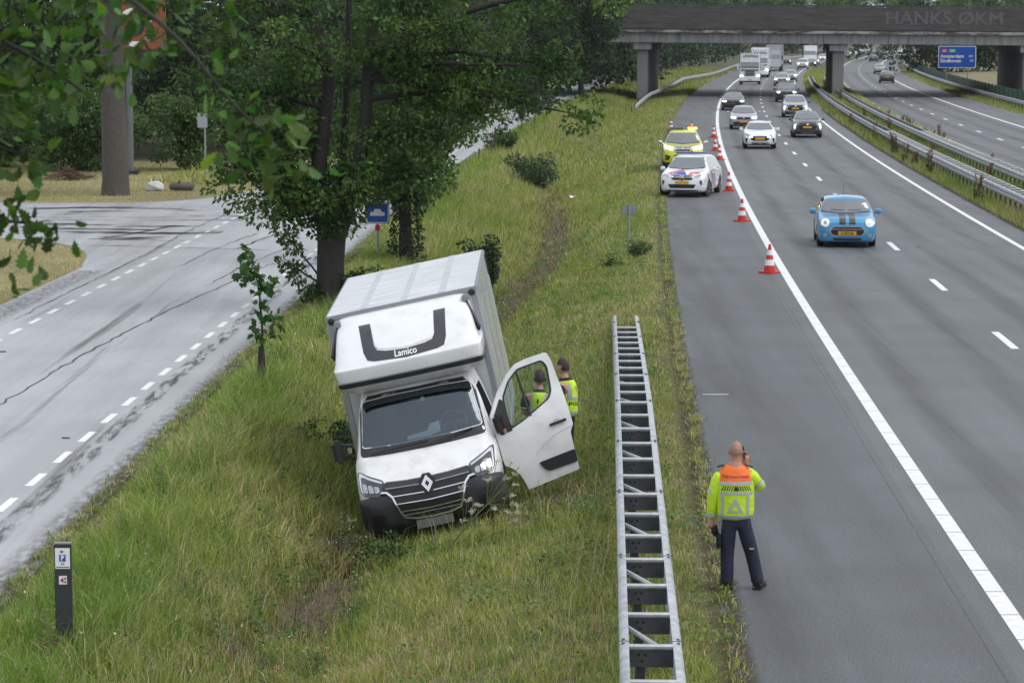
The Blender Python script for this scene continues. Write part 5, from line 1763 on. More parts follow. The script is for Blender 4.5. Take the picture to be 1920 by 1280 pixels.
def place(root, px_xy, rz_extra=0, away=False):
    x, y = px_xy
    rz = -math.atan(float(Lslope(y))) + (math.pi if away else 0) + rz_extra
    root.location = (x, y, .003); root.rotation_euler = (0, 0, rz)


def at(X, Y, dy=0):
    """world point of a vehicle whose front stands at (X, Y): centre dy metres further along the road"""
    s_ = float(Lslope(Y)); n = math.sqrt(1 + s_ * s_)
    return (X + s_ / n * dy, Y + dy / n)


# --- blue three-door hatchback, nearest on the carriageway
SPEC_MINI = {'front': [('air_intake', GRILLE, [(-.5, .20), (.5, .20), (.44, .15), (-.44, .15)], False, .006), ('bumper_lip', BLACK, [(-.88, .125), (.88, .125), (.8, .08), (-.8, .08)], False, .006),
                       ],
             'rear': FR_HATCH['rear']}
mini, B, body = mk_car('hatchback', 'light blue hatchback with two dark bonnet stripes, alone on the right lane', 'car', 3.82, 1.727, 1.42, P_BLUE, SPEC_MINI, wheel_r=.31, hood=.635, cowl=.285, rf=.40, rr_=.86, rw=.955, nose=.52, belt=.645, twf=.70, zl=.11, tail=.66)
w, H_ = 1.727 / 2, 1.42
el = lambda cx, cz, rx, rz_, n=24: [(cx + rx * math.cos(t), cz + rz_ * math.sin(t)) for t in np.linspace(0, 2 * math.pi, n, endpoint=False)]
gr = corner([(-.44, .62), (.44, .62), (.53, .49), (.45, .35), (-.45, .35), (-.53, .49)], .08, 5)
Px(B, 'grille', GRILLE, mini, [gr], 'front', .006)
gi = [(x * .95, .485 + (z - .485) * .9) for x, z in gr]
Px(B, 'grille_ring', CHROME, mini, [gr, gi], 'front', .02)
Px(B, 'grille_bar', CHROME, mini, [[(-.47, .55), (.47, .55), (.47, .535), (-.47, .535)]], 'front', .018)
for sx in (-1, 1):
    hl_ = Px(B, 'headlight', CHROME, mini, [el(sx * .645, .735, .135, .13)], 'front', .012)[0]
    Px(B, 'lamp_ring', RINGL, hl_, [el(sx * .645, .735, .112, .108), el(sx * .645, .735, .05, .05)], 'front', .02)
    Px(B, 'lens', LAMPOFF, hl_, [el(sx * .645, .735, .05, .05, 12)], 'front', .022)
    Px(B, 'fog_light', LAMPOFF, mini, [el(sx * .65, .37, .06, .06, 14)], 'front', .012)
    st_ = [(sx * .05, -1.86), (sx * .235, -1.85), (sx * .22, -.83), (sx * .04, -.83)]
    Px(B, 'bonnet_stripe', P_BLACK, mini, [st_], 'top', .005, .01, .08)
    Px(B, 'bonnet_stripe', P_BLACK, mini, [[(sx * .05, .69), (sx * .235, .69), (sx * .235, .86), (sx * .05, .86)]], 'front', .010, .01, .06)
Px(B, 'bonnet_emblem', CHROME, mini, [[(-.09, .675), (-.03, .66), (.03, .66), (.09, .675), (.03, .68), (.012, .695), (-.012, .695), (-.03, .68)]], 'front', .014)
plate_parts(mini, B, .43)
me = text_mesh('S·ZST·26', .1, .002, .003); o = link('plate_number', me, mini, NUMB); o.location = (0, -1.955, .43); o.rotation_euler = (rad(90), 0, 0)
MB().tube([(-.0, .75, 1.40), (-.0, .9, 1.72)], .006, 6).build('antenna', BLACK, mini)
for sx in (-1, 1): MB().tube([(sx * .05, -.86, 1.03), (sx * .45, -.80, 1.045)], .01, 6).build('wiper', BLACK, mini)
place(mini, at(9.85, 77.6, 1.91), rad(-1.5))

# --- white hatchback in front of the group
wh, B, body = mk_car('hatchback', 'white hatchback leading the group on the right lane', 'car', 4.04, 1.775, 1.45, P_WHITE, FR_HATCH, wheel_r=.31)
plate_parts(wh, B, .56)
place(wh, at(13.3, 143.0, 2.0))

# --- dark compact SUV on the left lane
s1, B, body = mk_car('suv', 'dark grey compact SUV with bright claw lamps on the left lane', 'car', 4.3, 1.77, 1.55, P_ANTH, FR_SUV, wheel_r=.34, hood=.655, belt=.64, rw=.955, rr_=.86, twf=.66, zl=.15)
plate_parts(s1, B, .63)
place(s1, at(17.5, 158.0, 2.1))
s2 = dup(s1, label='silver grey SUV behind the dark compact SUV on the left lane')
for ch in s2.children:
    if ch.name.startswith('body'):
        ch.data = ch.data.copy(); ch.data.materials[0] = P_SILVER
s2.scale = (1.06, 1.05, 1.06)
place(s2, at(20.7, 195.0, 2.2))
# --- grey hatch behind the white one
g2, B, body = mk_car('hatchback', 'grey car with lit lamps right behind the white hatchback', 'car', 4.25, 1.80, 1.5, P_SILVER, FR_ON, wheel_r=.32, hood=.645)
plate_parts(g2, B, .5)
place(g2, at(14.9, 171.5, 2.1))
# --- black saloon
b1, B, body = mk_car('saloon', 'black saloon with lit lamps on the right lane beyond the cones', 'car', 4.6, 1.86, 1.44, P_BLACK, FR_ON, wheel_r=.33, hood=.64, rr_=.74, rw=.88)
place(b1, at(17.6, 212.5, 2.3))
# --- black people carrier
b2, B, body = mk_car('suv', 'tall black SUV in the shadow of the overpass', 'car', 4.7, 1.95, 1.78, P_BLACK, FR_ON, wheel_r=.36, hood=.6, cowl=.24, rr_=.88, rw=.965, twf=.72, zl=.15, belt=.6)
plate_parts(b2, B, .6)
place(b2, at(24.3, 236.5, 2.3))
# more cars further back
FAR = [('saloon', b1, P_SILVER, 'silver car with pale bonnet directly behind the tall black SUV', (31.0, 307, 2.2), (1, 1, 1.04)),
       ('car', g2, P_SILVER, 'grey car following on the left lane beyond the overpass', (34.6, 333, 2.1), (1.03, 1, 1)),
       ('car', wh, P_WHITE, 'white car right of the lorries beyond the overpass', (44.5, 452, 2.1), (1.08, 1, 1.15)),
       ('suv', s1, P_ANTH, 'dark grey SUV right of the second lorry', (51.2, 500, 2.1), (1.02, 1, 1)),
       ('van', b2, P_WHITE, 'white people carrier beyond the overpass on the left lane', (47.8, 440, 2.2), (.98, 1, 1.02)),
       ('car', g2, P_ANTH, 'dark car just right of the white people carrier', (52.0, 465, 2.1), (1, 1, 1)),
       ('car', b1, P_SILVER, 'silver car third from the pillar in the distant queue', (56.5, 500, 2.1), (1, 1, 1)),
       ('car', wh, P_WHITE, 'white car half hidden beside the central pillar', (65.0, 560, 2.1), (1, 1, 1)),
       ('car', wh, P_WHITE, 'distant white car left of the small white lorry', (84.0, 660, 2.1), (1, 1, 1)),
       ('car', wh, P_SILVER, 'distant pale car right of the small white lorry', (96.0, 690, 2.1), (1, 1, 1)),
       ('car', b1, P_WHITE, 'farthest white car above the dark car on the far carriageway', (104.0, 715, 2.1), (1, 1, 1))]


def recolour(root, pm):
    for ch in root.children:
        if ch.name.startswith('body') or ch.name.startswith('mirror'):
            ch.data = ch.data.copy(); ch.data.materials[0] = pm


for nm, src, pm, lab, p_, sc in FAR:
    o = dup(src, label=lab); o.name = nm; o['category'] = 'van' if nm == 'van' else 'car'
    recolour(o, pm); o.scale = sc
    place(o, at(*p_))

# --- cars driving away on the far carriageway
est, B, body = mk_car('estate_car', 'dark red-lamped estate car driving away nearest on the far carriageway', 'car', 4.5, 1.8, 1.47, P_ANTH, FR_HATCH, hood=.64, rr_=.88, rw=.965, twf=.66)
plate_parts(est, B, .72, side='rear')
place(est, at(45.6, 325.0, 2.2), away=True)
for pm, lab, p_ in ((P_SILVER, 'silver estate car driving away in the left lane of the far carriageway', (54.2, 394, 2.2)), (P_DARK, 'dark car driving away at the left of the distant far carriageway', (74.0, 548, 2.2)), (P_DARK, 'dark car with pale roof driving away at the right of the distant far carriageway', (79.8, 540, 2.2))):
    o = dup(est, label=lab); recolour(o, pm); place(o, at(*p_), away=True)
# ------------------------------------------------------------------ police car
SPEC_POL = {'front': [('headlight', LAMPOFF, [(.5, .515), (.86, .595), (.97, .60), (.93, .52), (.6, .48)], True, .006), ('grille', GRILLE, [(-.47, .535), (.47, .535), (.5, .49), (.40, .425), (-.40, .425), (-.5, .49)], False, .006), ('air_intake', GRILLE, [(-.6, .32), (.6, .32), (.5, .225), (-.5, .225)], False, .006), ('side_intake', GRILLE, [(.74, .40), (.97, .44), (.93, .33), (.80, .30)], True, .006),
                      ('grille_bar', CHROME, [(-.47, .495), (.47, .495), (.47, .475), (-.47, .475)], False, .016), ('bumper_lip', BLACK, [(-.8, .185), (.8, .185), (.76, .15), (-.76, .15)], False, .006)], 'rear': FR_HATCH['rear']}
pc, B, body = mk_car('police_car', 'white police car with red and blue striping parked slantwise on the hard shoulder', 'police car', 4.42, 1.80, 1.56, P_WHITE, SPEC_POL, wheel_r=.33, hood=.63, cowl=.235, rf=.40, rr_=.86, rw=.955, belt=.61, twf=.66, zl=.13)
POLB = mat('police_blue', (.02, .06, .38), .35, var=.05, coat=.6); POLR = mat('police_red', (.55, .03, .03), .35, var=.05, coat=.6)
w, H_ = .9, 1.56
plate_parts(pc, B, .575)
an = np.linspace(0, 2 * math.pi, 20, endpoint=False)
Px(B, 'badge_ring', CHROME, pc, [el(0, .75, .105, .105, 20), el(0, .75, .088, .088, 20)], 'front', .03)
for a_ in (90, 210, 330): MB().beam((0, -2.235, .75), (.095 * math.cos(rad(a_)), -2.235, .75 + .095 * math.sin(rad(a_))), .02, .02).build('badge_spoke', CHROME, pc)
for lp, m in (([(-.62, -2.02), (-.42, -2.1), (-.02, -1.62), (-.02, -1.42), (-.12, -1.42)], POLR), ([(-.40, -2.1), (.16, -2.12), (.02, -1.75), (-.02, -1.62)], POLB), ([(.18, -2.12), (.6, -2.02), (.66, -1.72), (.30, -1.9)], POLR)):
    Px(B, 'bonnet_stripe', m, pc, [lp], 'top', .004, .008, .15)
for sd in ('left', 'right'):
    for i_, (y_, m, ln) in enumerate(((-1.42, POLR, .28), (-.93, POLR, .13), (-.68, POLB, .22), (-.4, POLR, .12), (-.16, POLB, .18))):
        lp = [(y_ - .02, .92), (y_ + ln * .8, .95), (y_ + ln * .8 + .26, .34), (y_ + .30, .34)]
        if y_ < -1.2: lp = [(y_ - .35, .86), (y_ + .02, .9), (y_ + .16, .74), (y_ - .05, .70)]
        Px(B, 'side_stripe', m, pc, [lp], sd, .005, .008, .2)
    Px(B, 'door_handle', P_WHITE, pc, [[(.05, .86), (.27, .87), (.27, .83), (.05, .82)]], sd, .02)
MB().box((0, -.15, 1.60), (1.18, .26, .07)).build('light_bar', mat('light_bar_lens', (.10, .14, .34), .25, var=.2), pc, bevel=.02)
MB().box((.02, -.1, 1.655), (.05, .05, .05)).build('roof_aerial', BLACK, pc)
place(pc, (6.98, 103.4)); pc.rotation_euler = (0, 0, rad(-13.5))
for ch in list(pc.children):
    if ch.name.startswith('wheel') and not ch.name.startswith('wheel_arch') and ch.location.y < 0: ch.rotation_euler = (0, 0, rad(-16))

# ------------------------------------------------------------------ yellow pick-up
SPEC_PU = {'front': [('headlight', LAMPON, [(.46, .60), (.93, .645), (.93, .56), (.5, .53)], True, .006), ('grille', CHROME, [(-.44, .62), (.44, .62), (.40, .50), (-.40, .50)], False, .01), ('grille_mesh', GRILLE, [(-.4, .60), (.4, .60), (.37, .52), (-.37, .52)], False, .016), ('grille_bar', CHROME, [(-.38, .572), (.38, .572), (.38, .55), (-.38, .55)], False, .024), ('air_intake', GRILLE, [(-.42, .42), (.42, .42), (.36, .3), (-.36, .3)], False, .006), ('fog_light', GRILLE, [(.6, .39), (.86, .42), (.84, .28), (.66, .29)], True, .006)], 'rear': FR_HATCH['rear']}
pu, B, body = mk_car('pickup_truck', 'bright yellow rescue pickup with amber roof light parked behind the police car', 'pickup', 5.3, 1.86, 1.80, P_YEL, SPEC_PU, wheel_r=.38, hood=.635, cowl=.25, rf=.36, rr_=.62, rw=.68, belt=.645, twf=.66, zl=.2, nose=.56, mirror_m=CHROME, tail=.6)
mb = MB().box((0, -.35, 1.90), (1.32, .06, .03)); mb.box((0, -.35, 1.79), (1.32, .05, .02))
for sx in (-.64, 0, .64): mb.box((sx, -.35, 1.84), (.03, .05, .14))
mb.build('sign_board_frame', GREY, pu)
MB().box((-.3, -.33, 1.845), (.62, .03, .09)).build('sign_board', mat('sign_board_green', (.12, .15, .08), .5), pu)
AMBER = mat('amber_beacon', (.9, .3, .02), .3, emit=(1, .38, .06), estr=6)
MB().box((.42, -.34, 1.86), (.42, .14, .1)).build('amber_beacon', AMBER, pu, bevel=.025)
MB().box((-.2, .95, 1.08), (.03, .03, .3)).build('aerial', BLACK, pu)
place(pu, at(7.72, 120.0, 2.65), rad(-.5))

# ------------------------------------------------------------------ lorries
def lorry(label, X, Y, W_, H_, cab_h, trailer_len, detail=True, white=P_WHITE, cat='lorry', face=True):
    root = thing('lorry', label, cat)
    mb = MB().box((0, 1.0, .55 + cab_h / 2 + .1), (W_ * .98, 2.1, cab_h))
    for i_, v_ in enumerate(mb.v):
        x, y, z = v_
        if y < 0 and z > 2: mb.v[i_] = (x * .93, y + .35, z)
    mb.build('cab', white, root, bevel=.09)
    zt = .65 + cab_h
    w = W_ / 2
    fy = lambda z: -.05 + (z - .65) / cab_h * .35 - .04
    def pan(name, m, x0, x1, z0, z1, d=.05, off=0.0):
        mb = MB(); mb.v = []
        mb.add([(x0, fy(z0) - off, z0), (x1, fy(z0) - off, z0), (x1, fy(z1) - off, z1), (x0, fy(z1) - off, z1), (x0, fy(z0) + d, z0), (x1, fy(z0) + d, z0), (x1, fy(z1) + d, z1), (x0, fy(z1) + d, z1)], [(0, 1, 2, 3), (7, 6, 5, 4), (0, 4, 5, 1), (1, 5, 6, 2), (2, 6, 7, 3), (3, 7, 4, 0)])
        return mb.build(name, m, root)
    pan('windshield', GLASS, -w * .86, w * .86, 1.95, 2.62)
    if detail:
        pan('sun_visor', white, -w * .88, w * .88, 2.62, 2.80, off=.16)
        pan('grille', LAMPOFF, -w * .48, w * .48, 1.0, 1.78)
        for zz in (1.62, 1.44, 1.22, 1.05): pan('grille_slot', GRILLE, -w * .4, w * .4, zz, zz + .08, off=.02)
        for sx in (-1, 1):
            pan('headlight', LAMPON, sx * w * .92 if sx < 0 else w * .66, sx * w * .66 if sx < 0 else w * .92, .92, 1.08, off=.02)
            pan('upper_lamp', BLACK, sx * w * .8 if sx < 0 else w * .5, sx * w * .5 if sx < 0 else w * .8, 1.62, 1.75, off=.02)
        pan('bumper', white, -w * .97, w * .97, .42, .86, off=.06)
        pan('lower_trim', BLACK, -w * .9, w * .9, .24, .44)
        pan('licence_plate', PLYEL, -.26, .26, .5, .62, off=.09)
        pan('roof_board', white, -w * .8, w * .8, 2.95, 3.6, off=.05)
        mb = MB(); r = random.Random(4)
        for k in range(7):
            x = -w * .62 + k * w * .207
            mb.box((x, fy(3.3) - .08, 3.3), (.05, .02, .3)); mb.box((x + .1, fy(3.3) - .08, 3.3 + r.choice((-.12, .12))), (.16, .02, .06)); mb.box((x + .17, fy(3.3) - .08, 3.3), (.05, .02, .28))
        mb.build('roof_lettering_band', BLACK, root)
        mb = MB()
        for k in range(6): mb.tube([(-w * .7 + k * w * .28, fy(3.62) - .1, 3.66), (-w * .7 + k * w * .28, fy(3.62) + .05, 3.66)], .09, 12)
        mb.build('roof_lamps', LAMPOFF, root)
    for sx in (-1, 1):
        MB().box((sx * (w + .17), .25, 2.1), (.2, .14, .75)).build('mirror', white if detail else BLACK, root, bevel=.03)
        for yy in ((.9, 4.2, 8.4, 9.7, 11.0) if trailer_len > 4 else (.9, 4.2)):
            wheel(root, sx * (w - .18), yy, .5, .32, sx, spokes=6)
    MB().box((0, 2.6, 2.4 if not detail else 2.35), (W_ * .9, 1.1, 3.0 if trailer_len > 4 else 1.2)).build('cab_rear', white, root)
    if trailer_len > 0:
        y0 = 3.2 if trailer_len > 4 else 2.15
        MB().box((0, y0 + trailer_len / 2, (H_ + 1.0) / 2), (W_, trailer_len, H_ - 1.0)).build('cargo_box', white, root, bevel=.04)
        MB().box((0, 2 + trailer_len / 2, .8), (1.0, trailer_len + 2, .35)).build('chassis', BLACK, root)
    place(root, at(X, Y, 0))
    return root


lorry('white long-haul lorry with dark roof lettering and lit lamps left of the queue', 28.1, 316, 2.5, 3.9, 3.05, 0, True)
lorry('second white lorry with tall cargo trailer behind the lettered lorry', 33.6, 363, 2.5, 4.0, 2.9, 12, True)
lorry('third lorry whose tall grey trailer shows behind the second', 41.0, 420, 2.5, 4.1, 2.6, 12, False, P_SILVER)
lorry('small white box van lorry above the white people carrier', 54.8, 492, 2.4, 3.6, 1.9, 4, False, cat='box van')
lorry('distant white lorry small between the far cars right of the central pillar', 92.0, 700, 2.5, 3.6, 2.5, 8, False)

# ------------------------------------------------------------------ traffic cones
CRED = mat('cone_red', (.55, .035, .02), .45, var=.1); CWHITE = mat('cone_reflective_white', (.72, .74, .76), .4, var=.06)


def cone(label):
    root = thing('traffic_cone', label, 'traffic cone', group='red and white traffic cones closing the hard shoulder')
    MB().prism(corner([(-.22, -.22), (.22, -.22), (.22, .22), (-.22, .22)], .05), 'z', 0, .045).build('base', CRED, root)
    r = lambda z: .155 + (z - .045) / .70 * (-.125)
    MB().lathe([(.15, .045), (r(.06), .06), (r(.40), .40), (r(.68), .68), (.034, .75), (.02, .75)], 20).build('body', CRED, root, smooth=40)
    for z0, z1 in ((.20, .35), (.47, .60)):
        MB().lathe([(r(z0) - .01, z0), (r(z0) + .006, z0), (r(z1) + .006, z1), (r(z1) - .01, z1)], 20).build('band', CWHITE, root, smooth=40)
    return root


CN = [((6.75, 69.5), 'nearest red and white cone on the shoulder line'), ((7.66, 88.5), 'second nearest red and white cone, left of the blue hatchback'), ((8.60, 105.5), 'cone right beside the rear of the police car'), ((10.2, 130.9), 'cone partly hidden behind the police car roof'), ((10.75, 141), 'fourth cone along the line beyond the police car'), ((11.99, 158.6), 'last cone on the line before the grey car'), ((11.1, 165), 'cone behind the amber roof light of the yellow pickup'), ((10.11, 169.7), 'farthest left cone beside the grass edge')]
cn0 = None
for (x, y_), lab in CN:
    if cn0 is None: cn0 = cone(lab); o = cn0
    else: o = dup(cn0, label=lab)
    o.location = (x, y_, .004); o.rotation_euler = (0, 0, rad(8 * (int(y_) % 7)))
# ------------------------------------------------------------------ white box truck in the ditch
def glass_mat(ior=2.1):
    m = bpy.data.materials.new('clear_windscreen'); m.use_nodes = True
    t = m.node_tree; t.nodes.remove(t.nodes['Principled BSDF'])
    tr = N(t, 'ShaderNodeBsdfTransparent'); tr.inputs[0].default_value = (.72, .80, .84, 1)
    gl = N(t, 'ShaderNodeBsdfGlossy'); gl.inputs['Roughness'].default_value = .04; gl.inputs['Color'].default_value = (.78, .9, 1, 1)
    fr = N(t, 'ShaderNodeFresnel'); fr.inputs['IOR'].default_value = ior
    nz = N(t, 'ShaderNodeTexNoise', Scale=2.2, Detail=3.)
    tc = N(t, 'ShaderNodeTexCoord'); t.links.new(tc.outputs['Object'], nz.inputs['Vector'])
    bp = N(t, 'ShaderNodeBump', Strength=.015, Distance=.05); t.links.new(nz.outputs['Fac'], bp.inputs['Height']); t.links.new(bp.outputs[0], gl.inputs['Normal'])
    mx = N(t, 'ShaderNodeMixShader')
    t.links.new(fr.outputs[0], mx.inputs[0]); t.links.new(tr.outputs[0], mx.inputs[1]); t.links.new(gl.outputs[0], mx.inputs[2])
    t.links.new(mx.outputs[0], t.nodes['Material Output'].inputs['Surface'])
    return m


CLEAR = glass_mat()
DOORGL = glass_mat(1.25); DOORGL.name = 'clear_door_glass'


def dirty_white(name, col, amt, sc=(1, 1, 1), nscale=3.):
    m = bpy.data.materials.new(name); m.use_nodes = True
    t = m.node_tree; b = t.nodes['Principled BSDF']; b.inputs['Roughness'].default_value = .3; b.inputs['Coat Weight'].default_value = .5
    tc = N(t, 'ShaderNodeTexCoord'); mp = N(t, 'ShaderNodeMapping'); mp.inputs['Scale'].default_value = sc
    t.links.new(tc.outputs['Object'], mp.inputs['Vector'])
    n = N(t, 'ShaderNodeTexNoise', Scale=nscale, Detail=8., Roughness=.7); t.links.new(mp.outputs[0], n.inputs['Vector'])
    n2 = N(t, 'ShaderNodeTexNoise', Scale=34., Detail=2.); t.links.new(tc.outputs['Object'], n2.inputs['Vector'])
    cr = N(t, 'ShaderNodeMapRange'); cr.inputs['From Min'].default_value = .45; cr.inputs['From Max'].default_value = .75
    t.links.new(n.outputs['Fac'], cr.inputs['Value'])
    sp = N(t, 'ShaderNodeMapRange'); sp.inputs['From Min'].default_value = .72; sp.inputs['From Max'].default_value = .76; t.links.new(n2.outputs['Fac'], sp.inputs['Value'])
    mxm = N(t, 'ShaderNodeMath', operation='MAXIMUM'); t.links.new(cr.outputs[0], mxm.inputs[0]); t.links.new(sp.outputs[0], mxm.inputs[1])
    ml_ = N(t, 'ShaderNodeMath', operation='MULTIPLY'); ml_.inputs[1].default_value = amt; t.links.new(mxm.outputs[0], ml_.inputs[0])
    mx = N(t, 'ShaderNodeMix', data_type='RGBA'); mx.inputs['A'].default_value = (*col, 1); mx.inputs['B'].default_value = (.3, .28, .25, 1)
    t.links.new(ml_.outputs[0], mx.inputs['Factor']); t.links.new(mx.outputs['Result'], b.inputs['Base Color'])
    rr = N(t, 'ShaderNodeMapRange'); rr.inputs['To Min'].default_value = .25; rr.inputs['To Max'].default_value = .6; t.links.new(ml_.outputs[0], rr.inputs['Value']); t.links.new(rr.outputs[0], b.inputs['Roughness'])
    return m


TW = dirty_white('truck_white_paint', (.76, .77, .785), .4)
FAIR = dirty_white('fairing_white_gelcoat', (.76, .77, .79), .3)
BOXM = dirty_white('box_panel_grey_white', (.52, .54, .55), .35, (1, 1, .3), 2.)
ALU = mat('aluminium_post', (.36, .38, .40), .4, .6, var=.08)
ANTH = mat('anthracite_film', (.035, .038, .045), .4, var=.1, coat=.3)
BUMP = mat('black_bumper_plastic', (.022, .023, .026), .55, var=.15, bump=.05, bscale=120)
CABIN = mat('cabin_dark_trim', (.035, .04, .048), .8, var=.3, vscale=3)
DASH = mat('dashboard_grey', (.05, .06, .068), .7, var=.2)
PAPER = mat('paper_sheet', (.75, .85, .84), .6, var=.05)

trk = thing('box_truck', 'white box truck tilted nose-down in the ditch with its driver door open', 'truck', (-1.0045, 36.574, -.745), rot=(.0425, -.212, -.0228))
cab = loft([(.10, .42, .74, .86, .82, .88, .70), (.13, .40, .78, .905, .88, .92, .76), (.24, .40, .86, .985, .96, .985, .80), (.36, .40, .93, 1.05, 1.0, 1.015, .84), (.60, .40, 1.06, 1.175, 1.02, 1.03, .86), (.735, .40, 1.15, 1.235, 1.03, 1.035, .88), (.775, .40, 1.17, 1.27, 1.03, 1.035, .87),
            (1.32, .40, 1.24, 1.90, 1.03, 1.035, .83), (1.42, .40, 1.26, 1.98, 1.03, 1.035, .82), (1.7, .40, 1.28, 2.05, 1.03, 1.035, .82), (2.12, .40, 1.28, 2.1, 1.03, 1.035, .84)], n=2)
cab_me = cab.mesh('body')
CB = bvh_of(cab_me)
ws = corner([(-.885, 1.325), (-.45, 1.30), (.45, 1.30), (.885, 1.325), (.80, 1.90), (.4, 1.925), (-.4, 1.925), (-.80, 1.90)], .05, 4)
wo = corner([(-.915, 1.22), (-.45, 1.205), (.45, 1.205), (.915, 1.22), (.835, 1.945), (.4, 1.965), (-.4, 1.965), (-.835, 1.945)], .06, 4)
cut = MB().prism([(x * .985, 1.61 + (z - 1.61) * .97) for x, z in ws], 'y', -.4, 1.95)
cut_o = cut.build('cutter', CABIN)
cut2 = MB().prism([(1.0, .72), (1.95, .72), (1.95, 1.78), (1.50, 1.78), (1.06, 1.22)], 'x', .6, 1.3)
cut2_o = cut2.build('cutter', CABIN)
tmp = link('tmp', cab_me, None, TW)
for c_ in (cut_o, cut2_o):
    md = tmp.modifiers.new('b', 'BOOLEAN'); md.operation = 'DIFFERENCE'; md.object = c_; md.solver = 'EXACT'; md.material_mode = 'TRANSFER'
body_me = eval_mesh(tmp); body_me.name = 'cab'
for o in (tmp, cut_o, cut2_o): bpy.data.objects.remove(o)
shade(body_me, 40)
link('cab', body_me, trk)
Px(CB, 'windshield', CLEAR, trk, [ws], 'front', .0, 0, .15)
Px(CB, 'windshield_frame', BUMP, trk, [wo, ws], 'front', .007, .03, .1)
# wipers, cowl
MB().tube([(.05, .60, 1.25), (.35, .70, 1.285), (.72, .80, 1.31)], .014, 6).build('wiper', BLACK, trk)
MB().tube([(-.75, .70, 1.25), (-.35, .66, 1.275), (.08, .64, 1.29)], .014, 6).build('wiper', BLACK, trk)
# cabin interior
MB().box((0, 1.02, 1.18), (1.7, .5, .16)).build('dashboard', DASH, trk, bevel=.04)
for sx in (-.5, -.1, .46):
    s_ = MB().box((sx, 1.72, 1.45), (.42, .14, .62)).build('seat', CABIN, trk, bevel=.06)
    MB().box((sx, 1.74, 1.80), (.26, .1, .16)).build('headrest', CABIN, s_, bevel=.04)
ring_ = [(.46 + .19 * math.cos(t), 1.16 + .19 * math.sin(t) * .55, 1.38 + .19 * math.sin(t) * .8) for t in np.linspace(0, 2 * math.pi, 25)]
sw = MB().tube(ring_, .017, 6, cap=False); sw.beam((.28, 1.16, 1.38), (.64, 1.16, 1.38), .03, .05); sw.tube([(.46, 1.16, 1.38), (.46, .95, 1.22)], .03, 6)
sw.build('steering_wheel', mat('steering_grey', (.12, .14, .15), .5), trk, smooth=40)
mb = MB(); mb.add([(-.22, .86, 1.285), (.12, .88, 1.30), (.12, 1.02, 1.37), (-.22, 1.0, 1.35)], [(0, 1, 2, 3)]); mb.add([(.10, .90, 1.31), (.27, .92, 1.34), (.27, 1.0, 1.48), (.13, 1.0, 1.46), (.08, .99, 1.38)], [(0, 1, 2, 3, 4)])
mb.build('papers', PAPER, trk)
MB().box((-.02, 1.36, 1.82), (.26, .03, .09)).build('inner_mirror', CABIN, trk, bevel=.02)
MB().lathe([(.034, 0), (.034, .01), (.02, .014)], 14, 'y', (.08, 1.31, 1.78)).build('windscreen_sticker', PAPER, trk)

# bumper
bmp = loft([(-.02, .34, .60, .66, .62, .72, .5), (.0, .30, .64, .72, .74, .84, .6), (.05, .24, .70, .79, .86, .95, .7), (.16, .2, .73, .81, .96, 1.02, .8), (.4, .2, .72, .79, 1.03, 1.045, .86), (.62, .22, .66, .70, 1.04, 1.045, .9)], n=2)
bumper = bmp.build('bumper', BUMP, trk, smooth=45)
FB = join_bvh(cab_me, bumper.data)
_gx, _gz = np.linspace(-1.1, 1.1, 23), np.linspace(0, 1.2, 25)      # smooth nose surface that carries the grille parts
VB = BVHTree.FromPolygons([Vector((x, -.06 + .34 * max(0, z - .62) + .1 * x * x, z)) for z in _gz for x in _gx], [(j * 23 + i, j * 23 + i + 1, (j + 1) * 23 + i + 1, (j + 1) * 23 + i) for j in range(24) for i in range(22)])
grl = [(-.60, .925), (-.3, .905), (0, .90), (.3, .905), (.60, .925), (.64, .84), (.58, .76), (.50, .60), (.42, .43), (.25, .385), (0, .375), (-.25, .385), (-.42, .43), (-.50, .60), (-.58, .76), (-.64, .84)]
Px(VB, 'grille', GRILLE, trk, [corner(grl, .03)], 'front', .0, .12, .08)
inn = lambda k, d: [(x * k, .66 + (z - .66) * k - d) for x, z in grl]
fo_ = [(-.68, .80), (-.60, .79), (-.53, .72), (-.455, .50), (-.40, .405), (-.25, .368), (0, .357), (.25, .368), (.40, .405), (.455, .50), (.53, .72), (.60, .79), (.68, .80)]
fi_ = [(x * .965, z + .022) for x, z in fo_[::-1]]
Px(VB, 'chrome_frame', CHROME, trk, [fo_ + fi_], 'front', .014, .05, .08)
for zz, hw in ((.72, .52), (.61, .47), (.495, .425)):
    Px(VB, 'chrome_bar', CHROME, trk, [[(-hw, zz + .008), (0, zz - .008), (hw, zz + .008), (hw, zz + .02), (0, zz + .004), (-hw, zz + .02)]], 'front', .014, .02, .08)
Px(VB, 'grille_top_bar', ANTH, trk, [[(-.6, .915), (0, .89), (.6, .915), (.62, .855), (0, .835), (-.62, .855)]], 'front', .008, .02, .08)
Px(VB, 'thin_trim', LAMPOFF, trk, [[(-.6, .858), (0, .834), (.6, .858), (.6, .846), (0, .822), (-.6, .846)]], 'front', .014, .02, .08)
Px(VB, 'mesh_rib', LAMPOFF, trk, [[(-.4, .452), (.4, .452), (.4, .444), (-.4, .444)]], 'front', .02, .02, .1)
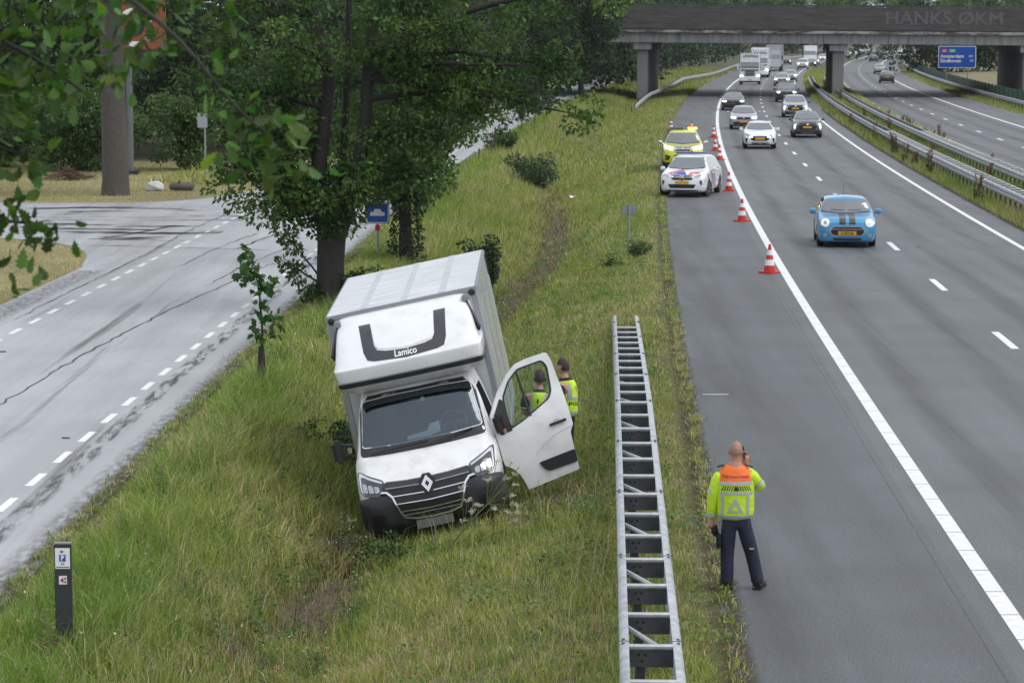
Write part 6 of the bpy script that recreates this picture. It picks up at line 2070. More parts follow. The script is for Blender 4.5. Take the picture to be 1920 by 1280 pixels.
# badge: dark octagonal field and diamond
Px(VB, 'badge_field', GRILLE, trk, [[(-.05, .955), (.05, .955), (.115, .87), (.115, .80), (.05, .70), (-.05, .70), (-.115, .80), (-.115, .87)]], 'front', .03, .05, .2)
dm = [(0, .945), (.082, .83), (0, .715), (-.082, .83)]; di = [(0, .875), (.032, .83), (0, .785), (-.032, .83)]
Px(VB, 'badge_diamond', CHROME, trk, [dm, di[::-1]], 'front', .045, .02, .2)
Px(VB, 'licence_plate', mat('plate_blank_grey', (.15, .155, .16), .5, var=.15), trk, [[(-.26, .225), (.26, .225), (.26, .345), (-.26, .345)]], 'front', .012, .06, .3)
for sx in (-1, 1):
    q = lambda lp: [(sx * a, b) for a, b in lp][::sx]
    h = Px(FB, 'headlight', mat('dark_headlamp', (.03, .033, .038), .1, var=.3, coat=1.0), trk, [corner(q([(.61, .945), (.93, 1.065), (.985, 1.06), (.97, .84), (.92, .775), (.70, .755), (.60, .85)]), .03)], 'front', .014, .03, .07)[0]
    Px(FB, 'chrome_strip', CHROME, h, [q([(.63, .935), (.93, 1.05), (.965, 1.05), (.955, .86), (.925, .79), (.91, .80), (.935, .87), (.94, 1.01), (.90, 1.01), (.64, .915)])], 'front', .02, .01, .07)
    mbx = []
    for k in range(3):
        x0 = .68 + k * .085
        Px(FB, 'reflector', mat('lamp_reflector', (.45, .47, .5), .15, .6, var=.5, vscale=40), h, [corner(q([(x0, .80 + k * .012), (x0 + .07, .81 + k * .012), (x0 + .075, .90 + k * .022), (x0 + .005, .885 + k * .02)]), .02)], 'front', .022, .01, .07)
    Px(FB, 'fog_lamp_recess', GRILLE, trk, [corner(q([(.66, .50), (.86, .53), (.86, .34), (.70, .30)]), .04)], 'front', .008, .02, .1)
MB().box((0, .25, .24), (1.3, .3, .12)).build('lower_skirt', BLACK, trk, bevel=.03)
# wheels
for sx in (-1, 1):
    wheel(trk, sx * .88, .98, .34, .23, sx, steer=rad(4), rimm=mat('steel_rim', (.22, .23, .24), .5, .5), spokes=8)
    wheel(trk, sx * .86, 4.75, .34, .32, sx, rimm=MATS['steel_rim'], spokes=8)
    for yy in (.98,):
        an = np.linspace(0, 2 * math.pi, 20, endpoint=False)
        Px(CB, 'wheel_arch', BLACK, trk, [[(yy + .41 * math.cos(t), max(.405, .36 + .41 * math.sin(t))) for t in an]], 'right' if sx > 0 else 'left', .006)

# --- roof fairing
def hsec(z, yf, hw, yb=2.17):
    half = [(hw, yb), (hw, yf + .34), (hw * .99, yf + .15), (hw * .93, yf + .05), (hw * .5, yf + .004), (0, yf - .01)]
    half = chaikin(half, 2)
    return [(x, y, z) for x, y in half] + [(-x, y, z) for x, y in half[-2::-1]]


def hloft(rows):
    R_ = [tuple(r) for r in rows]
    mb = MB(); S = [hsec(*r) for r in R_]; m = len(S[0])
    mb.v = [p for r in S for p in r]
    for i in range(len(S) - 1):
        for j in range(m):
            j2 = (j + 1) % m
            mb.f.append((i * m + j, i * m + j2, (i + 1) * m + j2, (i + 1) * m + j))
    mb.f.append(tuple(range(m))[::-1]); mb.f.append(tuple((len(S) - 1) * m + j for j in range(m)))
    return mb


fairing = hloft([(2.02, 1.42, .90), (2.06, 1.33, .98), (2.15, 1.20, 1.045), (2.25, 1.125, 1.07), (2.40, 1.095, 1.085), (2.425, 1.10, 1.085), (2.445, 1.125, 1.07), (2.52, 1.22, 1.05), (2.70, 1.45, 1.025), (2.88, 1.72, 1.0), (2.97, 1.88, .985), (3.02, 1.99, .965), (3.05, 2.10, .94)]).build('roof_fairing', FAIR, trk, smooth=24)
FBV = bvh_of(fairing.data)
strip_ = hloft([(2.155, 1.165, 1.066), (2.16, 1.16, 1.072), (2.225, 1.12, 1.082), (2.23, 1.125, 1.076)]).build('fairing_black_strip', ANTH, trk, smooth=50)
U = [(-.64, 2.93), (-.47, 2.93), (-.44, 2.66), (-.40, 2.60), (-.28, 2.575), (0, 2.555), (.28, 2.575), (.40, 2.60), (.44, 2.66), (.47, 2.93), (.64, 2.93), (.605, 2.60), (.56, 2.50), (.46, 2.475), (0, 2.45), (-.46, 2.475), (-.56, 2.50), (-.605, 2.60)]
band = Px(FBV, 'roof_band', ANTH, trk, [U], 'front', .006, .02, .08)[0]
hat = [(-.46, 2.92), (.46, 2.92), (.43, 2.67), (.385, 2.615), (0, 2.57), (-.385, 2.615), (-.43, 2.67)]
Px(FBV, 'roof_hatch', FAIR, trk, [corner(hat, .03)], 'front', .014, .03, .08)
tm = text_mesh('Lamico', .115, 0, .002)
for v_ in tm.vertices:
    x, z = v_.co.x, v_.co.y + 2.515
    hh = FBV.ray_cast(Vector((x, -5, z)), Vector((0, 1, 0))); v_.co = hh[0] - Vector((0, .016, 0))
link('fairing_lettering', tm, trk, WHITE)
for sx in (-1, 1):
    MB().beam((sx * .93, 2.0, 2.98), (sx * 1.085, 1.62, 2.56), .03, .12).build('side_strut', ANTH, trk, bevel=.01)
    MB().box((sx * .95, 1.98, 2.99), (.1, .16, .1)).build('strut_bracket', ALU, trk, bevel=.02)
    MB().lathe([(.05, 0), (.05, -.02), (.03, -.03)], 16, 'y', (sx * 1.05, 2.16, 3.03)).build('marker_lamp', BLACK, trk, smooth=40)

# --- cargo box
y0, y1, zb, zt, w = 2.17, 6.47, .72, 3.10, 1.13
box = trk
MB().box((0, y0 + .03, (zb + zt) / 2), (2 * w - .1, .05, zt - zb - .02)).build('front_panel', BOXM, box)
for sx in (-1, 1):
    MB().box((sx * (w - .015), (y0 + y1) / 2, (zb + zt) / 2), (.03, y1 - y0 - .1, zt - zb - .1)).build('side_panel', BOXM, box)
    for yy, r_ in ((y0 + .04, .05), (y1 - .04, .05)):
        MB().prism(corner([(sx * (w - .10), yy - .05), (sx * (w + .006), yy - .05), (sx * (w + .006), yy + .05), (sx * (w - .10), yy + .05)], .035), 'z', zb - .02, zt - .004).build('corner_post', ALU, box, smooth=40)
    MB().box((sx * (w - .02), (y0 + y1) / 2, zt - .03), (.06, y1 - y0 + .02, .07)).build('roof_rail', ALU, box, bevel=.015)
    MB().box((sx * (w - .02), (y0 + y1) / 2, zb), (.06, y1 - y0, .12)).build('lower_rail', ALU, box, bevel=.01)
    for k in range(1, 3):
        MB().box((sx * (w + .004), y0 + (y1 - y0) * k / 3, (zb + zt) / 2), (.008, .03, zt - zb - .16)).build('panel_seam', ALU, box)
MB().box((0, y0 + .02, zt - .035), (2 * w, .09, .075)).build('front_header', ALU, box, bevel=.02)
MB().box((0, y1 - .02, (zb + zt) / 2), (2 * w - .08, .05, zt - zb - .04)).build('rear_door', BOXM, box)
MB().box((w + .012, y1 - .12, zt - .22), (.02, .05, .34)).build('rear_hinge', BLACK, box)


def roof_mat():
    m = bpy.data.materials.new('translucent_roof_sheet'); m.use_nodes = True
    t = m.node_tree; b = t.nodes['Principled BSDF']; b.inputs['Roughness'].default_value = .42
    tc = N(t, 'ShaderNodeTexCoord')
    mp = N(t, 'ShaderNodeMapping'); mp.inputs['Scale'].default_value = (.35, 5.5, 1)
    t.links.new(tc.outputs['Object'], mp.inputs['Vector'])
    n = N(t, 'ShaderNodeTexNoise', Scale=3.2, Detail=4., Roughness=.6); t.links.new(mp.outputs[0], n.inputs['Vector'])
    mx = N(t, 'ShaderNodeMix', data_type='RGBA'); mx.inputs['A'].default_value = (.42, .44, .46, 1); mx.inputs['B'].default_value = (.74, .76, .78, 1)
    cr = N(t, 'ShaderNodeMapRange'); cr.inputs['From Min'].default_value = .35; cr.inputs['From Max'].default_value = .6; t.links.new(n.outputs['Fac'], cr.inputs['Value'])
    t.links.new(cr.outputs[0], mx.inputs['Factor']); t.links.new(mx.outputs['Result'], b.inputs['Base Color'])
    bp = N(t, 'ShaderNodeBump', Strength=.6, Distance=.02); t.links.new(n.outputs['Fac'], bp.inputs['Height']); t.links.new(bp.outputs[0], b.inputs['Normal'])
    return m


ROOF = roof_mat()
MB().box((0, (y0 + y1) / 2, zt), (2 * w - .06, y1 - y0 - .06, .02)).build('roof_sheet', ROOF, box)
for k in (-.55, .05, .62):
    MB().box((k, (y0 + y1) / 2, zt + .012), (.10, y1 - y0 - .1, .012)).build('roof_seam', mat('roof_seam_grey', (.50, .52, .54), .5, var=.15, vscale=5), box)
MB().box((0, 4.2, .52), (.9, 4.6, .2)).build('chassis', BLACK, box)
MB().box((0, 5.9, .45), (1.9, .1, .12)).build('rear_underrun', BLACK, box)
# passenger mirror
mm = MB().box((-1.22, .92, 1.33), (.16, .12, .34)).build('mirror', BUMP, trk, bevel=.045)
MB().tube([(-1.15, .92, 1.42), (-1.0, .90, 1.40)], .022, 6).build('mirror_arm', BUMP, mm)
MB().tube([(-1.15, .92, 1.26), (-1.0, .90, 1.24)], .022, 6).build('mirror_arm', BUMP, mm)
MB().box((-1.06, .9, 1.33), (.05, .06, .07)).build('mirror_bracket', CHROME, mm)

# --- open driver door
DR = thing('door', None, None)
del_ = DR
ang = rad(75)
door_M = Matrix(((math.sin(ang), -math.cos(ang), 0, 1.03), (math.cos(ang), math.sin(ang), 0, .85), (0, 0, 1, 0), (0, 0, 0, 1)))
bpy.data.objects.remove(DR)


def bulge(a, b):
    return -.05 * max(0, 1 - ((b - .85) / .75) ** 2) + .07 * max(0, (b - 1.25)) * 1.0


def dpanel(name, m, loops, off, depth, parent, maxlen=.1):
    me = map_bm(fill2d(loops, maxlen), lambda a, b: door_M @ Vector((a, bulge(a, b) - off, b)), (door_M.to_3x3() @ Vector((0, 1, 0))), depth)
    shade(me, 35)
    return link(name, me, parent, m)


out_ = [(-.03, 1.40), (.15, 1.70), (.34, 1.92), (.50, 2.03), (.70, 2.07), (.98, 2.09), (1.02, 1.97), (1.08, 1.53), (1.12, 1.01), (1.06, .92), (1.06, .66), (1.08, .35), (.62, .29), (.29, .245), (.26, .37), (.22, .48), (.15, .58), (.08, .64), (.02, .67), (-.02, 1.16)]
win = corner([(.20, 1.62), (.33, 1.83), (.50, 1.97), (.89, 2.01), (.95, 1.90), (.93, 1.55), (.87, 1.45), (.44, 1.24), (.22, 1.16), (.19, 1.3)], .05, 4)
door = dpanel('door', TW, [corner(out_, .025, 3), win], 0, .06, trk)
wi = [(.575 + (x - .575) * .93, 1.58 + (z - 1.58) * .94) for x, z in win]
dpanel('window_seal', BLACK, [win, wi], .004, .03, door)
dpanel('window', DOORGL, [wi], -.01, 0, door, .2)
dpanel('window_divider', BLACK, [[(.475, 1.90), (.50, 1.93), (.56, 1.28), (.53, 1.27)]], .003, .03, door)
dpanel('inner_panel', CABIN, [[(.05, .72), (.30, .66), (.33, .34), (1.02, .40), (1.05, 1.0), (1.0, 1.42), (.45, 1.18), (.05, 1.1)]], -.075, .01, door)
hd_ = dpanel('handle', BLACK, [corner([(.78, 1.065), (1.03, 1.09), (1.03, 1.125), (.78, 1.10)], .015)], .035, .05, door)
dpanel('handle_recess', mat('recess_grey', (.45, .46, .47), .4), [corner([(.82, 1.07), (.96, 1.08), (.94, 1.15), (.86, 1.15)], .03)], .006, .01, door)
dpanel('moulding', BUMP, [corner([(.51, .595), (1.062, .66), (1.072, .475), (.64, .44), (.58, .48)], .03)], .02, .03, door)
cs_ = [(.50, .72), (.62, .82), (.79, .92), (.95, .97), (1.11, 1.0)]
dpanel('crease_line', mat('crease_grey', (.42, .43, .44), .5), [cs_ + [(x, z - .008) for x, z in cs_[::-1]]], .004, .006, door)
dpanel('mirror_base', BLACK, [corner([(.05, 1.12), (.24, 1.14), (.20, 1.58), (.16, 1.62), (.02, 1.4)], .02)], .006, .02, door)
mm = MB()
mm.box((0, 0, 0), (.15, .14, .32))
mo = mm.build('mirror', BUMP, door, bevel=.05)
mo.matrix_local = Matrix.Translation(door_M @ Vector((.05, -.14, 1.29))) @ Matrix.Rotation(rad(-8), 4, 'Y')
ml2 = MB().box((0, -.072, -.1), (.05, .02, .07)).build('indicator', mat('indicator_lens', (.45, .25, .2), .25), mo, bevel=.01)
ml2.location = (.05, 0, 0)
# ------------------------------------------------------------------ people
SKIN = mat('skin', (.42, .22, .15), .5, var=.06, vscale=8)
HAIRD = mat('dark_brown_hair', (.035, .024, .018), .7, var=.3, vscale=40, bump=.4, bscale=90)
STUB = mat('shaved_scalp', (.30, .17, .125), .55, var=.12, vscale=30)
HIVIS = mat('hi_vis_yellow', (.50, .72, .02), .6, var=.12, vscale=7, bump=1.0, bscale=11)
HIOR = mat('hi_vis_orange', (.85, .16, .02), .6, var=.06, vscale=7, bump=.3, bscale=9)
SILV = mat('reflective_silver', (.40, .44, .42), .35, .2, var=.12, vscale=9)
NAVY = mat('navy_cloth', (.014, .018, .038), .8, var=.3, vscale=9, bump=1.0, bscale=12)
BLKC = mat('black_cloth', (.012, .012, .015), .8, var=.25, vscale=9, bump=.4, bscale=14)
BOOT = mat('black_boot', (.012, .012, .012), .5, var=.2)


def skin_obj(name, J, E, m=None, parent=None, sub=2, root=0):
    """J list of (x,y,z,rx,ry); E edges"""
    me = bpy.data.meshes.new(name)
    me.from_pydata([j[:3] for j in J], E, []); me.update()
    o = bpy.data.objects.new(name, me); COL.objects.link(o)
    md = o.modifiers.new('skin', 'SKIN'); md.use_smooth_shade = True
    md.branch_smoothing = .6
    for i, sv in enumerate(me.skin_vertices[0].data):
        sv.radius = ((J[i][4] if len(J[i]) > 4 else J[i][3]) * 1.2, J[i][3] * 1.2); sv.use_root = (i == root)
    s2_ = o.modifiers.new('sub', 'SUBSURF'); s2_.levels = sub; s2_.render_levels = sub
    em = eval_mesh(o); bpy.data.objects.remove(o); bpy.data.meshes.remove(me)
    em.name = name
    if m is None: return em
    shade(em)
    return link(name, em, parent, m)


def head_mb(c, s=1.0, yaw=0, pitch=0):
    """head facing +y, centre c; returns list of (verts, faces)"""
    bm = bmesh.new(); bmesh.ops.create_icosphere(bm, subdivisions=4, radius=1)
    for v in bm.verts:
        x, y, z = v.co
        k = 1 - .2 * max(0, -z) ** 1.4 * (1 if y > -.2 else .55)
        px, py, pz = x * .076 * k, y * .097 * (k * .9 + .1), z * .118
        if y > .5 and -.5 < z < .45: py += .022 * math.exp(-(x / .16) ** 2) * math.exp(-((z + .12) / .2) ** 2) + .004
        if y > .5: py -= .008 * math.exp(-((abs(x) - .38) / .16) ** 2) * math.exp(-((z - .06) / .12) ** 2)
        if y > .5: py += .005 * math.exp(-(x / .3) ** 2) * math.exp(-((z + .45) / .07) ** 2)
        v.co = (px, py, pz)
    mb = MB(); mb.v = [tuple(v.co) for v in bm.verts]; mb.f = [tuple(q.index for q in f.verts) for f in bm.faces]
    bm.free()
    for sx in (-1, 1):
        mb.lathe([(.004, -.012), (.024, -.008), (.026, .006), (.004, .010)], 10, 'x', (sx * .077, -.008, -.012))
    R_ = Matrix.Rotation(yaw, 3, 'Z') @ Matrix.Rotation(pitch, 3, 'X')
    mb.v = [tuple(R_ @ (Vector(v) * s) + Vector(c)) for v in mb.v]
    return mb


def hand_mb(w, d, s=1.0, curl=.5, side=1):
    """hand from wrist w along d"""
    mb = MB(); w = Vector(w); d = Vector(d).normalized()
    a = d.cross(Vector((0, 1, 0)))
    if a.length < .2: a = d.cross(Vector((1, 0, 0)))
    a.normalize(); b = d.cross(a)
    mb.tube([w - d * .02, w + d * .03, w + d * .075, w + d * .095], [.026, .036, .04, .034], 10)
    for k, (o_, ln) in enumerate(((-.03, .07), (-.01, .082), (.011, .076), (.03, .06))):
        p = w + d * .085 + a * o_
        q = p + d * ln * .5 + b * curl * ln * .25; r = q + d * ln * .35 + b * curl * ln * .55
        mb.tube([p, q, r], [.0095, .009, .007], 7)
    p = w + d * .03 + a * (-.03) * side
    mb.tube([p, p + d * .035 - a * .03 * side + b * .012, p + d * .07 - a * .032 * side + b * .02], [.013, .011, .009], 7)
    return mb


def fuse(parts, voxel=.011):
    """join meshes / MBs into one continuous skin"""
    mb = MB()
    for p in parts:
        if isinstance(p, MB): mb.add(p.v, p.f)
        else: mb.add([v.co for v in p.vertices], [tuple(f.vertices) for f in p.polygons])
    me = mb.mesh('body')
    o = bpy.data.objects.new('tmp', me); COL.objects.link(o)
    md = o.modifiers.new('r', 'REMESH'); md.mode = 'VOXEL'; md.voxel_size = voxel; md.use_smooth_shade = True
    sm = o.modifiers.new('s', 'SMOOTH'); sm.iterations = 2; sm.factor = .4
    em = eval_mesh(o); bpy.data.objects.remove(o)
    em.name = 'body'
    bm = bmesh.new(); bm.from_mesh(em); seen = set(); comps = []
    for v0 in bm.verts:
        if v0 in seen: continue
        st, cur = [v0], []
        seen.add(v0)
        while st:
            q = st.pop(); cur.append(q)
            for e in q.link_edges:
                o2_ = e.other_vert(q)
                if o2_ not in seen: seen.add(o2_); st.append(o2_)
        comps.append(cur)
    big = max(len(c) for c in comps)
    bmesh.ops.delete(bm, geom=[v for c in comps if len(c) < max(60, .02 * big) for v in c], context='VERTS')
    bm.to_mesh(em); bm.free(); shade(em)
    return em


def proj_text(bvh, s, size, x, z, m, parent, name='lettering', off=.006, bold=.003):
    tm = text_mesh(s, size, 0, bold)
    for v in tm.vertices:
        a, b = v.co.x + x, v.co.y + z
        h = bvh.ray_cast(Vector((a, -3, b)), Vector((0, 1, 0)))
        v.co = (h[0] if h[0] else Vector((a, -.15, b))) - Vector((0, off, 0))
    return link(name, tm, parent, m)


def jacket_mat():
    m = HIVIS.copy(); m.name = 'jacket_yellow_orange_yoke'
    t = m.node_tree; b = t.nodes['Principled BSDF']
    src = b.inputs['Base Color'].links[0].from_socket
    tc = N(t, 'ShaderNodeTexCoord'); sp = N(t, 'ShaderNodeSeparateXYZ'); t.links.new(tc.outputs['Object'], sp.inputs[0])
    gt = N(t, 'ShaderNodeMath', operation='GREATER_THAN'); gt.inputs[1].default_value = 1.255; t.links.new(sp.outputs['Z'], gt.inputs[0])
    mx = N(t, 'ShaderNodeMix', data_type='RGBA'); mx.inputs['B'].default_value = (.85, .16, .02, 1)
    t.links.new(gt.outputs[0], mx.inputs['Factor']); t.links.new(src, mx.inputs['A']); t.links.new(mx.outputs['Result'], b.inputs['Base Color'])
    return m


# ---- road officer with phone, seen from behind (faces +y)
ofx, ofy = 2.63, 29.75
man = thing('person', 'bald road officer in orange and yellow jacket phoning beside the guard rail, seen from behind', 'person', (ofx, ofy, .0))
# joints: pelvis centre (-.09,0,.80)
pel = (-.09, 0, .83)
legs = [(-.09, 0, .84, .15, .11), (-.175, 0, .78, .092, .095), (-.185, .015, .43, .066, .07), (-.185, -.01, .09, .042, .045), (-.0, 0, .78, .092, .095), (.09, .01, .43, .066, .07), (.165, -.01, .09, .042, .045)]
arms_torso = [(-.09, 0, .84, .15, .11), (-.10, 0, 1.05, .155, .11), (-.11, 0, 1.25, .17, .115), (-.11, 0, 1.37, .12, .085), (-.105, -.01, 1.45, .066, .066), (-.10, -.01, 1.55, .062, .066),
              (-.28, 0, 1.345, .065, .062), (-.355, -.01, 1.07, .048, .05), (-.365, .04, .82, .034, .036),
              (.06, 0, 1.345, .065, .062), (.20, .03, 1.14, .048, .05), (.03, .13, 1.40, .034, .036)]
E_l = [(0, 1), (1, 2), (2, 3), (0, 4), (4, 5), (5, 6)]
k = len(legs)
J = legs + arms_torso[1:]
E_ = E_l + [(0, k), (k, k + 1), (k + 1, k + 2), (k + 2, k + 3), (k + 3, k + 4), (k + 1, k + 5), (k + 5, k + 6), (k + 6, k + 7), (k + 1, k + 8), (k + 8, k + 9), (k + 9, k + 10)]
sk = MB()
for ids in ((0, k, k + 1, k + 2, k + 3, k + 4), (0, 1, 2, 3), (0, 4, 5, 6), (k + 1, k + 5, k + 6, k + 7), (k + 1, k + 8, k + 9, k + 10)):
    first = ids[0] if ids[1] == k else None
    rr_ = [min(J[i][3], .12) if first == 0 else min(J[i][3], .095) * .78 for i in ids]
    sk.tube(chaikin([J[i][:3] for i in ids], 1), np.interp(np.linspace(0, 1, 2 * len(ids)), np.linspace(0, 1, len(ids)), rr_), 12)
head = head_mb((-.095, .01, 1.575), .98, rad(-14), rad(-4))
hands = [hand_mb((-.365, .045, .80), (-.02, .1, -1), .9, .5, -1), hand_mb((.03, .13, 1.41), (-.12, .0, 1), .9, .6, 1)]
feet = []
for fx, rz_ in ((-.185, .15), (.165, -.35)):
    mb = MB(); mb.tube([(0, -.06, .05), (0, .0, .055), (0, .1, .045), (0, .17, .035)], [.04, .045, .045, .03], 10)
    Rm = Matrix.Rotation(rz_, 3, 'Z'); mb.v = [tuple(Rm @ Vector(v) + Vector((fx, 0, 0))) for v in mb.v]; feet.append(mb)
link('body', fuse([sk, head] + hands + feet), man, SKIN)
# scalp stubble cap
mb = head_mb((-.095, .007, 1.578), 1.0, rad(-14), rad(-4))
keep = [i for i, f in enumerate(mb.f) if sum(mb.v[j][2] for j in f) / len(f) > 1.56 and sum(mb.v[j][1] for j in f) / len(f) < .07]
mb.f = [mb.f[i] for i in keep]
mb.build('hair', STUB, man, smooth=80)
tr_ = [(-.09, 0, .855, .15, .115), (-.165, 0, .73, .092, .1), (-.185, .01, .44, .07, .076), (-.186, -.005, .12, .066, .074), (-.186, -.005, .05, .07, .08), (-.005, 0, .73, .092, .1), (.088, .01, .44, .07, .076), (.160, -.005, .12, .066, .074), (.167, -.005, .05, .07, .08), (-.092, 0, .96, .15, .11)]
skin_obj('trousers', tr_, [(0, 1), (1, 2), (2, 3), (3, 4), (0, 5), (5, 6), (6, 7), (7, 8), (0, 9)], NAVY, man)
MB().box((-.285, .0, .56), (.05, .15, .19)).build('cargo_pocket', NAVY, man, bevel=.02)
MB().box((.085, -.088, .48), (.05, .008, .018)).build('trouser_stripe', mat('pale_stripe', (.4, .35, .25), .6), man)
for fx, rz_ in ((-.185, .15), (.17, -.35)):
    mb = MB(); mb.tube([(0, -.075, .05), (0, -.02, .06), (0, .08, .052), (0, .17, .042), (0, .2, .035)], [.048, .056, .055, .048, .025], 12)
    mb.box((0, .06, .015), (.1, .27, .03))
    Rm = Matrix.Rotation(rz_, 3, 'Z'); mb.v = [tuple(Rm @ Vector(v) + Vector((fx, 0, 0))) for v in mb.v]
    mb.build('boot', BOOT, man, smooth=40)
jk = [(-.095, 0, .775, .19, .135), (-.097, 0, .92, .193, .135), (-.103, 0, 1.12, .20, .14), (-.11, 0, 1.27, .205, .135), (-.108, 0, 1.375, .15, .105), (-.105, .0, 1.45, .075, .075)]
jacket = skin_obj('jacket', jk, [(i, i + 1) for i in range(5)], HIVIS, man, sub=3)
JB = bvh_of(jacket.data)
jacket.data.materials[0] = jacket_mat()
zmin = min(v.co.z for v in jacket.data.vertices)


def band_around(name, m, z0, z1, x0, x1, off=.005, par=None, bvh=None):
    for sd in ('front', 'rear'):
        Px(bvh or JB, name, m, par or man, [[(x0, z0), (x1, z0), (x1, z1), (x0, z1)]], sd, off, .008, .035, clip=True)


for z0, z1 in ((1.215, 1.255), (1.105, 1.14), (.82, .868)): band_around('reflective_band', SILV, z0, z1, -.285, .085, par=jacket)
for k in range(6):
    for sx in (-1, 1):
        x = -.105 + sx * (.03 + k * .027)
        Px(JB, 'warning_stripe', BLACK, jacket, [[(x, 1.152), (x + .011, 1.152), (x + .011 - sx * .022, 1.205), (x - sx * .022, 1.205)]], 'front', .005, .008, .1, clip=True)
Px(JB, 'warning_triangle', BLACK, jacket, [[(-.135, 1.152), (-.075, 1.152), (-.105, 1.208)]], 'front', .006, .008, .1)
for x in (-.255, .035): Px(JB, 'reflective_strip', SILV, jacket, [[(x - .017, .86), (x + .017, .86), (x + .017, 1.11), (x - .017, 1.11)]], 'front', .005, .008, .05, clip=True)
Px(JB, 'reflective_triangle', SILV, jacket, [[(-.205, .90), (-.015, .90), (-.10, 1.065), (-.12, 1.065)], [(-.155, .93), (-.065, .93), (-.11, 1.01)]], 'front', .005, .008, .05, clip=True)
proj_text(JB, 'Rijkswaterstaat', .05, -.105, 1.315, mat('navy_print', (.03, .02, .04), .6), jacket, bold=0)
for nm, jj in (('sleeve', [(-.25, 0, 1.35, .078, .08), (-.315, -.005, 1.22, .066, .07), (-.355, -.01, 1.07, .06, .062), (-.37, .035, .84, .047, .05), (-.37, .04, .815, .046, .048)]), ('sleeve', [(.04, 0, 1.35, .078, .08), (.12, .01, 1.25, .066, .07), (.205, .03, 1.14, .06, .062), (.09, .09, 1.30, .05, .05), (.05, .12, 1.365, .044, .044)])):
    s_ = skin_obj(nm, jj, [(0, 1), (1, 2), (2, 3), (3, 4)], HIVIS, man)
    if jj[0][0] < 0:
        for a, b, r in (((-.345, -.008, 1.15), (-.358, -.009, 1.10), .066), ((-.37, .032, .875), (-.37, .036, .84), .063)): MB().tube([a, b], r, 18, cap=False).build('reflective_band', SILV, s_, smooth=60)
    else:
        MB().tube([(.15, .015, 1.225), (.175, .02, 1.19)], .069, 18, cap=False).build('reflective_band', SILV, s_, smooth=60)
for sx in (-.27, .055): MB().box((sx, 0, 1.415), (.08, .05, .012), Matrix.Rotation(rad(18 if sx > 0 else -18), 3, 'Y')).build('epaulette', NAVY, man)
ph = MB().box((0, 0, 0), (.012, .075, .15)).build('phone', BLACK, None, bevel=.004)
ph.location = (ofx - .005, ofy + .055, 1.565); ph.rotation_euler = (rad(12), rad(-8), 0); tag(ph, 'black phone held to the right ear of the bald road officer', 'phone')
gl = MB(); gl.tube([(0, 0, .03), (0, 0, -.04), (.02, .01, -.1)], [.035, .045, .02], 8); gl.tube([(.02, 0, -.02), (.05, .02, -.1)], [.02, .012], 6)
o = gl.build('gloves', BLACK, None, smooth=50); o.location = (ofx - .33, ofy + .05, .70); tag(o, 'dark gloves hanging from the left hand of the bald road officer', 'gloves')


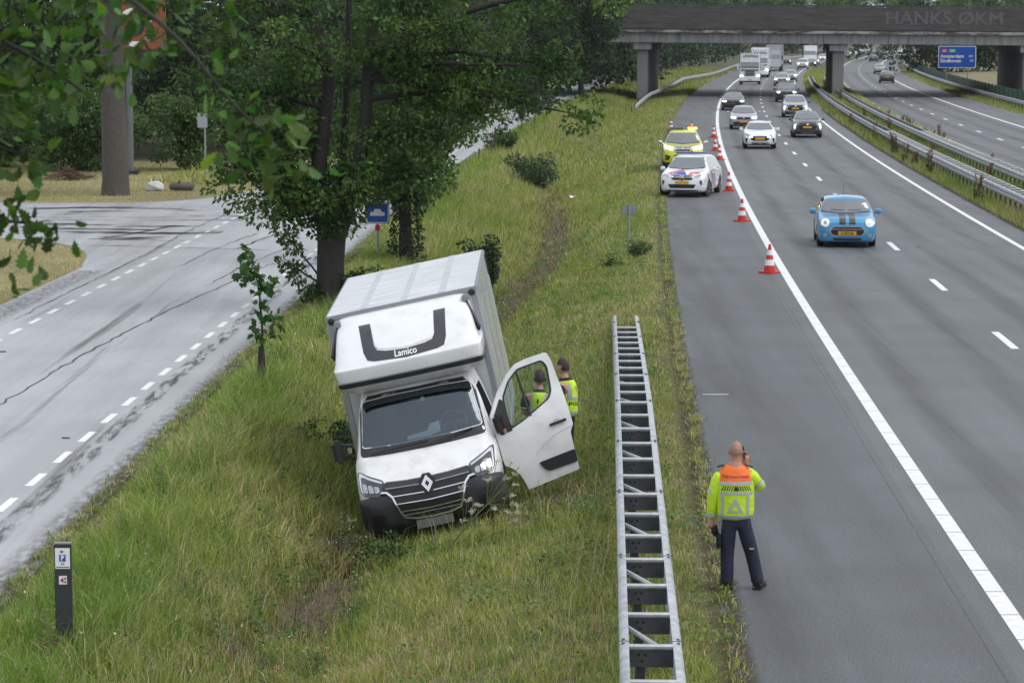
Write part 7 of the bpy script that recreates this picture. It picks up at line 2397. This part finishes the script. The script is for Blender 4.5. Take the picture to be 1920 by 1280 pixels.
# ---- two police officers behind the open door
def police(label, loc, rz, fwd_arm, headpitch, yaw):
    r0 = thing('person', label, 'person', loc, rz)
    lg_ = [(0, 0, .93, .145, .11), (-.09, 0, .88, .09, .095), (-.10, .015, .49, .064, .068), (-.10, -.01, .09, .042, .045), (.09, 0, .88, .09, .095), (.10, .015, .49, .064, .068), (.10, -.01, .09, .042, .045)]
    ta = [(0, 0, 1.15, .15, .105), (0, 0, 1.36, .17, .11), (0, .0, 1.47, .11, .08), (0, .02, 1.55, .053, .055), (0, .035, 1.62, .05, .053),
          (-.185, 0, 1.445, .06, .06), (-.235, .0, 1.18, .046, .048), (-.13, .22, 1.06 if fwd_arm else 1.02, .034, .036), (.185, 0, 1.445, .06, .06), (.235, 0, 1.18, .046, .048), (.13, .22, 1.08, .034, .036)]
    k = len(lg_)
    E2 = E_l + [(0, k), (k, k + 1), (k + 1, k + 2), (k + 2, k + 3), (k + 3, k + 4), (k + 1, k + 5), (k + 5, k + 6), (k + 6, k + 7), (k + 1, k + 8), (k + 8, k + 9), (k + 9, k + 10)]
    s1_ = skin_obj('b', lg_ + ta, E2, sub=1)
    hd = head_mb((0, .055, 1.69), 1.0, yaw, headpitch)
    hn = [hand_mb((-.125, .23, 1.05), (.3, 1, 0.1), 1, .6, 1), hand_mb((.125, .23, 1.07), (-.3, 1, .1), 1, .6, -1)]
    link('body', fuse([s1_, hd] + hn), r0, SKIN)
    bpy.data.meshes.remove(s1_)
    mb = head_mb((0, .045, 1.702), 1.09, yaw, headpitch)
    Ri = Matrix.Rotation(-yaw, 3, 'Z')
    fl = []
    for f in mb.f:
        c0 = Ri @ (Vector([sum(mb.v[j][q] for j in f) / len(f) for q in range(3)]) - Vector((0, .045, 1.702)))
        if (c0.z > .035 and c0.y < .075) or (c0.y < -.015 and c0.z > -.055): fl.append(f)
    mb.f = fl
    mb.v = [(x + .004 * math.sin(90 * y), y, z + .012 * max(0, (z - 1.75) / .07) + .004 * math.sin(120 * x)) for x, y, z in mb.v]
    mb.build('hair', HAIRD, r0, smooth=80)
    skin_obj('trousers', [(0, 0, .93, .15, .115), (-.085, 0, .82, .092, .1), (-.10, .01, .49, .072, .078), (-.10, -.005, .06, .066, .074), (.085, 0, .82, .092, .1), (.10, .01, .49, .072, .078), (.10, -.005, .06, .066, .074), (0, 0, 1.04, .15, .11)], [(0, 1), (1, 2), (2, 3), (0, 4), (4, 5), (5, 6), (0, 7)], BLKC, r0)
    for sx in (-.1, .1):
        mb = MB(); mb.tube([(sx, -.075, .05), (sx, -.02, .06), (sx, .08, .05), (sx, .18, .038)], [.048, .056, .054, .03], 12); mb.build('boot', BOOT, r0, smooth=40)
    skin_obj('shirt', [(0, 0, .98, .165, .122), (0, 0, 1.18, .165, .12), (0, 0, 1.38, .185, .125), (0, .0, 1.485, .125, .09), (0, .012, 1.55, .067, .067)], [(0, 1), (1, 2), (2, 3), (3, 4)], BLKC, r0)
    for sx in (-1, 1):
        s_ = skin_obj('shirt_sleeve', [(sx * .17, 0, 1.45, .08, .08), (sx * .215, 0, 1.33, .072, .072), (sx * .235, .0, 1.19, .066, .066)], [(0, 1), (1, 2)], BLKC, r0)
        MB().tube([(sx * .218, 0, 1.29), (sx * .226, 0, 1.24)], .071, 16, cap=False).build('yellow_band', HIVIS, s_, smooth=60)
        MB().lathe([(.03, 0), (.03, sx * .008)], 12, 'x', (sx * .278, 0, 1.37)).build('arm_badge', mat('badge_orange', (.35, .12, .06), .5, var=.3, vscale=60), s_)
    vest = skin_obj('vest', [(0, 0, .90, .178, .135), (0, 0, 1.0, .18, .135), (0, 0, 1.18, .178, .133), (0, 0, 1.37, .176, .138), (0, .0, 1.475, .14, .10), (0, .005, 1.5, .10, .085)], [(i, i + 1) for i in range(5)], HIVIS, r0, sub=3)
    VB = bvh_of(vest.data)
    for sd in ('front', 'rear'):
        for z0 in (1.19, .97): Px(VB, 'reflective_band', SILV, vest, [[(-.18, z0), (.18, z0), (.18, z0 + .05), (-.18, z0 + .05)]], sd, .005, .008, .04, clip=True)
        for x in (-.11, .11): Px(VB, 'reflective_strip', SILV, vest, [[(x - .022, 1.19), (x + .022, 1.19), (x + .018, 1.47), (x - .018, 1.47)]], sd, .005, .008, .05, clip=True)
    proj_text(VB, 'POLITIE', .075, 0, 1.135, NUMB, vest, bold=.002)
    return r0


a_ = police('police officer with dark hair seen from behind through the open door window', (.40, 38.75, float(gz(.40, 38.75)) - .02), rad(-8), True, rad(-14), rad(10))
a_.scale = (.95,) * 3
b_ = police('police officer in profile with black sleeve standing right of the open truck door', (.80, 39.35, float(gz(.80, 39.35)) - .02), rad(62), True, rad(-18), 0)
b_.scale = (.95,) * 3

# ------------------------------------------------------------------ small litter
o = MB().add([(0, 0, 0), (.12, .02, .04), (.1, .12, .02), (-.02, .1, .05)], [(0, 1, 2, 3)]).build('litter', WHITE, None); o.location = (2.45, 111.5, float(gz(2.45, 111.5)) + .22); o.scale = (2.2, 2.2, 2.2); tag(o, 'crumpled white litter lying in the ditch grass', 'litter')
o = MB().box((0, 0, 0), (.3, .05, .015)).build('rubber_strip', BLACK, None); o.location = (-10.15, 52.2, .012); o.rotation_euler = (0, 0, .2); tag(o, 'dark rubber strip lying on the wet road near its left dashes', 'debris')
o = MB().box((0, 0, 0), (.12, .04, .012)).build('rubber_strip', BLACK, None); o.location = (-6.95, 41.0, .012); tag(o, 'small dark scrap lying on the wet road near its right dashes', 'debris')
# ------------------------------------------------------------------ air
hz_m = bpy.data.materials.new('thin_air_haze'); hz_m.use_nodes = True
t = hz_m.node_tree; t.nodes.remove(t.nodes['Principled BSDF'])
pv = N(t, 'ShaderNodeVolumePrincipled'); pv.inputs['Color'].default_value = (.86, .91, 1.0, 1); pv.inputs['Density'].default_value = .00006; pv.inputs['Anisotropy'].default_value = .2
t.links.new(pv.outputs[0], t.nodes['Material Output'].inputs['Volume'])
haze = MB().box((0, 1080, 8.9), (3060, 2300, 22.0)).build('haze', hz_m, None)
tag(haze, kind='stuff')
